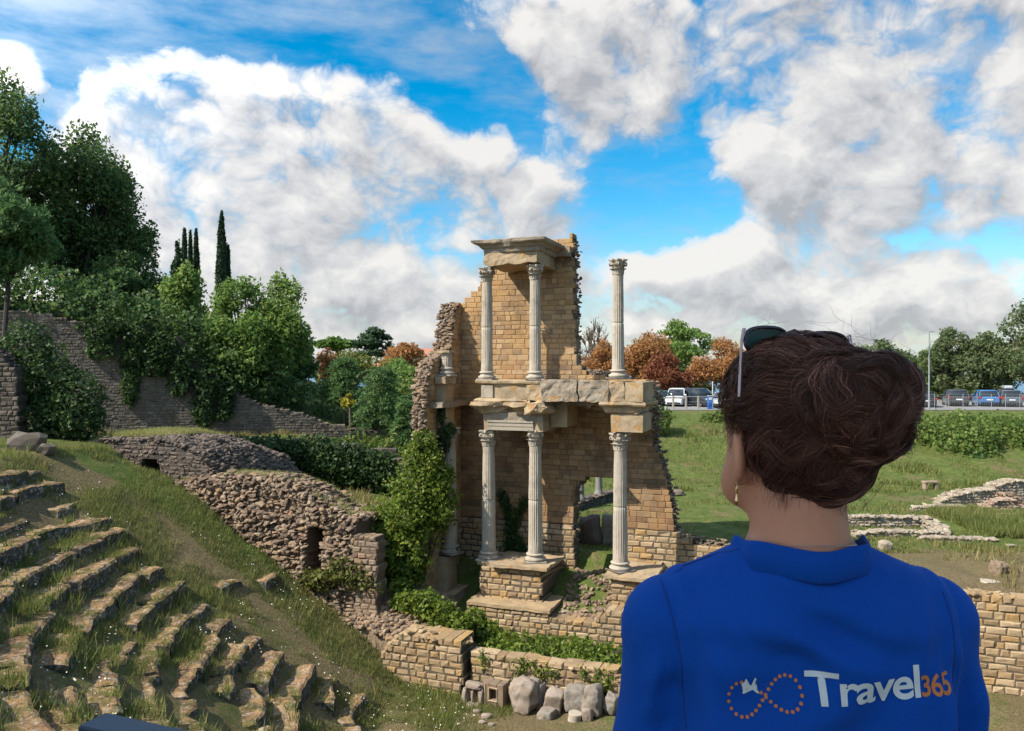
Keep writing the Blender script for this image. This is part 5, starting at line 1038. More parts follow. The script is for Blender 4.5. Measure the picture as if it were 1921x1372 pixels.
def make_car(name, label, loc, rz, mat, L=4.2, W=1.76, H=1.5, kind='hatch', plate=PLATE, box=False, group=None):
    t = thing(name, label, 'van' if kind == 'van' else 'car', loc, rz, group); hw = W/2; g = .18
    if kind == 'van': prof = [(-.5, .35, .95, 1.0), (-.485, .9, .99, 1.0), (-.2, 1.0, 1, 1.0), (.22, 1.0, 1, 1), (.36, .62, 1, .97), (.47, .56, .96, .92), (.5, .4, .88, .85)]
    # lower body sections along x (front +x): (f, top height, width)
    bt = .62*H if kind != 'van' else .6*H
    secs = []
    for f, zt, zb, w in [(-.5, bt*.86, .38, .90), (-.485, bt*.97, .26, .95), (-.42, bt*1.0, g, .99), (-.25, bt*1.01, g, 1.0), (.1, bt*.99, g, 1.0), (.28, bt*.95, g, 1.0), (.40, bt*.87, g, .97), (.47, bt*.78, .2, .90), (.5, bt*.62, .3, .80)]:
        x = f*L; h = hw*w; secs.append(np.array([(x, -h*.93, zb), (x, -h, zb+.12), (x, -h, zt-.18), (x, -h*.94, zt-.03), (x, -h*.7, zt), (x, h*.7, zt), (x, h*.94, zt-.03), (x, h, zt-.18), (x, h, zb+.12), (x, h*.93, zb)]))
    b = fixn(loft(secs).build('body', mat, t, True)); b.data.shade_flat() if hasattr(b.data, 'shade_flat') else None
    rear = -.47 if kind in ('hatch', 'suv', 'van') else -.33; fr0, fr1 = (.27, .06) if kind != 'van' else (.33, .2)
    def cab(z0, z1, xr0, xr1, xf0, xf1, w0, w1, nm, m):
        s = []
        for f in (0, .5, .92, 1): z = z0+(z1-z0)*f; xr = xr0+(xr1-xr0)*f; xf = xf0+(xf1-xf0)*f; w = w0+(w1-w0)*f; q = .06 if f < .95 else .14; s.append(np.array([(xr, -w+q, z), (xr+q, -w, z), (xf-q, -w, z), (xf, -w+q, z), (xf, w-q, z), (xf-q, w, z), (xr+q, w, z), (xr, w-q, z)]))
        return fixn(loft(s).build(nm, m, t, True))
    zc = bt-.03; zr = H-.07
    cab(zc, zr, rear*L, (rear+.07)*L, fr0*L, fr1*L, hw*.93, hw*.78, 'windows', GLASS)
    cab(zr-.02, H, (rear+.06)*L, (rear+.10)*L, (fr1+.01)*L, (fr1-.05)*L, hw*.80, hw*.70, 'roof', mat)
    pm = MB()
    for s in (-1, 1):
        for f0, f1 in (((rear+.0), (rear+.09)), (-.10, -.10+.03), (fr0-.02, fr1-.02)):
            pm.tube([(f0*L, s*hw*.94, zc), (f1*L if f0 != -.10 else f0*L, s*hw*.795, zr)], .045, 5)
    pm.build('pillars', mat, t)
    if kind == 'van': bx = MB(); bx.box(-.49*L, -.02*L, -hw*.96, hw*.96, bt-.1, H-.02, .5, bev=.07); bx.build('cargo_body', mat, t)
    r = .32 if kind != 'suv' else .35
    for sx in (-.30, .31):
        for s in (-1, 1):
            w = bpy.data.objects.new('wheel', None); COL.objects.link(w); w.parent = t; w.location = (sx*L, s*(hw-.10), r); w.rotation_euler = (math.pi/2, 0, 0)
            m = MB(); m.lathe([(r*.62, -.1), (r*.9, -.11), (r, -.07), (r, .07), (r*.9, .11), (r*.62, .1)], 20, cap=False); m.build('tyre', RUBR, w, True)
            m = MB(); m.lathe([(.02, -.09*s*-1), (r*.2, .085), (r*.64, .08), (r*.64, -.08), (.02, -.08)], 16, cap=False); m.build('rim', RIM, w)
    for s in (-1, 1):
        m = MB(); m.box(-.505*L, -.47*L, s*hw*.88-.13, s*hw*.88+.05*s+.09, bt*.78, bt*.98, .5, bev=.02); m.build('tail_light', LAMPR, t)
        m = MB(); m.box(.455*L, .485*L, s*hw*.70-.15, s*hw*.70+.15, bt*.60, bt*.76, .5, bev=.02); m.build('headlight', LAMPW, t)
        m = MB(); m.box(.20*L, .235*L, s*hw*1.08-.09, s*hw*1.08+.09, bt-.02, bt+.12, .5, bev=.02); m.build('wing_mirror', mat, t)
    m = MB(); m.box(-.512*L, -.47*L, -hw*.85, hw*.85, .28, .45, .5, bev=.02); m.build('bumper', PLASB, t); m = MB(); m.box(.47*L, .508*L, -hw*.72, hw*.72, .24, .42, .5, bev=.02); m.build('bumper', PLASB, t)
    m = MB(); m.box(-.514*L, -.50*L, -.26, .26, bt*.62, bt*.62+.12, .5); m.build('number_plate', plate, t); m = MB(); m.box(.50*L, .514*L, -.26, .26, .44, .55, .5); m.build('number_plate', plate, t)
    return t
CZ = -3.965
P_W, P_K, P_B, P_S, P_G = paint('white car paint', (.62, .63, .64)), paint('black car paint', (.022, .023, .026)), paint('blue car paint', (.05, .14, .32)), paint('silver car paint', (.32, .34, .36)), paint('dark green car paint', (.03, .10, .09))
def cx(u, Y): return float(at(u, 700, Y)[0])
GC = 'cars in the car park'
make_car('parked_car', 'white people carrier parked behind the wooden rail fence', (cx(1270, 79), 79, CZ), rad(250), P_W, 4.5, 1.8, 1.72, 'hatch', group=GC)
make_car('parked_car', 'black off road car with a yellow plate beside the white people carrier', (cx(1313, 78), 78.2, CZ), rad(-68), P_K, 4.6, 1.85, 1.75, 'suv', PLATEY, group=GC)
make_car('parked_car', 'silver car nosing out behind the hair on the left', (cx(1358, 76), 76, CZ), rad(240), P_S, 4.2, 1.76, 1.5, group=GC)
make_car('parked_car', 'dark green car half hidden behind the fence post and trunk', (cx(1238, 80), 80, CZ), rad(80), P_G, 4.2, 1.76, 1.5, group=GC)
make_car('parked_car', 'black saloon nearest the hair bun on the right', (cx(1738, 77), 77.5, CZ), rad(70), P_K, 4.4, 1.78, 1.5, 'sedan', group=GC)
make_car('parked_car', 'dark grey car between the black saloon and the blue car', (cx(1796, 79), 79.4, CZ), rad(70), paint('graphite car paint', (.05, .053, .058)), 4.5, 1.84, 1.62, 'suv', group=GC)
make_car('parked_car', 'blue car seen from behind, parked by the wire fence', (cx(1848, 79), 79.0, CZ), rad(70), P_B, 4.3, 1.8, 1.58, group=GC)
c = make_car('parked_car', 'dark grey car with a pale box on its roof at the right edge', (cx(1895, 78), 78.4, CZ), rad(68), paint('slate car paint', (.085, .10, .12)), 4.6, 1.84, 1.6, 'suv', group=GC)
t = thing('roof_box', 'pale grey luggage box on the roof of the dark grey car at the right edge', 'roof box', (cx(1893, 78), 78.3, CZ+1.6), rad(68)); m = MB(); m.box(-.95, .9, -.38, .38, .06, .42, .5, bev=.12); m.build('shell', P_S, t); m = MB(); m.box(-.5, -.44, -.5, .5, 0, .06, .5); m.build('bar', PLASB, t); m = MB(); m.box(.44, .5, -.5, .5, 0, .06, .5); m.build('bar', PLASB, t)
for i, (u, Y, a, m_, lab) in enumerate([(566, 82, 15, P_W, 'white car half hidden by the shaded tree, left of the two'), (590, 80, 12, P_W, 'white car with dark windows, right of the two by the shaded tree'), (606, 85, 10, P_B, 'bluish car behind the white pair by the shaded tree'), (578, 88, 20, P_S, 'silver car in the back row by the shaded tree')]):
    X = cx(u, Y); make_car('parked_car', lab, (X, Y, gz(X, Y)-.05), rad(a), m_, 4.2, 1.78, 1.5, group=GC)
# ------------------------------------------------------------------ fences, posts, lamp, houses
STEEL = simplemat('galvanised steel', (.33, .34, .34), .5, .5); WOODG = simplemat('grey weathered timber', (.28, .25, .21), .9, nsc=12, namt=.3)
t = thing('wire_fence', 'wire mesh fence on steel posts along the bank at the right', 'fence', (cx(1700, 72), 72, -4.0)); x1 = cx(1950, 72)-cx(1700, 72); k = 0
for x in np.arange(0, x1, 1.28): m = MB(); m.tube([(x, 0, -.3), (x, 0, 1.45)], .028, 6); m.build('post', STEEL, t)
m = MB()
for z in (.08, .45, .85, 1.2, 1.4): m.tube([(0, 0, z), (x1, 0, z)], .006, 4)
for x in np.arange(.16, x1, .16): m.tube([(x, .0, .08), (x, .0, 1.4)], .004, 3)
m.build('wire_mesh', STEEL, t)
t = thing('rail_fence', 'grey timber post and rail fence left of the head', 'fence', (cx(1236, 72.4), 72.4, -4.0)); xs = [cx(u, 72.4)-cx(1236, 72.4) for u in (1238, 1263, 1287, 1310)]
for i, x in enumerate(xs): m = MB(); m.box(x-.09, x+.09, -.08, .08, -.3, 1.25, .5, bev=.02); m.build('post', WOODG, t)
m = MB(); m.box(xs[0]+.09, xs[2]-.09, -.045, .045, 1.0, 1.14, .5, bev=.015); m.build('rail', WOODG, t); m = MB(); m.tube([(xs[2], -.02, 1.18), (cx(1420, 72.4)-cx(1236, 72.4), 0, 1.3)], .03, 6); m.tube([(xs[2], .02, .7), (cx(1420, 72.4)-cx(1236, 72.4), 0, .72)], .015, 6); m.build('tube_rail', STEEL, t)
t = thing('lamp_post', 'tall slim grey lamp post at the edge of the car park', 'lamp post', (cx(1743, 72.6), 72.6, -4.0)); h = -(623-V0)/F*72.6+4; m = MB(); m.tube([(0, 0, -.2), (0, 0, h*.5), (0, 0, h)], [.085, .065, .045], 10); m.tube([(-.03, 0, h-.02), (.2, -.05, h+.02)], .03, 6); m.build('pole', STEEL, t); m = MB(); m.box(.0, .42, -.13, .02, h, h+.07, .5, bev=.02); m.build('lamp_head', STEEL, t)
t = thing('sign_pole', 'short pale pole in front of the big russet tree', 'pole', (cx(1337, 73.5), 73.5, -4.0)); m = MB(); m.tube([(0, 0, -.2), (0, 0, 2.55)], .05, 8); m.build('pole', simplemat('pale painted steel', (.5, .5, .48), .5), t)
t = thing('ticket_machine', 'blue ticket machine beside the pale pole', 'ticket machine', (cx(1332, 72.9), 72.9, -4.0), .1); m = MB(); m.box(-.2, .2, -.15, .15, 0, 1.2, .5, bev=.03); m.build('cabinet', simplemat('blue cabinet paint', (.03, .12, .38), .4), t); m = MB(); m.box(-.13, .13, -.165, -.14, .85, 1.1, .5, bev=.01); m.build('display', LAMPW, t); m = MB(); m.box(-.22, .22, -.17, .17, 1.2, 1.28, .5, bev=.02); m.build('cap', P_S, t)
TERR = simplemat('terracotta tiles', (.40, .17, .10), .9, nsc=6, namt=.35); PLAS = simplemat('ochre plaster', (.48, .34, .22), .9, nsc=2); SHUT = simplemat('dark shutters', (.06, .07, .06), .7)
def house(label, u, Y, v_eave, w, d, ridge, rz, wall=PLAS):
    X = cx(u, Y); ze = -(v_eave-V0)/F*Y; z0 = -14; t = thing('house', label, 'house', (X, Y, z0), rz); h = ze-z0; m = MB(); m.box(-w/2, w/2, -d/2, d/2, 0, h); m.build('wall', wall, t)
    r = MB(); o = .35; r.prism([(-d/2-o, h-.05), (d/2+o, h-.05), (0, h+ridge)], -w/2-o, w/2+o); M = np.eye(4); M[:3, 0] = (0, 1, 0); M[:3, 1] = (1, 0, 0); r.xf(M); rf = fixn(r.build('roof', TERR, t))
    for x in (-w*.25, w*.2):
        c = MB(); c.box(x-.3, x+.3, -.3, .3, h+ridge-.6, h+ridge+.9, .5); c.box(x-.4, x+.4, -.4, .4, h+ridge+.9, h+ridge+1.0, .5); c.build('chimney', wall, rf)
    for x in np.arange(-w/2+1.2, w/2-.6, 2.4):
        q = MB(); q.box(x-.45, x+.45, -d/2-.06, -d/2+.02, h-2.4, h-1.0, .5); q.build('window', SHUT, t)
house('house with a terracotta roof showing above the side wall of the ruin', 800, 130, 668, 9, 8, 1.2, .25); house('ochre house low behind the russet tree', 752, 140, 690, 8, 8, 1.2, -.2)
# ------------------------------------------------------------------ the woman in the blue shirt
BX, BY = .356, 1.0; FEET = -1.65
HC = np.array([.352, 1.0, -.062]); YW = rad(13)
HF = np.array([-math.sin(YW), math.cos(YW), 0]); HL = np.array([-math.cos(YW), -math.sin(YW), 0]); HM = np.stack([HL, HF, np.array([0, 0, 1.])], 1)
def hl(l, f, z): return HC+HL*l+HF*f+np.array([0, 0, z])
person = thing('person', 'woman seen from behind in a royal blue lettered t-shirt with a messy dark bun', 'person', (BX, BY, FEET))
PO = np.array([BX, BY, FEET])
def mesh_from_sdf(f, lo, hi, h, name, mat, parent, smooth=1):
    G = grid(lo, hi, h); D = f(G); V, Q = surface_nets(D, lo, h)
    for _ in range(smooth):
        A = np.zeros_like(V); c = np.zeros(len(V))
        for a in range(4):
            np.add.at(A, Q[:, a], V[Q[:, (a+1) % 4]]); np.add.at(c, Q[:, a], 1)
            np.add.at(A, Q[:, (a+1) % 4], V[Q[:, a]]); np.add.at(c, Q[:, (a+1) % 4], 1)
        V = V*.45+.55*A/np.maximum(c, 1)[:, None]
    return V, Q
# --- body: head, neck, ears, torso, arms with hands, legs
def rz_(a): c, s = math.cos(a), math.sin(a); return np.array([[c, -s, 0], [s, c, 0], [0, 0, 1.]])
EARM = {s: (rz_(s*rad(32))@np.array([[1, 0, 0], [0, .96, .26], [0, -.26, .96]])) for s in (1, -1)}
def head_sdf(P):
    q = (P-HC)@HM
    d = ell(q, (0, -.006, -.002), (.074, .090, .086)); d = smin(d, ell(q, (0, .042, -.045), (.058, .052, .075)), .03)
    d = smin(d, cone(q, (.03, .055, -.085), (0, .078, -.112), .03, .022), .03); d = smin(d, cone(q, (-.03, .055, -.085), (0, .078, -.112), .03, .022), .03)
    for s in (-1, 1): d = smin(d, cone(q, (s*.058, .0, -.05), (s*.045, .05, -.098), .018, .018), .025)
    d = smin(d, cone(q, (0, .09, -.01), (0, .112, -.045), .008, .013), .012)                        # nose
    for s in (-1, 1): d = smin(d, -(-ell(q, (s*.03, .085, .008), (.016, .01, .008))), .01)
    d = np.maximum(d, -ell(q, (0, .112, -.078), (.022, .012, .003)))                               # mouth line
    for s in (-1, 1):
        e = ell(q, (s*.081, -.012, -.042), (.0085, .024, .037), EARM[s])
        e = np.maximum(e, -ell(q, (s*.098, -.002, -.038), (.014, .014, .024))); e = smin(e, ell(q, (s*.076, -.004, -.072), (.008, .011, .012)), .006); d = smin(d, e, .005)
    n = smin(cone(P, (BX+.002, .985, -.33), (.352, .995, -.15), .062, .054), cone(P, (BX, .97, -.30), (.354, .975, -.17), .055, .045), .02)
    return smin(d, n, .028)
def torso_sdf(P, o=0):
    d = ell(P, (BX, 1.0, -.52), (.165+o, .095+o, .30)); d = smin(d, ell(P, (BX, 1.0, -.78), (.155+o, .10+o, .24)), .08)
    for s in (-1, 1):
        d = smin(d, cone(P, (BX+s*.05, .985, -.255-o), (BX+s*.160, .995, -.312-o*.4), .036+o, .046+o), .05)
        d = smin(d, ell(P, (BX+s*.078, .95, -.42), (.075+o, .05+o, .11)), .05)
        d = smin(d, cone(P, (BX+s*.160, .995, -.342), (BX+s*.200, 1.0, -.64), .046+o, .042+o), .022)
    return d
V1, Q1 = mesh_from_sdf(lambda P: smin(head_sdf(P), torso_sdf(P, -.017), .02), (.13, .82, -.44), (.58, 1.16, .06), .0028, '', None, None, 1)
def lower_sdf(P):
    d = torso_sdf(P, -.017); d = smin(d, ell(P, (BX, 1.0, -.92), (.165, .115, .14)), .06)
    for s in (-1, 1):
        d = smin(d, cone(P, (BX+s*.200, 1.0, -.62), (BX+s*.215, 1.06, -.84), .040, .026), .02)
        hnd = np.array([BX+s*.217, 1.075, -.90]); d = smin(d, ell(P, hnd, (.017, .036, .045)), .015)
        for k in range(4): b = hnd+np.array([0, -.024+.017*k, -.035]); e = b+np.array([-s*.012, .012, -.05+.006*abs(k-1.5)]); d = smin(d, cone(P, b, e, .0085, .007), .006)
        d = smin(d, cone(P, hnd+np.array([0, .03, .01]), hnd+np.array([-s*.015, .062, -.035]), .011, .008), .01)
        d = smin(d, cone(P, (BX+s*.085, 1.0, -.95), (BX+s*.09, 1.01, -1.24), .085, .055), .03); d = smin(d, cone(P, (BX+s*.09, 1.01, -1.24), (BX+s*.092, .99, -1.57), .055, .035), .02)
        d = smin(d, cone(P, (BX+s*.092, .99, -1.60), (BX+s*.10, 1.14, -1.62), .032, .026), .02)
    return d
V2, Q2 = mesh_from_sdf(lower_sdf, (.06, .82, -1.66), (.66, 1.22, -.40), .0075, '', None, None, 1)
t = NT('skin'); n1 = t.noise(60, 4); n2_ = t.noise(9, 3); c = t.mix(n2_, (.54, .20, .105), (.70, .29, .155)); c = t.mix(.25, c, t.mix(n1, (.3, .15, .1), (.5, .3, .22)))
SKIN = t.done(t.bsdf(c, .52, spec=.35, nrm=t.bump(n1, .25, .002), extra={'Subsurface Weight': .12, 'Subsurface Radius': (.012, .005, .003), 'Subsurface Scale': 1.0}))
mb = MB(); mb.add(V1-PO, Q1); mb.add(V2-PO, Q2); mb.build('body', SKIN, person, True)
# --- shirt
rngp = np.random.default_rng(12)
def pxy(u, v): return (u-U0)/F*.905, -(v-V0)/F*.905
FOLDS = [(1425, 1040, 1315, 1110, .0022, .006), (1440, 1062, 1610, 1078, .0016, .006), (1470, 1098, 1670, 1128, .0018, .008), (1500, 1140, 1700, 1150, .0012, .009), (1305, 1140, 1345, 1270, .0018, .007), (1335, 1130, 1400, 1230, .0014, .008),
         (1752, 1130, 1725, 1270, .0018, .008), (1800, 1190, 1785, 1372, .0022, .006), (1826, 1220, 1832, 1372, .0020, .006), (1768, 1230, 1752, 1372, .0016, .007), (1245, 1240, 1228, 1372, .0020, .007), (1205, 1200, 1190, 1372, .0014, .007), (1320, 1290, 1335, 1372, .0012, .008), (1600, 1040, 1700, 1090, .0016, .006)]
def shirt_sdf(P):
    x, y, z = P[..., 0]-BX, P[..., 1], P[..., 2]
    d = torso_sdf(P, .010); d = smin(d, ell(P, (BX, 1.0, -.80), (.182, .125, .30)), .08)
    d = smin(d, ell(P, (BX, .955, -.335), (.135, .055, .085)), .05)
    lo = smin(torso_sdf(P, .013), cone(P, (BX, 1, -.4), (BX, 1, -1), .1, .16), .05) if False else d
    back = sst(1.0, .93, y)
    f = .0045*np.sin(z*95+x*18+2*np.sin(x*20)+1.2)*np.exp(-((z+.315)/.03)**2)*np.exp(-(x/.10)**2)          # folds under the collar
    f += .0040*np.sin((z*48-x*30)+1.5*np.sin(x*14+z*10))*np.exp(-((z+.40)/.09)**2)*sst(.15, .05, np.abs(x))*back
    f += .0050*np.sin(x*95+z*25+2*np.sin(z*21))*sst(.09, .15, x)*sst(-.33, -.42, z)                           # gathers beside the right sleeve
    f += .0038*np.sin(x*80-z*30+1.7*np.sin(z*17))*sst(.085, .14, -x)*sst(-.30, -.40, z)
    f += .0012*fbm(P*np.array([14, 8, 9.]), 21, 3)+.0030*fbm(np.stack([x*6+z*9, y*3, z*16-x*10], -1), 31, 2)*back
    for s, xs in ((-1, -.166-.11*np.clip(-(z+.27), 0, .3)*.55), (1, .172+.11*np.clip(-(z+.27), 0, .3)*.55)):
        f -= .0016*np.exp(-((x-xs+(-.012*s)*np.sin((z+.27)*8))/.0035)**2)*sst(1.06, 1.0, y); f += .0016*np.exp(-((x-xs+.014*s)/.009)**2)*sst(1.06, 1.0, y)
    for u0_, v0_, u1_, v1_, A_, w_ in FOLDS:
        a_ = np.array(pxy(u0_, v0_)); b_ = np.array(pxy(u1_, v1_)); e_ = b_-a_; q_ = np.stack([x+BX, z], -1)-a_; t_ = (q_@e_)/(e_@e_); dd_ = np.abs(q_[..., 0]*e_[1]-q_[..., 1]*e_[0])/np.linalg.norm(e_)
        f += A_*np.exp(-(dd_/w_)**2)*sst(-.15, .25, t_)*sst(1.15, .7, t_)*back
    d = d-np.maximum(f*1.9, -.009)
    # seam from collar to shoulder point
    hole = np.sqrt(((x)/.070)**2+((y-.992)/.066)**2)-1; d = np.maximum(d, -np.maximum(hole*.06, -(z+.30)))
    d = np.where((x/.0750)**2+((y-.990)/.0690)**2 < 1, np.maximum(d, z+.2330+.05*np.clip((y-.992)/.066, 0, 1)), d)
    d = np.maximum(d, -(z+.98)); arm = np.maximum(np.abs(x)-.15, 0)
    d = np.where(np.abs(x) > .165, np.maximum(d, -(z+.585)), d)
    return d
Vs, Qs = mesh_from_sdf(shirt_sdf, (.06, .82, -1.0), (.66, 1.2, -.17), .0034, '', None, None, 3)
t = NT('blue cotton'); n1 = t.noise(420, 2, .5); n3 = t.noise(5, 4); c = t.mix(n3, (.0028, .050, .270), (.0036, .062, .325)); c = t.mix(.35, c, t.mix(n1, (.002, .035, .20), (.005, .080, .40)))
COT = t.done(t.bsdf(c, .85, spec=.12, nrm=t.bump(n1, .35, .0015), extra={'Sheen Weight': .10, 'Sheen Roughness': .5, 'Sheen Tint': (.3, .5, 1, 1)}))
mb = MB(); mb.add(Vs-PO, Qs); shirt = mb.build('shirt', COT, person, True); shirt['label'] = 'royal blue cotton t-shirt with white and orange print on the back'
# collar band
mb = MB(); ring = []; nth = 72
for k in range(nth):
    a = k/nth*2*math.pi; cx_, cy_ = math.cos(a), math.sin(a); bk = max(0, -cy_); zc = -.2300-.052*max(0, cy_)+.003*(1-bk); R = np.array([.0775*cx_, .0715*cy_]); o = np.array([cx_, cy_]); wob = .0018*math.sin(a*7)+.0035*math.exp(-((a-3.75)/.22)**2)
    for dr, dz in ((-.001, .0165), (.001, .018), (.0032, .0165), (.0055, .004), (.0085, -.0155), (.005, -.0185), (-.001, -.006)): ring.append((BX+R[0]+o[0]*(dr+wob), .990+R[1]+o[1]*(dr+wob), zc+dz+.0015*math.sin(a*5)+.004*math.exp(-((a-3.8)/.25)**2)))
m = 7; i = np.arange(nth)[:, None]; j = np.arange(m)[None]; q = np.stack([i*m+j, ((i+1) % nth)*m+j, ((i+1) % nth)*m+(j+1) % m, i*m+(j+1) % m], -1).reshape(-1, 4)
mb.add(np.array(ring)-PO, q); fixn(mb.build('collar', COT, shirt, True))
# trousers and shoes (below the picture)
def pants(P):
    d = ell(P, (BX, 1.0, -.93), (.178, .13, .13))
    for s in (-1, 1): d = smin(d, cone(P, (BX+s*.085, 1.0, -.97), (BX+s*.092, 1.0, -1.54), .098, .06), .02)
    return np.maximum(d, np.maximum(P[..., 2]+.86, -(P[..., 2]+1.56)))
Vp, Qp = mesh_from_sdf(pants, (.1, .82, -1.6), (.62, 1.2, -.82), .009, '', None, None, 1); mb = MB(); mb.add(Vp-PO, Qp); mb.build('trousers', simplemat('dark denim', (.03, .04, .07), .9), person, True)
for s in (-1, 1):
    Vq, Qq = mesh_from_sdf(lambda P: np.maximum(smin(cone(P, (BX+s*.092, .985, -1.59), (BX+s*.10, 1.14, -1.61), .046, .04), ell(P, (BX+s*.092, .985, -1.56), (.045, .05, .05)), .02), -(P[..., 2]+1.648)), (BX+s*.095-.08, .9, -1.66), (BX+s*.095+.08, 1.22, -1.48), .008, '', None, None, 1)
    mb = MB(); mb.add(Vq-PO, Qq); mb.build('shoe', simplemat('white canvas', (.6, .6, .58), .8), person, True)
# --- print on the back of the shirt
bvh = BVHTree.FromPolygons([tuple(v) for v in Vs], [tuple(q) for q in Qs])
def on_back(x, z, off=.0012):
    h = bvh.ray_cast(Vector((x, .5, z)), Vector((0, 1, 0))); p, n = h[0], h[1]
    if n.y > 0: n = -n
    return np.array(p+Vector((0, -1, 0))*off)
YB = .905
SEAM = simplemat('seam thread', (.002, .030, .17), .9)
def seam(pts, name, r=.0009):
    s = np.linspace(0, len(pts)-1, 60); U = np.interp(s, np.arange(len(pts)), [p[0] for p in pts]); V = np.interp(s, np.arange(len(pts)), [p[1] for p in pts])
    for _ in range(6): U[1:-1] = .5*U[1:-1]+.25*(U[2:]+U[:-2]); V[1:-1] = .5*V[1:-1]+.25*(V[2:]+V[:-2])
    L = []
    for u, v in zip(U, V):
        x, z = (u-U0)/F*YB, -(v-V0)/F*YB; h = bvh.ray_cast(Vector((x, .5, z)), Vector((0, 1, 0)))
        if h[0] is not None: L.append(np.array(h[0])+np.array([0, -.0001, 0])-PO)
    if len(L) > 4: mb = MB(); mb.tube(np.array(L), r, 6); mb.build(name, SEAM, shirt, True)
seam([(1262, 1122), (1270, 1160), (1280, 1210), (1287, 1260), (1292, 1320), (1296, 1380), (1298, 1440)], 'armhole_seam'); seam([(1806, 1130), (1808, 1170), (1807, 1220), (1805, 1280), (1802, 1330), (1800, 1440)], 'armhole_seam')
seam([(1290, 1106), (1330, 1086), (1380, 1068), (1420, 1056)], 'shoulder_seam', .0007)
def px(u, v): return (u-U0)/F*YB, -(v-V0)/F*YB
import bmesh
def flat_print(bm, mat, name):
    bmesh.ops.triangulate(bm, faces=bm.faces)
    for _ in range(6):
        es = [e for e in bm.edges if e.calc_length() > .005]
        if not es: break
        bmesh.ops.subdivide_edges(bm, edges=es, cuts=1); bmesh.ops.triangulate(bm, faces=bm.faces)
    for v in bm.verts: v.co = Vector(on_back(v.co.x, v.co.z)-PO)
    me = bpy.data.meshes.new(name); bm.to_mesh(me); bm.free(); o = bpy.data.objects.new(name, me); COL.objects.link(o); me.materials.append(mat); o.parent = shirt; fixn(o)
    for p in me.polygons: p.use_smooth = True
    return o
INKW = simplemat('white print', (.60, .60, .58), .7, nsc=90, namt=.12); INKO = simplemat('orange print', (.52, .16, .045), .7, nsc=90, namt=.15)
def word(s, u0, u1, v0, v1, skew, bold, mat, name, ctrack=1.0):
    cu = bpy.data.curves.new('t', 'FONT'); cu.body = s; cu.size = 1; cu.offset = bold; cu.space_character = ctrack; cu.fill_mode = 'FRONT'; cu.resolution_u = 6
    o = bpy.data.objects.new('t', cu); COL.objects.link(o); dg = bpy.context.evaluated_depsgraph_get(); me = o.evaluated_get(dg).to_mesh(); bm = bmesh.new(); bm.from_mesh(me); o.evaluated_get(dg).to_mesh_clear()
    bpy.data.objects.remove(o); bpy.data.curves.remove(cu)
    bmesh.ops.remove_doubles(bm, verts=bm.verts, dist=1e-4)
    X = [v.co.x for v in bm.verts]; Y = [v.co.y for v in bm.verts]; x0, x1, y0, y1 = min(X), max(X), min(Y), max(Y); a = px(u0, v1); b = px(u1, v0)
    for v in bm.verts:
        f, g = (v.co.x-x0)/(x1-x0), (v.co.y-y0)/(y1-y0); x = a[0]+f*(b[0]-a[0])-g*.0012; z = a[1]+g*(b[1]-a[1])+f*skew; v.co = Vector((x, 0, z))
    return flat_print(bm, mat, name)
word('Travel', 1506, 1719, 1254, 1313, .0072, .020, INKW, 'lettering', .93); word('365', 1722, 1787, 1262, 1301, -.0008, .020, INKO, 'number_lettering', .92)
bm = bmesh.new(); A, N = .0405, 35
for k in range(N):
    s = (k+.5)/N*2*math.pi; c = math.cos(s)/(1+math.sin(s)**2*.72); w = math.sin(s)*math.cos(s)/(1+math.sin(s)**2*.55)*1.25
    if .62 < (s/(2*math.pi)) < 0: continue
    x, z = c*A*1.0, w*A*.95; ca, sa = math.cos(rad(9)), math.sin(rad(9)); ox, oz = px(1430, 1300); xx, zz = ox+x*ca-z*sa, oz+x*sa+z*ca
    if math.hypot(xx-px(1405, 1283)[0], zz-px(1405, 1283)[1]) < .0085: continue
    vs = [bm.verts.new((xx+.0021*math.cos(q/10*6.283), 0, zz+.0021*math.sin(q/10*6.283))) for q in range(10)]; bm.faces.new(vs)
flat_print(bm, INKO, 'dotted_loop_print')
bm = bmesh.new(); pl = [(1.0, 0), (.8, .1), (.28, .11), (-.12, .95), (-.34, .95), (-.10, .11), (-.6, .10), (-.8, .34), (-.95, .34), (-.82, 0), (-.95, -.34), (-.8, -.34), (-.6, -.10), (-.10, -.11), (-.34, -.95), (-.12, -.95), (.28, -.11), (.8, -.1)]
ox, oz = px(1405, 1284); an = rad(-38)
bm.faces.new([bm.verts.new((ox+.0118*(x*math.cos(an)-z*math.sin(an)), 0, oz+.0118*(x*math.sin(an)+z*math.cos(an)))) for x, z in pl]); flat_print(bm, INKW, 'aeroplane_print')
# --- hair: a solid mass below, thousands of strands over it
BUN = np.array([.394, .908, -.046])
def hair_sdf(P):
    q = (P-HC)@HM; d = ell(q, (0, -.012, .004), (.084, .097, .087))
    line = -.103+.092*sst(-.032, .008, q[..., 1])+.55*np.maximum(0, q[..., 1]-.035); d = np.maximum(d, (line-q[..., 2])*.75)
    d = smin(d, ell(P, BUN, (.054, .046, .056)), .004); d = smin(d, ell(P, (.376, .944, -.104), (.042, .042, .046)), .010); d = smin(d, ell(P, (.357, .955, -.100), (.050, .042, .052)), .012); d = smin(d, ell(P, (.336, .966, -.102), (.045, .040, .054)), .012)
    d = smin(d, ell(P, (.424, .912, -.022), (.028, .034, .029)), .003)
    return d
def hgrad(P, e=.0015):
    g = np.stack([hair_sdf(P+np.eye(3)[k]*e)-hair_sdf(P-np.eye(3)[k]*e) for k in range(3)], -1); return g/(np.linalg.norm(g, axis=-1, keepdims=True)+1e-9)
Vh, Qh = mesh_from_sdf(lambda P: hair_sdf(P)+.002*fbm(P*60, 4, 2), (.24, .82, -.20), (.52, 1.14, .07), .004, '', None, None, 1)
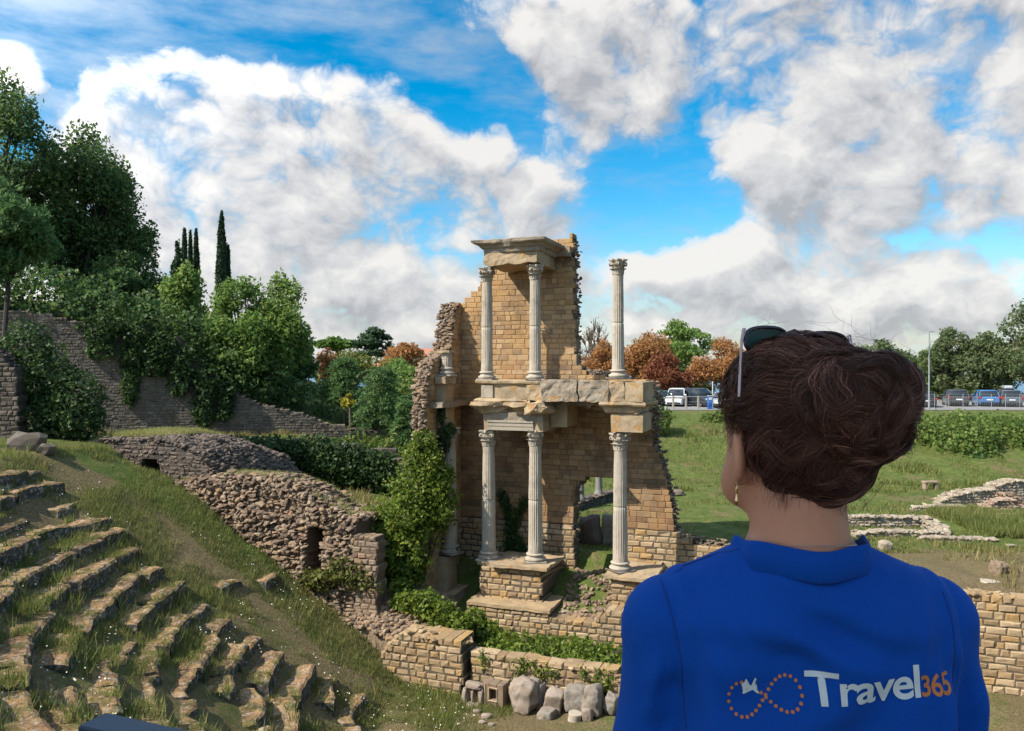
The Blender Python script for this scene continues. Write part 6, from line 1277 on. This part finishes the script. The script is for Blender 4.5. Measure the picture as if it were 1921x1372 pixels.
t = NT('hair'); r = t.attr(); c = t.ramp(r, [(.0, (.030, .014, .010)), (.4, (.095, .038, .026)), (.75, (.22, .088, .058)), (.97, (.44, .20, .14))])
HAIR = t.done(t.bsdf(c, .36, spec=.5, extra={'Specular Tint': (1, .68, .52, 1)}))
mb = MB(); mb.add(Vh-PO, Qh, .1); hair = mb.build('hair', HAIR, person, True)
def strands(n_cl, per, m, seed, sampler, flow, step, lift, wave, rw, name, spread=.004, tone=0, off=.0015):
    rng = np.random.default_rng(seed); C = sampler(rng, n_cl); n = n_cl*per; k = np.repeat(np.arange(n_cl), per)
    P = C[k]+rng.normal(size=(n, 3))*spread; lf = (lift*rng.random(n_cl)**1.6)[k]+.0025*rng.random(n); ph = (rng.random(n_cl)*6.28)[k]+.35*rng.normal(size=n); wv = (wave*(.3+rng.random(n_cl)))[k]; fr = (rng.random(n_cl)*1.2+.7)[k]
    T = []; side = rng.normal(size=(n, 3))*.05; st = step*(.75+.5*rng.random(n_cl))[k]*(.92+.16*rng.random(n))
    for s in range(m):
        f = s/(m-1); G = hgrad(P); d = hair_sdf(P); tgt = off+lf*math.sin(min(1, f*1.15)*math.pi)**.8+.0
        P = P-G*(np.clip(d-tgt, -.03, .03))[:, None]; T.append(P.copy())
        v = flow(P, k, f)+side; v = v+np.cross(G, v)*(wv*np.sin(ph+fr*s*.55))[:, None]; v -= G*(v*G).sum(1)[:, None]; v /= np.linalg.norm(v, axis=1)[:, None]+1e-9; P = P+v*st[:, None]
    return np.stack(T, 1), rng, k, n_cl
def ribbon_tubes(T, rw, rnd):
    n, m, _ = T.shape; D = np.gradient(T, axis=1); D /= np.linalg.norm(D, axis=2, keepdims=True)+1e-9; A = np.cross(D, np.array([.31, -.9, .3])); A /= np.linalg.norm(A, axis=2, keepdims=True)+1e-9; B = np.cross(D, A)
    w = rw*np.sin(np.linspace(.35, 2.95, m))**.6; V = np.stack([T+(A*math.cos(q)+B*math.sin(q))*w[None, :, None] for q in (0, 2.094, 4.189)], 2).reshape(-1, 3)
    b = (np.arange(n)*m*3)[:, None, None]; s = (np.arange(m-1)*3)[None, :, None]; j = np.arange(3)[None, None]; j2 = (j+1) % 3
    Q = np.stack(np.broadcast_arrays(b+s+j, b+s+j2, b+s+3+j2, b+s+3+j), -1).reshape(-1, 4); mb = MB(); mb.add(V-PO, Q, np.repeat(rnd, (m-1)*3)); return mb
ATT = hl(-.02, -.085, .035)     # where the hair is gathered
def cap_sample(rng, n):
    d = rng.normal(size=(n*6, 3)); d /= np.linalg.norm(d, axis=1)[:, None]; q = HC+(d*np.array([.083, .096, .087]))@HM.T+HF*-.012+np.array([0, 0, .004]); loc = (q-HC)@HM
    line = -.103+.092*sst(-.032, .008, loc[:, 1])+.55*np.maximum(0, loc[:, 1]-.035); ok = (loc[:, 2] > line-.004) & (np.linalg.norm(q-BUN, axis=1) > .055); return q[ok][:n]
def cap_flow(P, k, f):
    v = ATT-P; return v/np.linalg.norm(v, axis=1)[:, None]
T1, rg, k1, nc = strands(300, 36, 16, 501, cap_sample, cap_flow, .0070, .013, .45, .0004, 'a', .0035)
tone = np.clip((rg.random(nc)**1.5*.5)[k1]+.20*rg.normal(size=len(k1))+.20, 0, 1); ribbon_tubes(T1, .00032, tone).build('strands', HAIR, hair, True)
axr = np.random.default_rng(77); bax = axr.normal(size=(400, 3))*.55+np.array([-.25, -.9, .25])
def bun_sample(rng, n):
    d = rng.normal(size=(n*3, 3)); d[:, 1] -= .4; d /= np.linalg.norm(d, axis=1)[:, None]; c = np.where(rng.random((n*3, 1)) < .68, BUN, np.where(rng.random((n*3, 1)) < .6, np.array([.378, .944, -.104]), np.array([.345, .960, -.102])))
    return (c+d*np.array([.052, .05, .055]))[:n]
def bun_flow(P, k, f):
    v = np.cross(bax[k % 400], P-BUN); v /= np.linalg.norm(v, axis=1)[:, None]+1e-9; return v
T2, rg, k2, nc = strands(230, 40, 20, 502, bun_sample, bun_flow, .0054, .013, .75, .0004, 'b', .0030, off=.002)
tone = np.clip((rg.random(nc)**1.8*.45)[k2]+.20*rg.normal(size=len(k2))+.18, 0, 1); ribbon_tubes(T2, .00032, tone).build('bun_strands', HAIR, hair, True)
# loose curls and flyaways
def loose(paths, per, seed, name, rw=.0003, spread=.002, curl=.004):
    rng = np.random.default_rng(seed); L = []
    for p in paths:
        p = np.array(p, float); s = np.linspace(0, len(p)-1, 16); q = np.stack([np.interp(s, np.arange(len(p)), p[:, a]) for a in range(3)], -1)
        for _ in range(2): q[1:-1] = .5*q[1:-1]+.25*(q[2:]+q[:-2])
        for _ in range(per):
            a = rng.random()*6.28; f = np.linspace(0, 1, 16)[:, None]; L.append(q+rng.normal(size=3)*spread*(.4+f)+curl*f*np.stack([np.sin(f[:, 0]*7+a), np.cos(f[:, 0]*6+a)*.5, np.sin(f[:, 0]*5+a*2)*.6], -1))
    L = np.array(L); ribbon_tubes(L, rw, np.clip(.45+.3*rng.normal(size=len(L)), 0, 1)).build(name, HAIR, hair, True)
def w(u, v, Y): return at(u, v, Y)
loose([[w(1690, 790, .94), w(1708, 820, .94), w(1712, 850, .94), w(1700, 885, .94)], [w(1690, 760, .94), w(1722, 800, .94), w(1716, 840, .94)], [w(1660, 905, .94), w(1625, 945, .94), w(1600, 985, .95)], [w(1580, 940, .95), w(1592, 965, .95), w(1586, 985, .95)], [w(1600, 935, .95), w(1622, 940, .95), w(1618, 965, .95)]], 5, 601, 'loose_locks', .00018, .0025)
rng = np.random.default_rng(602); fl = []
for _ in range(95):
    a = rng.random()*math.pi*1.5-.6; b = BUN if rng.random() < .55 else HC+np.array([0, -.02, .02]); R = (.075 if b is BUN else .098); c = b+np.array([math.cos(a)*R, -.01+.03*rng.normal(), math.sin(a)*R]); tdir = np.array([-math.sin(a), .2*rng.normal(), math.cos(a)])*rng.choice([-1, 1]); o = np.array([math.cos(a), 0, math.sin(a)])
    l = .015+.022*rng.random(); fl.append([c-tdir*.01, c+tdir*l*.5+o*.004*rng.random(), c+tdir*l+o*(.002+.012*rng.random())])
loose(fl, 1, 603, 'flyaway_strands', .00016, .001, .003)
rng = np.random.default_rng(604); fl = []        # fine hairs at the nape and temple
Gs = cap_sample(rng, 9000); lo = (Gs-HC)@HM; Gs = Gs[(lo[:, 2] < -.078) | ((lo[:, 2] < .0) & (lo[:, 1] > -.03))][:420]
nap = np.stack([.352+.055*rng.normal(size=260)*.6, .935+.01*rng.random(260), -.138-.018*rng.random(260)], -1)
for p in np.vstack([Gs, nap]):
    for _ in range(1):
        G = hgrad(p[None])[0]; q = p-G*hair_sdf(p[None])[0]; l = .012+.02*rng.random(); dn = np.array([rng.normal()*.35, -.15, -1.0 if rng.random() < .75 else .4]); dn /= np.linalg.norm(dn); fl.append([q-dn*.012+G*.001, q+dn*l*.4+G*.0015, q+dn*l+G*(.0005+.004*rng.random())])
loose(fl, 1, 605, 'nape_strands', .00018, .0008, .0025)
# --- sunglasses pushed up on the hair, hoop earrings, necklace
FRM = simplemat('tortoise acetate', (.035, .014, .012), .2, nsc=60, namt=.6); LENS = simplemat('green tinted lens', (.022, .038, .020), .35, spec=.1); PINKM = simplemat('rose gold metal', (.55, .36, .32), .3, .8); GOLD = simplemat('gold', (.65, .42, .18), .3, 1.0)
sg = thing('sunglasses', 'tortoiseshell sunglasses with green lenses pushed up on the dark hair', 'sunglasses', tuple(HC+np.array([0, 0, .09])))
SO = np.array(sg.location)
gc = HC+np.array([.0, .045, .0])       # frame centre on the crown
def lens_ring(u0, u1, v0, v1, Y0, Y1, sq=2.6, n=40):
    L = []
    for k in range(n):
        a = k/n*2*math.pi; cx_, sx_ = math.cos(a), math.sin(a); X = np.sign(cx_)*abs(cx_)**(2/sq); Z = np.sign(sx_)*abs(sx_)**(2/sq); f = (X+1)/2; g = (Z+1)/2; Y = Y0+(Y1-Y0)*f+.012*g; L.append(at(u0+(u1-u0)*f+6*(1-g)*(.5-f), v1+(v0-v1)*g, Y))
    return np.array(L)
for (u0, u1, v0, v1, Y0, Y1) in ((1396, 1478, 614, 664, .985, 1.045), (1500, 1592, 624, 684, 1.05, 1.065)):
    R = lens_ring(u0, u1, v0, v1, Y0, Y1); mb = MB(); mb.tube(np.vstack([R, R[:2]])-SO, .0024, 7, cap=False); mb.build('rim', FRM, sg, True)
    c = R.mean(0); mb = MB(); n = len(R); i = np.arange(n); mb.add(np.vstack([R, c+np.array([0, .004, 0])])-SO, np.stack([i, (i+1) % n, np.full(n, n)], -1)); mb.build('lens', LENS, sg, True)
mb = MB(); mb.tube(np.array([at(1480, 624, 1.045), at(1490, 620, 1.05), at(1502, 626, 1.052)])-SO, .0022, 7); mb.build('bridge', FRM, sg, True)
for pts in ([at(1396, 618, .985), at(1391, 640, .972), at(1389, 690, .955), at(1387, 745, .945)], [at(1593, 630, 1.065), at(1600, 665, 1.04), at(1606, 710, .99)]):
    mb = MB(); mb.tube(np.array(pts[:3])-SO, [.0026, .0018, .0016], 7); mb.tube(np.array([pts[2], pts[3] if len(pts) > 3 else pts[2]+np.array([.004, -.02, -.02])])-SO, .0021, 7); mb.build('temple', PINKM, sg, True)
for s in (1, -1):
    e = hl(s*.080, -.004, -.082); er = thing('earring', 'small gold hoop earring with a drop hanging from the left ear' if s > 0 else 'gold hoop earring on the far right ear behind the hair', 'earring', tuple(e)); a = np.linspace(0, 6.28, 25)
    mb = MB(); mb.tube(np.stack([HL[0]*0+HF[0]*.0055*np.cos(a)+.002*np.cos(a), HF[1]*.0055*np.cos(a), -.0056+.0065*np.sin(a)], -1), .0010, 6, cap=False); mb.build('hoop', GOLD, er, True)
    mb = MB(); mb.lathe([(.0004, 0), (.0012, -.003), (.0026, -.009), (.0028, -.011), (.0015, -.0145), (.0003, -.0155)], 12, (0, 0, -.0115)); mb.build('drop', GOLD, er, True)
nk = MB(); a = np.linspace(0, 6.2832, 120); nk.tube(np.stack([.0615*np.cos(a), .0610*np.sin(a), .012*-np.sin(a)+.0006*np.sin(a*60)], -1) , .0006, 5, cap=False); o = nk.build('necklace', PINKM, None, True); o.location = (BX+.001, .982, -.220); tag(o, 'thin rose gold necklace chain round the neck above the blue collar', 'necklace')
# --- handrail in front of the walk
RAILM = simplemat('dark painted steel', (.05, .062, .085), .35, .3, nsc=25, namt=.35)
t = thing('metal_railing', 'dark flat topped metal railing, its end showing at the lower left', 'railing', tuple(at(170, 1352, 1.52)*np.array([1, 1, 0])+np.array([0, 0, -1.65])))
p0, p1 = at(166, 1358, 1.50), at(330, 1378, 1.42); d = (p1-p0); d[2] = 0; d /= np.linalg.norm(d); an = math.atan2(d[1], d[0]); t.rotation_euler = (0, 0, an); zt = p0[2]+1.65
mb = MB(); mb.box(0, 2.4, -.03, .035, zt-.035, zt, .5, bev=.004); mb.build('top_rail', RAILM, t)
for x in (.06, .9, 1.7, 2.35): mb = MB(); mb.box(x-.02, x+.02, -.02, .02, -.6, zt-.035, .5, bev=.003); mb.build('post', RAILM, t)
for z in (.3, .6): mb = MB(); mb.tube([(.06, 0, z), (2.35, 0, z)], .009, 8); mb.build('rail', RAILM, t)
# ------------------------------------------------------------------ sun, sky with clouds, camera
SUN_EL, SUN_AZ = rad(43), rad(66)        # azimuth measured from straight behind the camera towards the left
S = np.array([-math.sin(SUN_AZ)*math.cos(SUN_EL), -math.cos(SUN_AZ)*math.cos(SUN_EL), math.sin(SUN_EL)])
ld = bpy.data.lights.new('sun', 'SUN'); ld.energy = 3.5; ld.angle = rad(.5); ld.color = (1, .93, .82); lo_ = bpy.data.objects.new('sun', ld); COL.objects.link(lo_)
lo_.rotation_euler = Vector(S).to_track_quat('Z', 'Y').to_euler(); lo_.location = (-30, -20, 40)
wd = bpy.data.worlds.new('World'); SC.world = wd; wd.use_nodes = True; T = wd.node_tree; T.nodes.clear()
def N(t, **k):
    n = T.nodes.new(t)
    for a, b in k.items(): setattr(n, a, b)
    return n
def mth(op, a, b=None, c=None, clamp=False):
    n = N('ShaderNodeMath', operation=op, use_clamp=clamp)
    for i, v in enumerate((a, b, c)):
        if v is None: continue
        if hasattr(v, 'links'): T.links.new(v, n.inputs[i])
        else: n.inputs[i].default_value = v
    return n.outputs[0]
def vmt(op, a, b=None):
    n = N('ShaderNodeVectorMath', operation=op)
    for i, v in enumerate((a, b)):
        if v is None: continue
        if hasattr(v, 'links'): T.links.new(v, n.inputs[i])
        else: n.inputs[i].default_value = v
    return n.outputs['Value' if op in ('LENGTH', 'DOT_PRODUCT') else 'Vector']
sky = N('ShaderNodeTexSky', sky_type='NISHITA', sun_disc=False); sky.sun_elevation = SUN_EL; sky.sun_rotation = math.atan2(S[0], S[1]); sky.altitude = 500; sky.air_density = 1.0; sky.dust_density = .6; sky.ozone_density = 1.5
hs = N('ShaderNodeHueSaturation'); hs.inputs['Hue'].default_value = .487; hs.inputs['Saturation'].default_value = 1.6; hs.inputs['Value'].default_value = 1.0; T.links.new(sky.outputs[0], hs.inputs['Color'])
tc = N('ShaderNodeTexCoord'); D = tc.outputs['Generated']
sp = N('ShaderNodeSeparateXYZ'); T.links.new(D, sp.inputs[0])
# direction -> azimuth/elevation chart (radians), straight ahead = 0,0
az = mth('ARCTAN2', sp.outputs[0], sp.outputs[1]); el = mth('ARCSINE', sp.outputs[2])
cb = N('ShaderNodeCombineXYZ'); T.links.new(az, cb.inputs[0]); T.links.new(el, cb.inputs[1]); CH = cb.outputs[0]
def ang(u, v): x, z = (u-U0)/F, -(v-V0)/F; return math.atan2(x, 1), math.asin(z/math.sqrt(1+x*x+z*z))
# cumulus bodies: centre u,v, half sizes, weight (their direction in the sky)
CL = [(330, 190, 160, 75, 1), (470, 180, 130, 70, .9), (640, 175, 120, 65, 1), (400, 320, 190, 90, 1), (260, 260, 90, 70, .8), (560, 420, 260, 110, 1), (800, 300, 210, 95, 1.1), (850, 380, 130, 70, .8), (640, 340, 110, 60, .9), (350, 480, 160, 90, .8), (700, 540, 330, 110, .9), (960, 470, 200, 70, .6),
      (1290, 90, 260, 130, 1.15), (1130, 60, 120, 100, .6), (1560, 60, 230, 110, .8), (1700, 250, 250, 120, 1.15), (1880, 190, 190, 170, 1.1), (1560, 330, 110, 60, .6), (1860, 90, 150, 100, .9),
      (1400, 490, 150, 60, 1.0), (1560, 500, 90, 50, .8), (1330, 540, 260, 60, .8), (1700, 540, 150, 60, .9), (1850, 530, 110, 50, .8), (1120, 540, 110, 50, .7), (1500, 590, 420, 40, .6), (1480, 190, 200, 120, .8), (1700, 350, 160, 50, .6), (1170, 150, 110, 60, .6), (1000, 330, 160, 50, .45), (480, 570, 280, 75, .9), (800, 590, 280, 60, .9), (1180, 590, 220, 50, .9), (1560, 600, 300, 55, .95), (140, 520, 200, 90, .9), (1480, 60, 170, 110, .8), (1740, 130, 230, 140, .8), (700, 480, 200, 70, .6), (1830, 330, 160, 70, .7), (20, 140, 40, 40, .9), (860, 20, 190, 60, .55), (1010, 10, 120, 60, .6), (300, 600, 500, 60, .7), (950, 620, 700, 40, .5), (60, 430, 200, 140, .7)]
grp = bpy.data.node_groups.new('cloud_field', 'ShaderNodeTree'); grp.interface.new_socket('Vector', in_out='INPUT', socket_type='NodeSocketVector'); grp.interface.new_socket('Fac', in_out='OUTPUT', socket_type='NodeSocketFloat')
T0 = T; T = grp; gi = N('NodeGroupInput'); go = N('NodeGroupOutput'); P = gi.outputs[0]
def nz(sc, det, ro, off=(0, 0, 0)):
    n = N('ShaderNodeTexNoise'); n.inputs['Scale'].default_value = sc; n.inputs['Detail'].default_value = det; n.inputs['Roughness'].default_value = ro; T.links.new(vmt('ADD', vmt('MULTIPLY', P, (1, 1.35, 1)), off), n.inputs['Vector']); return n
w1 = nz(6, 3, .55); w2 = nz(6, 3, .55, (3.1, 7.7, 0)); wc = N('ShaderNodeCombineXYZ'); T.links.new(mth('SUBTRACT', w1.outputs['Fac'], .5), wc.inputs[0]); T.links.new(mth('SUBTRACT', w2.outputs['Fac'], .5), wc.inputs[1])
Pw = vmt('ADD', P, vmt('MULTIPLY', wc.outputs[0], (.10, .07, 0))); acc = None
for u, v, a, b, wgt in CL:          # each body a soft ellipse round its direction in the sky
    c = ang(u, v); ka, kb = F/a*.98, F/b*1.02
    q = N('ShaderNodeVectorMath', operation='MULTIPLY_ADD'); T.links.new(Pw, q.inputs[0]); q.inputs[1].default_value = (ka, kb, 0); q.inputs[2].default_value = (-c[0]*ka, -c[1]*kb, 0)
    e = mth('POWER', .4066, vmt('DOT_PRODUCT', q.outputs[0], q.outputs[0])); acc = mth('MULTIPLY', e, wgt) if acc is None else mth('MULTIPLY_ADD', e, wgt, acc)
# outside the surveyed part of the sky: broken cloud by noise alone
far = nz(2.2, 2, .5, (9, 2, 0))
sp2 = N('ShaderNodeSeparateXYZ'); T.links.new(P, sp2.inputs[0])
om = N('ShaderNodeMapRange'); om.interpolation_type = 'SMOOTHSTEP'; om.inputs[1].default_value = .62; om.inputs[2].default_value = .9; T.links.new(mth('MAXIMUM', mth('ABSOLUTE', sp2.outputs[0]), mth('MULTIPLY', sp2.outputs[1], 1.2)), om.inputs[0])
acc = mth('ADD', mth("MINIMUM", acc, 1.12), mth('MULTIPLY', om.outputs[0], mth('MULTIPLY', mth('SUBTRACT', far.outputs['Fac'], .26), 2.1)))
d1 = nz(10, 8, .54, (1.7, .3, 0)); d2 = nz(4.2, 4, .55, (5, 5, 0))
vo2 = N('ShaderNodeTexVoronoi', feature='SMOOTH_F1'); vo2.inputs['Scale'].default_value = 7.5; vo2.inputs['Detail'].default_value = 1; vo2.inputs['Smoothness'].default_value = .4; T.links.new(vmt('ADD', vmt('MULTIPLY', P, (1, 1.5, 1)), vmt('MULTIPLY', wc.outputs[0], (.16, .16, 0))), vo2.inputs['Vector'])
vo = N('ShaderNodeTexVoronoi', feature='F1'); vo.inputs['Scale'].default_value = 15; vo.inputs['Detail'].default_value = 3; vo.inputs['Roughness'].default_value = .55; vo.inputs['Lacunarity'].default_value = 2.3; T.links.new(vmt('ADD', vmt('MULTIPLY', P, (1, 1.3, 1)), vmt('MULTIPLY', wc.outputs[0], (.12, .12, 0))), vo.inputs['Vector'])
dn = mth('ADD', acc, mth('ADD', mth('ADD', mth('MULTIPLY', mth('SUBTRACT', d1.outputs['Fac'], .5), .95), mth('ADD', mth('MULTIPLY', mth('SUBTRACT', .42, vo.outputs['Distance']), .55), mth('MULTIPLY', mth("SUBTRACT", .58, vo2.outputs['Distance']), .75))), mth('MULTIPLY', mth('SUBTRACT', d2.outputs['Fac'], .5), .6)))
T.links.new(dn, go.inputs[0]); T = T0
def field(v): n = N('ShaderNodeGroup', node_tree=grp); T.links.new(v, n.inputs[0]); return n.outputs[0]
f0 = field(CH); f1 = field(vmt('ADD', CH, (-.020, .034, 0)))
def mr(x, a, b, c=0, d=1, sm='SMOOTHSTEP'):
    n = N('ShaderNodeMapRange'); n.interpolation_type = sm; n.inputs[1].default_value = a; n.inputs[2].default_value = b; n.inputs[3].default_value = c; n.inputs[4].default_value = d; T.links.new(x, n.inputs[0]); return n.outputs[0]
dens = mr(f0, .00, .62)
lit = mth('MULTIPLY', mth('SUBTRACT', f0, f1), .95)
shade = mr(mth('SUBTRACT', mth('ADD', lit, .42), mth('MULTIPLY', mr(f0, .6, 1.8), .22)), .05, .85, 0, 1, 'LINEAR')
cr = N('ShaderNodeValToRGB'); cr.color_ramp.elements[0].position = 0; cr.color_ramp.elements[0].color = (.50, .51, .54, 1); cr.color_ramp.elements[1].position = 1; cr.color_ramp.elements[1].color = (1.0, .975, .94, 1)
e = cr.color_ramp.elements.new(.45); e.color = (.72, .72, .735, 1); T.links.new(shade, cr.inputs[0])
# thin veils and a pale band low down
cn = N('ShaderNodeTexNoise'); cn.inputs['Scale'].default_value = 3.0; cn.inputs['Detail'].default_value = 7; cn.inputs['Roughness'].default_value = .6; T.links.new(vmt('MULTIPLY', CH, (1.0, 3.2, 1)), cn.inputs['Vector'])
veil = mth('MULTIPLY', mr(cn.outputs['Fac'], .42, .70), .75); low = mr(el, .17, .03, 0, .75); hz = mr(el, .0, -.03)
cov = mth('MAXIMUM', dens, mth('MAXIMUM', veil, low), clamp=True)
up = mr(sp.outputs[2], -.05, .0)
b1 = N('ShaderNodeBackground'); b1.inputs[1].default_value = .083; T.links.new(hs.outputs[0], b1.inputs[0])
b2 = N('ShaderNodeBackground'); b2.inputs[1].default_value = .60; mixc = N('ShaderNodeMix', data_type='RGBA'); T.links.new(mr(dens, .0, .5), mixc.inputs[0]); mixc.inputs[6].default_value = (.52, .60, .70, 1); T.links.new(cr.outputs[0], mixc.inputs[7]); T.links.new(mixc.outputs[2], b2.inputs[0])
# clouds round the sun, out of view, brightened as added fill light
T.links.new(mth('MULTIPLY', .40, mth('ADD', 1.0, mth('MULTIPLY', mr(vmt('DOT_PRODUCT', D, tuple(float(v) for v in S)), -.05, .95), 3.0))), b2.inputs[1])
mx = N('ShaderNodeMixShader'); T.links.new(mth('MULTIPLY', cov, .97), mx.inputs[0]); T.links.new(b1.outputs[0], mx.inputs[1]); T.links.new(b2.outputs[0], mx.inputs[2])
wo = N('ShaderNodeOutputWorld'); T.links.new(mx.outputs[0], wo.inputs[0])
try: wd.cycles.sampling_method = 'MANUAL'; wd.cycles.sample_map_resolution = 512
except Exception: pass
cd = bpy.data.cameras.new('camera'); cd.sensor_width = 36; cd.lens = 36*F/1921; cd.clip_start = .05; cd.clip_end = 20000; co = bpy.data.objects.new('camera', cd); COL.objects.link(co); co.location = (0, 0, 0); co.rotation_euler = (math.pi/2, 0, 0); SC.camera = co
SC.view_settings.view_transform = 'Standard'; SC.view_settings.look = 'None'; SC.view_settings.exposure = 1.2; SC.view_settings.gamma = 1
SC.cycles.max_bounces = 5; SC.cycles.diffuse_bounces = 3; SC.cycles.glossy_bounces = 2; SC.cycles.transmission_bounces = 3; SC.cycles.transparent_max_bounces = 4; SC.cycles.caustics_reflective = False; SC.cycles.caustics_refractive = False
try: SC.cycles.use_denoising = True
except Exception: pass
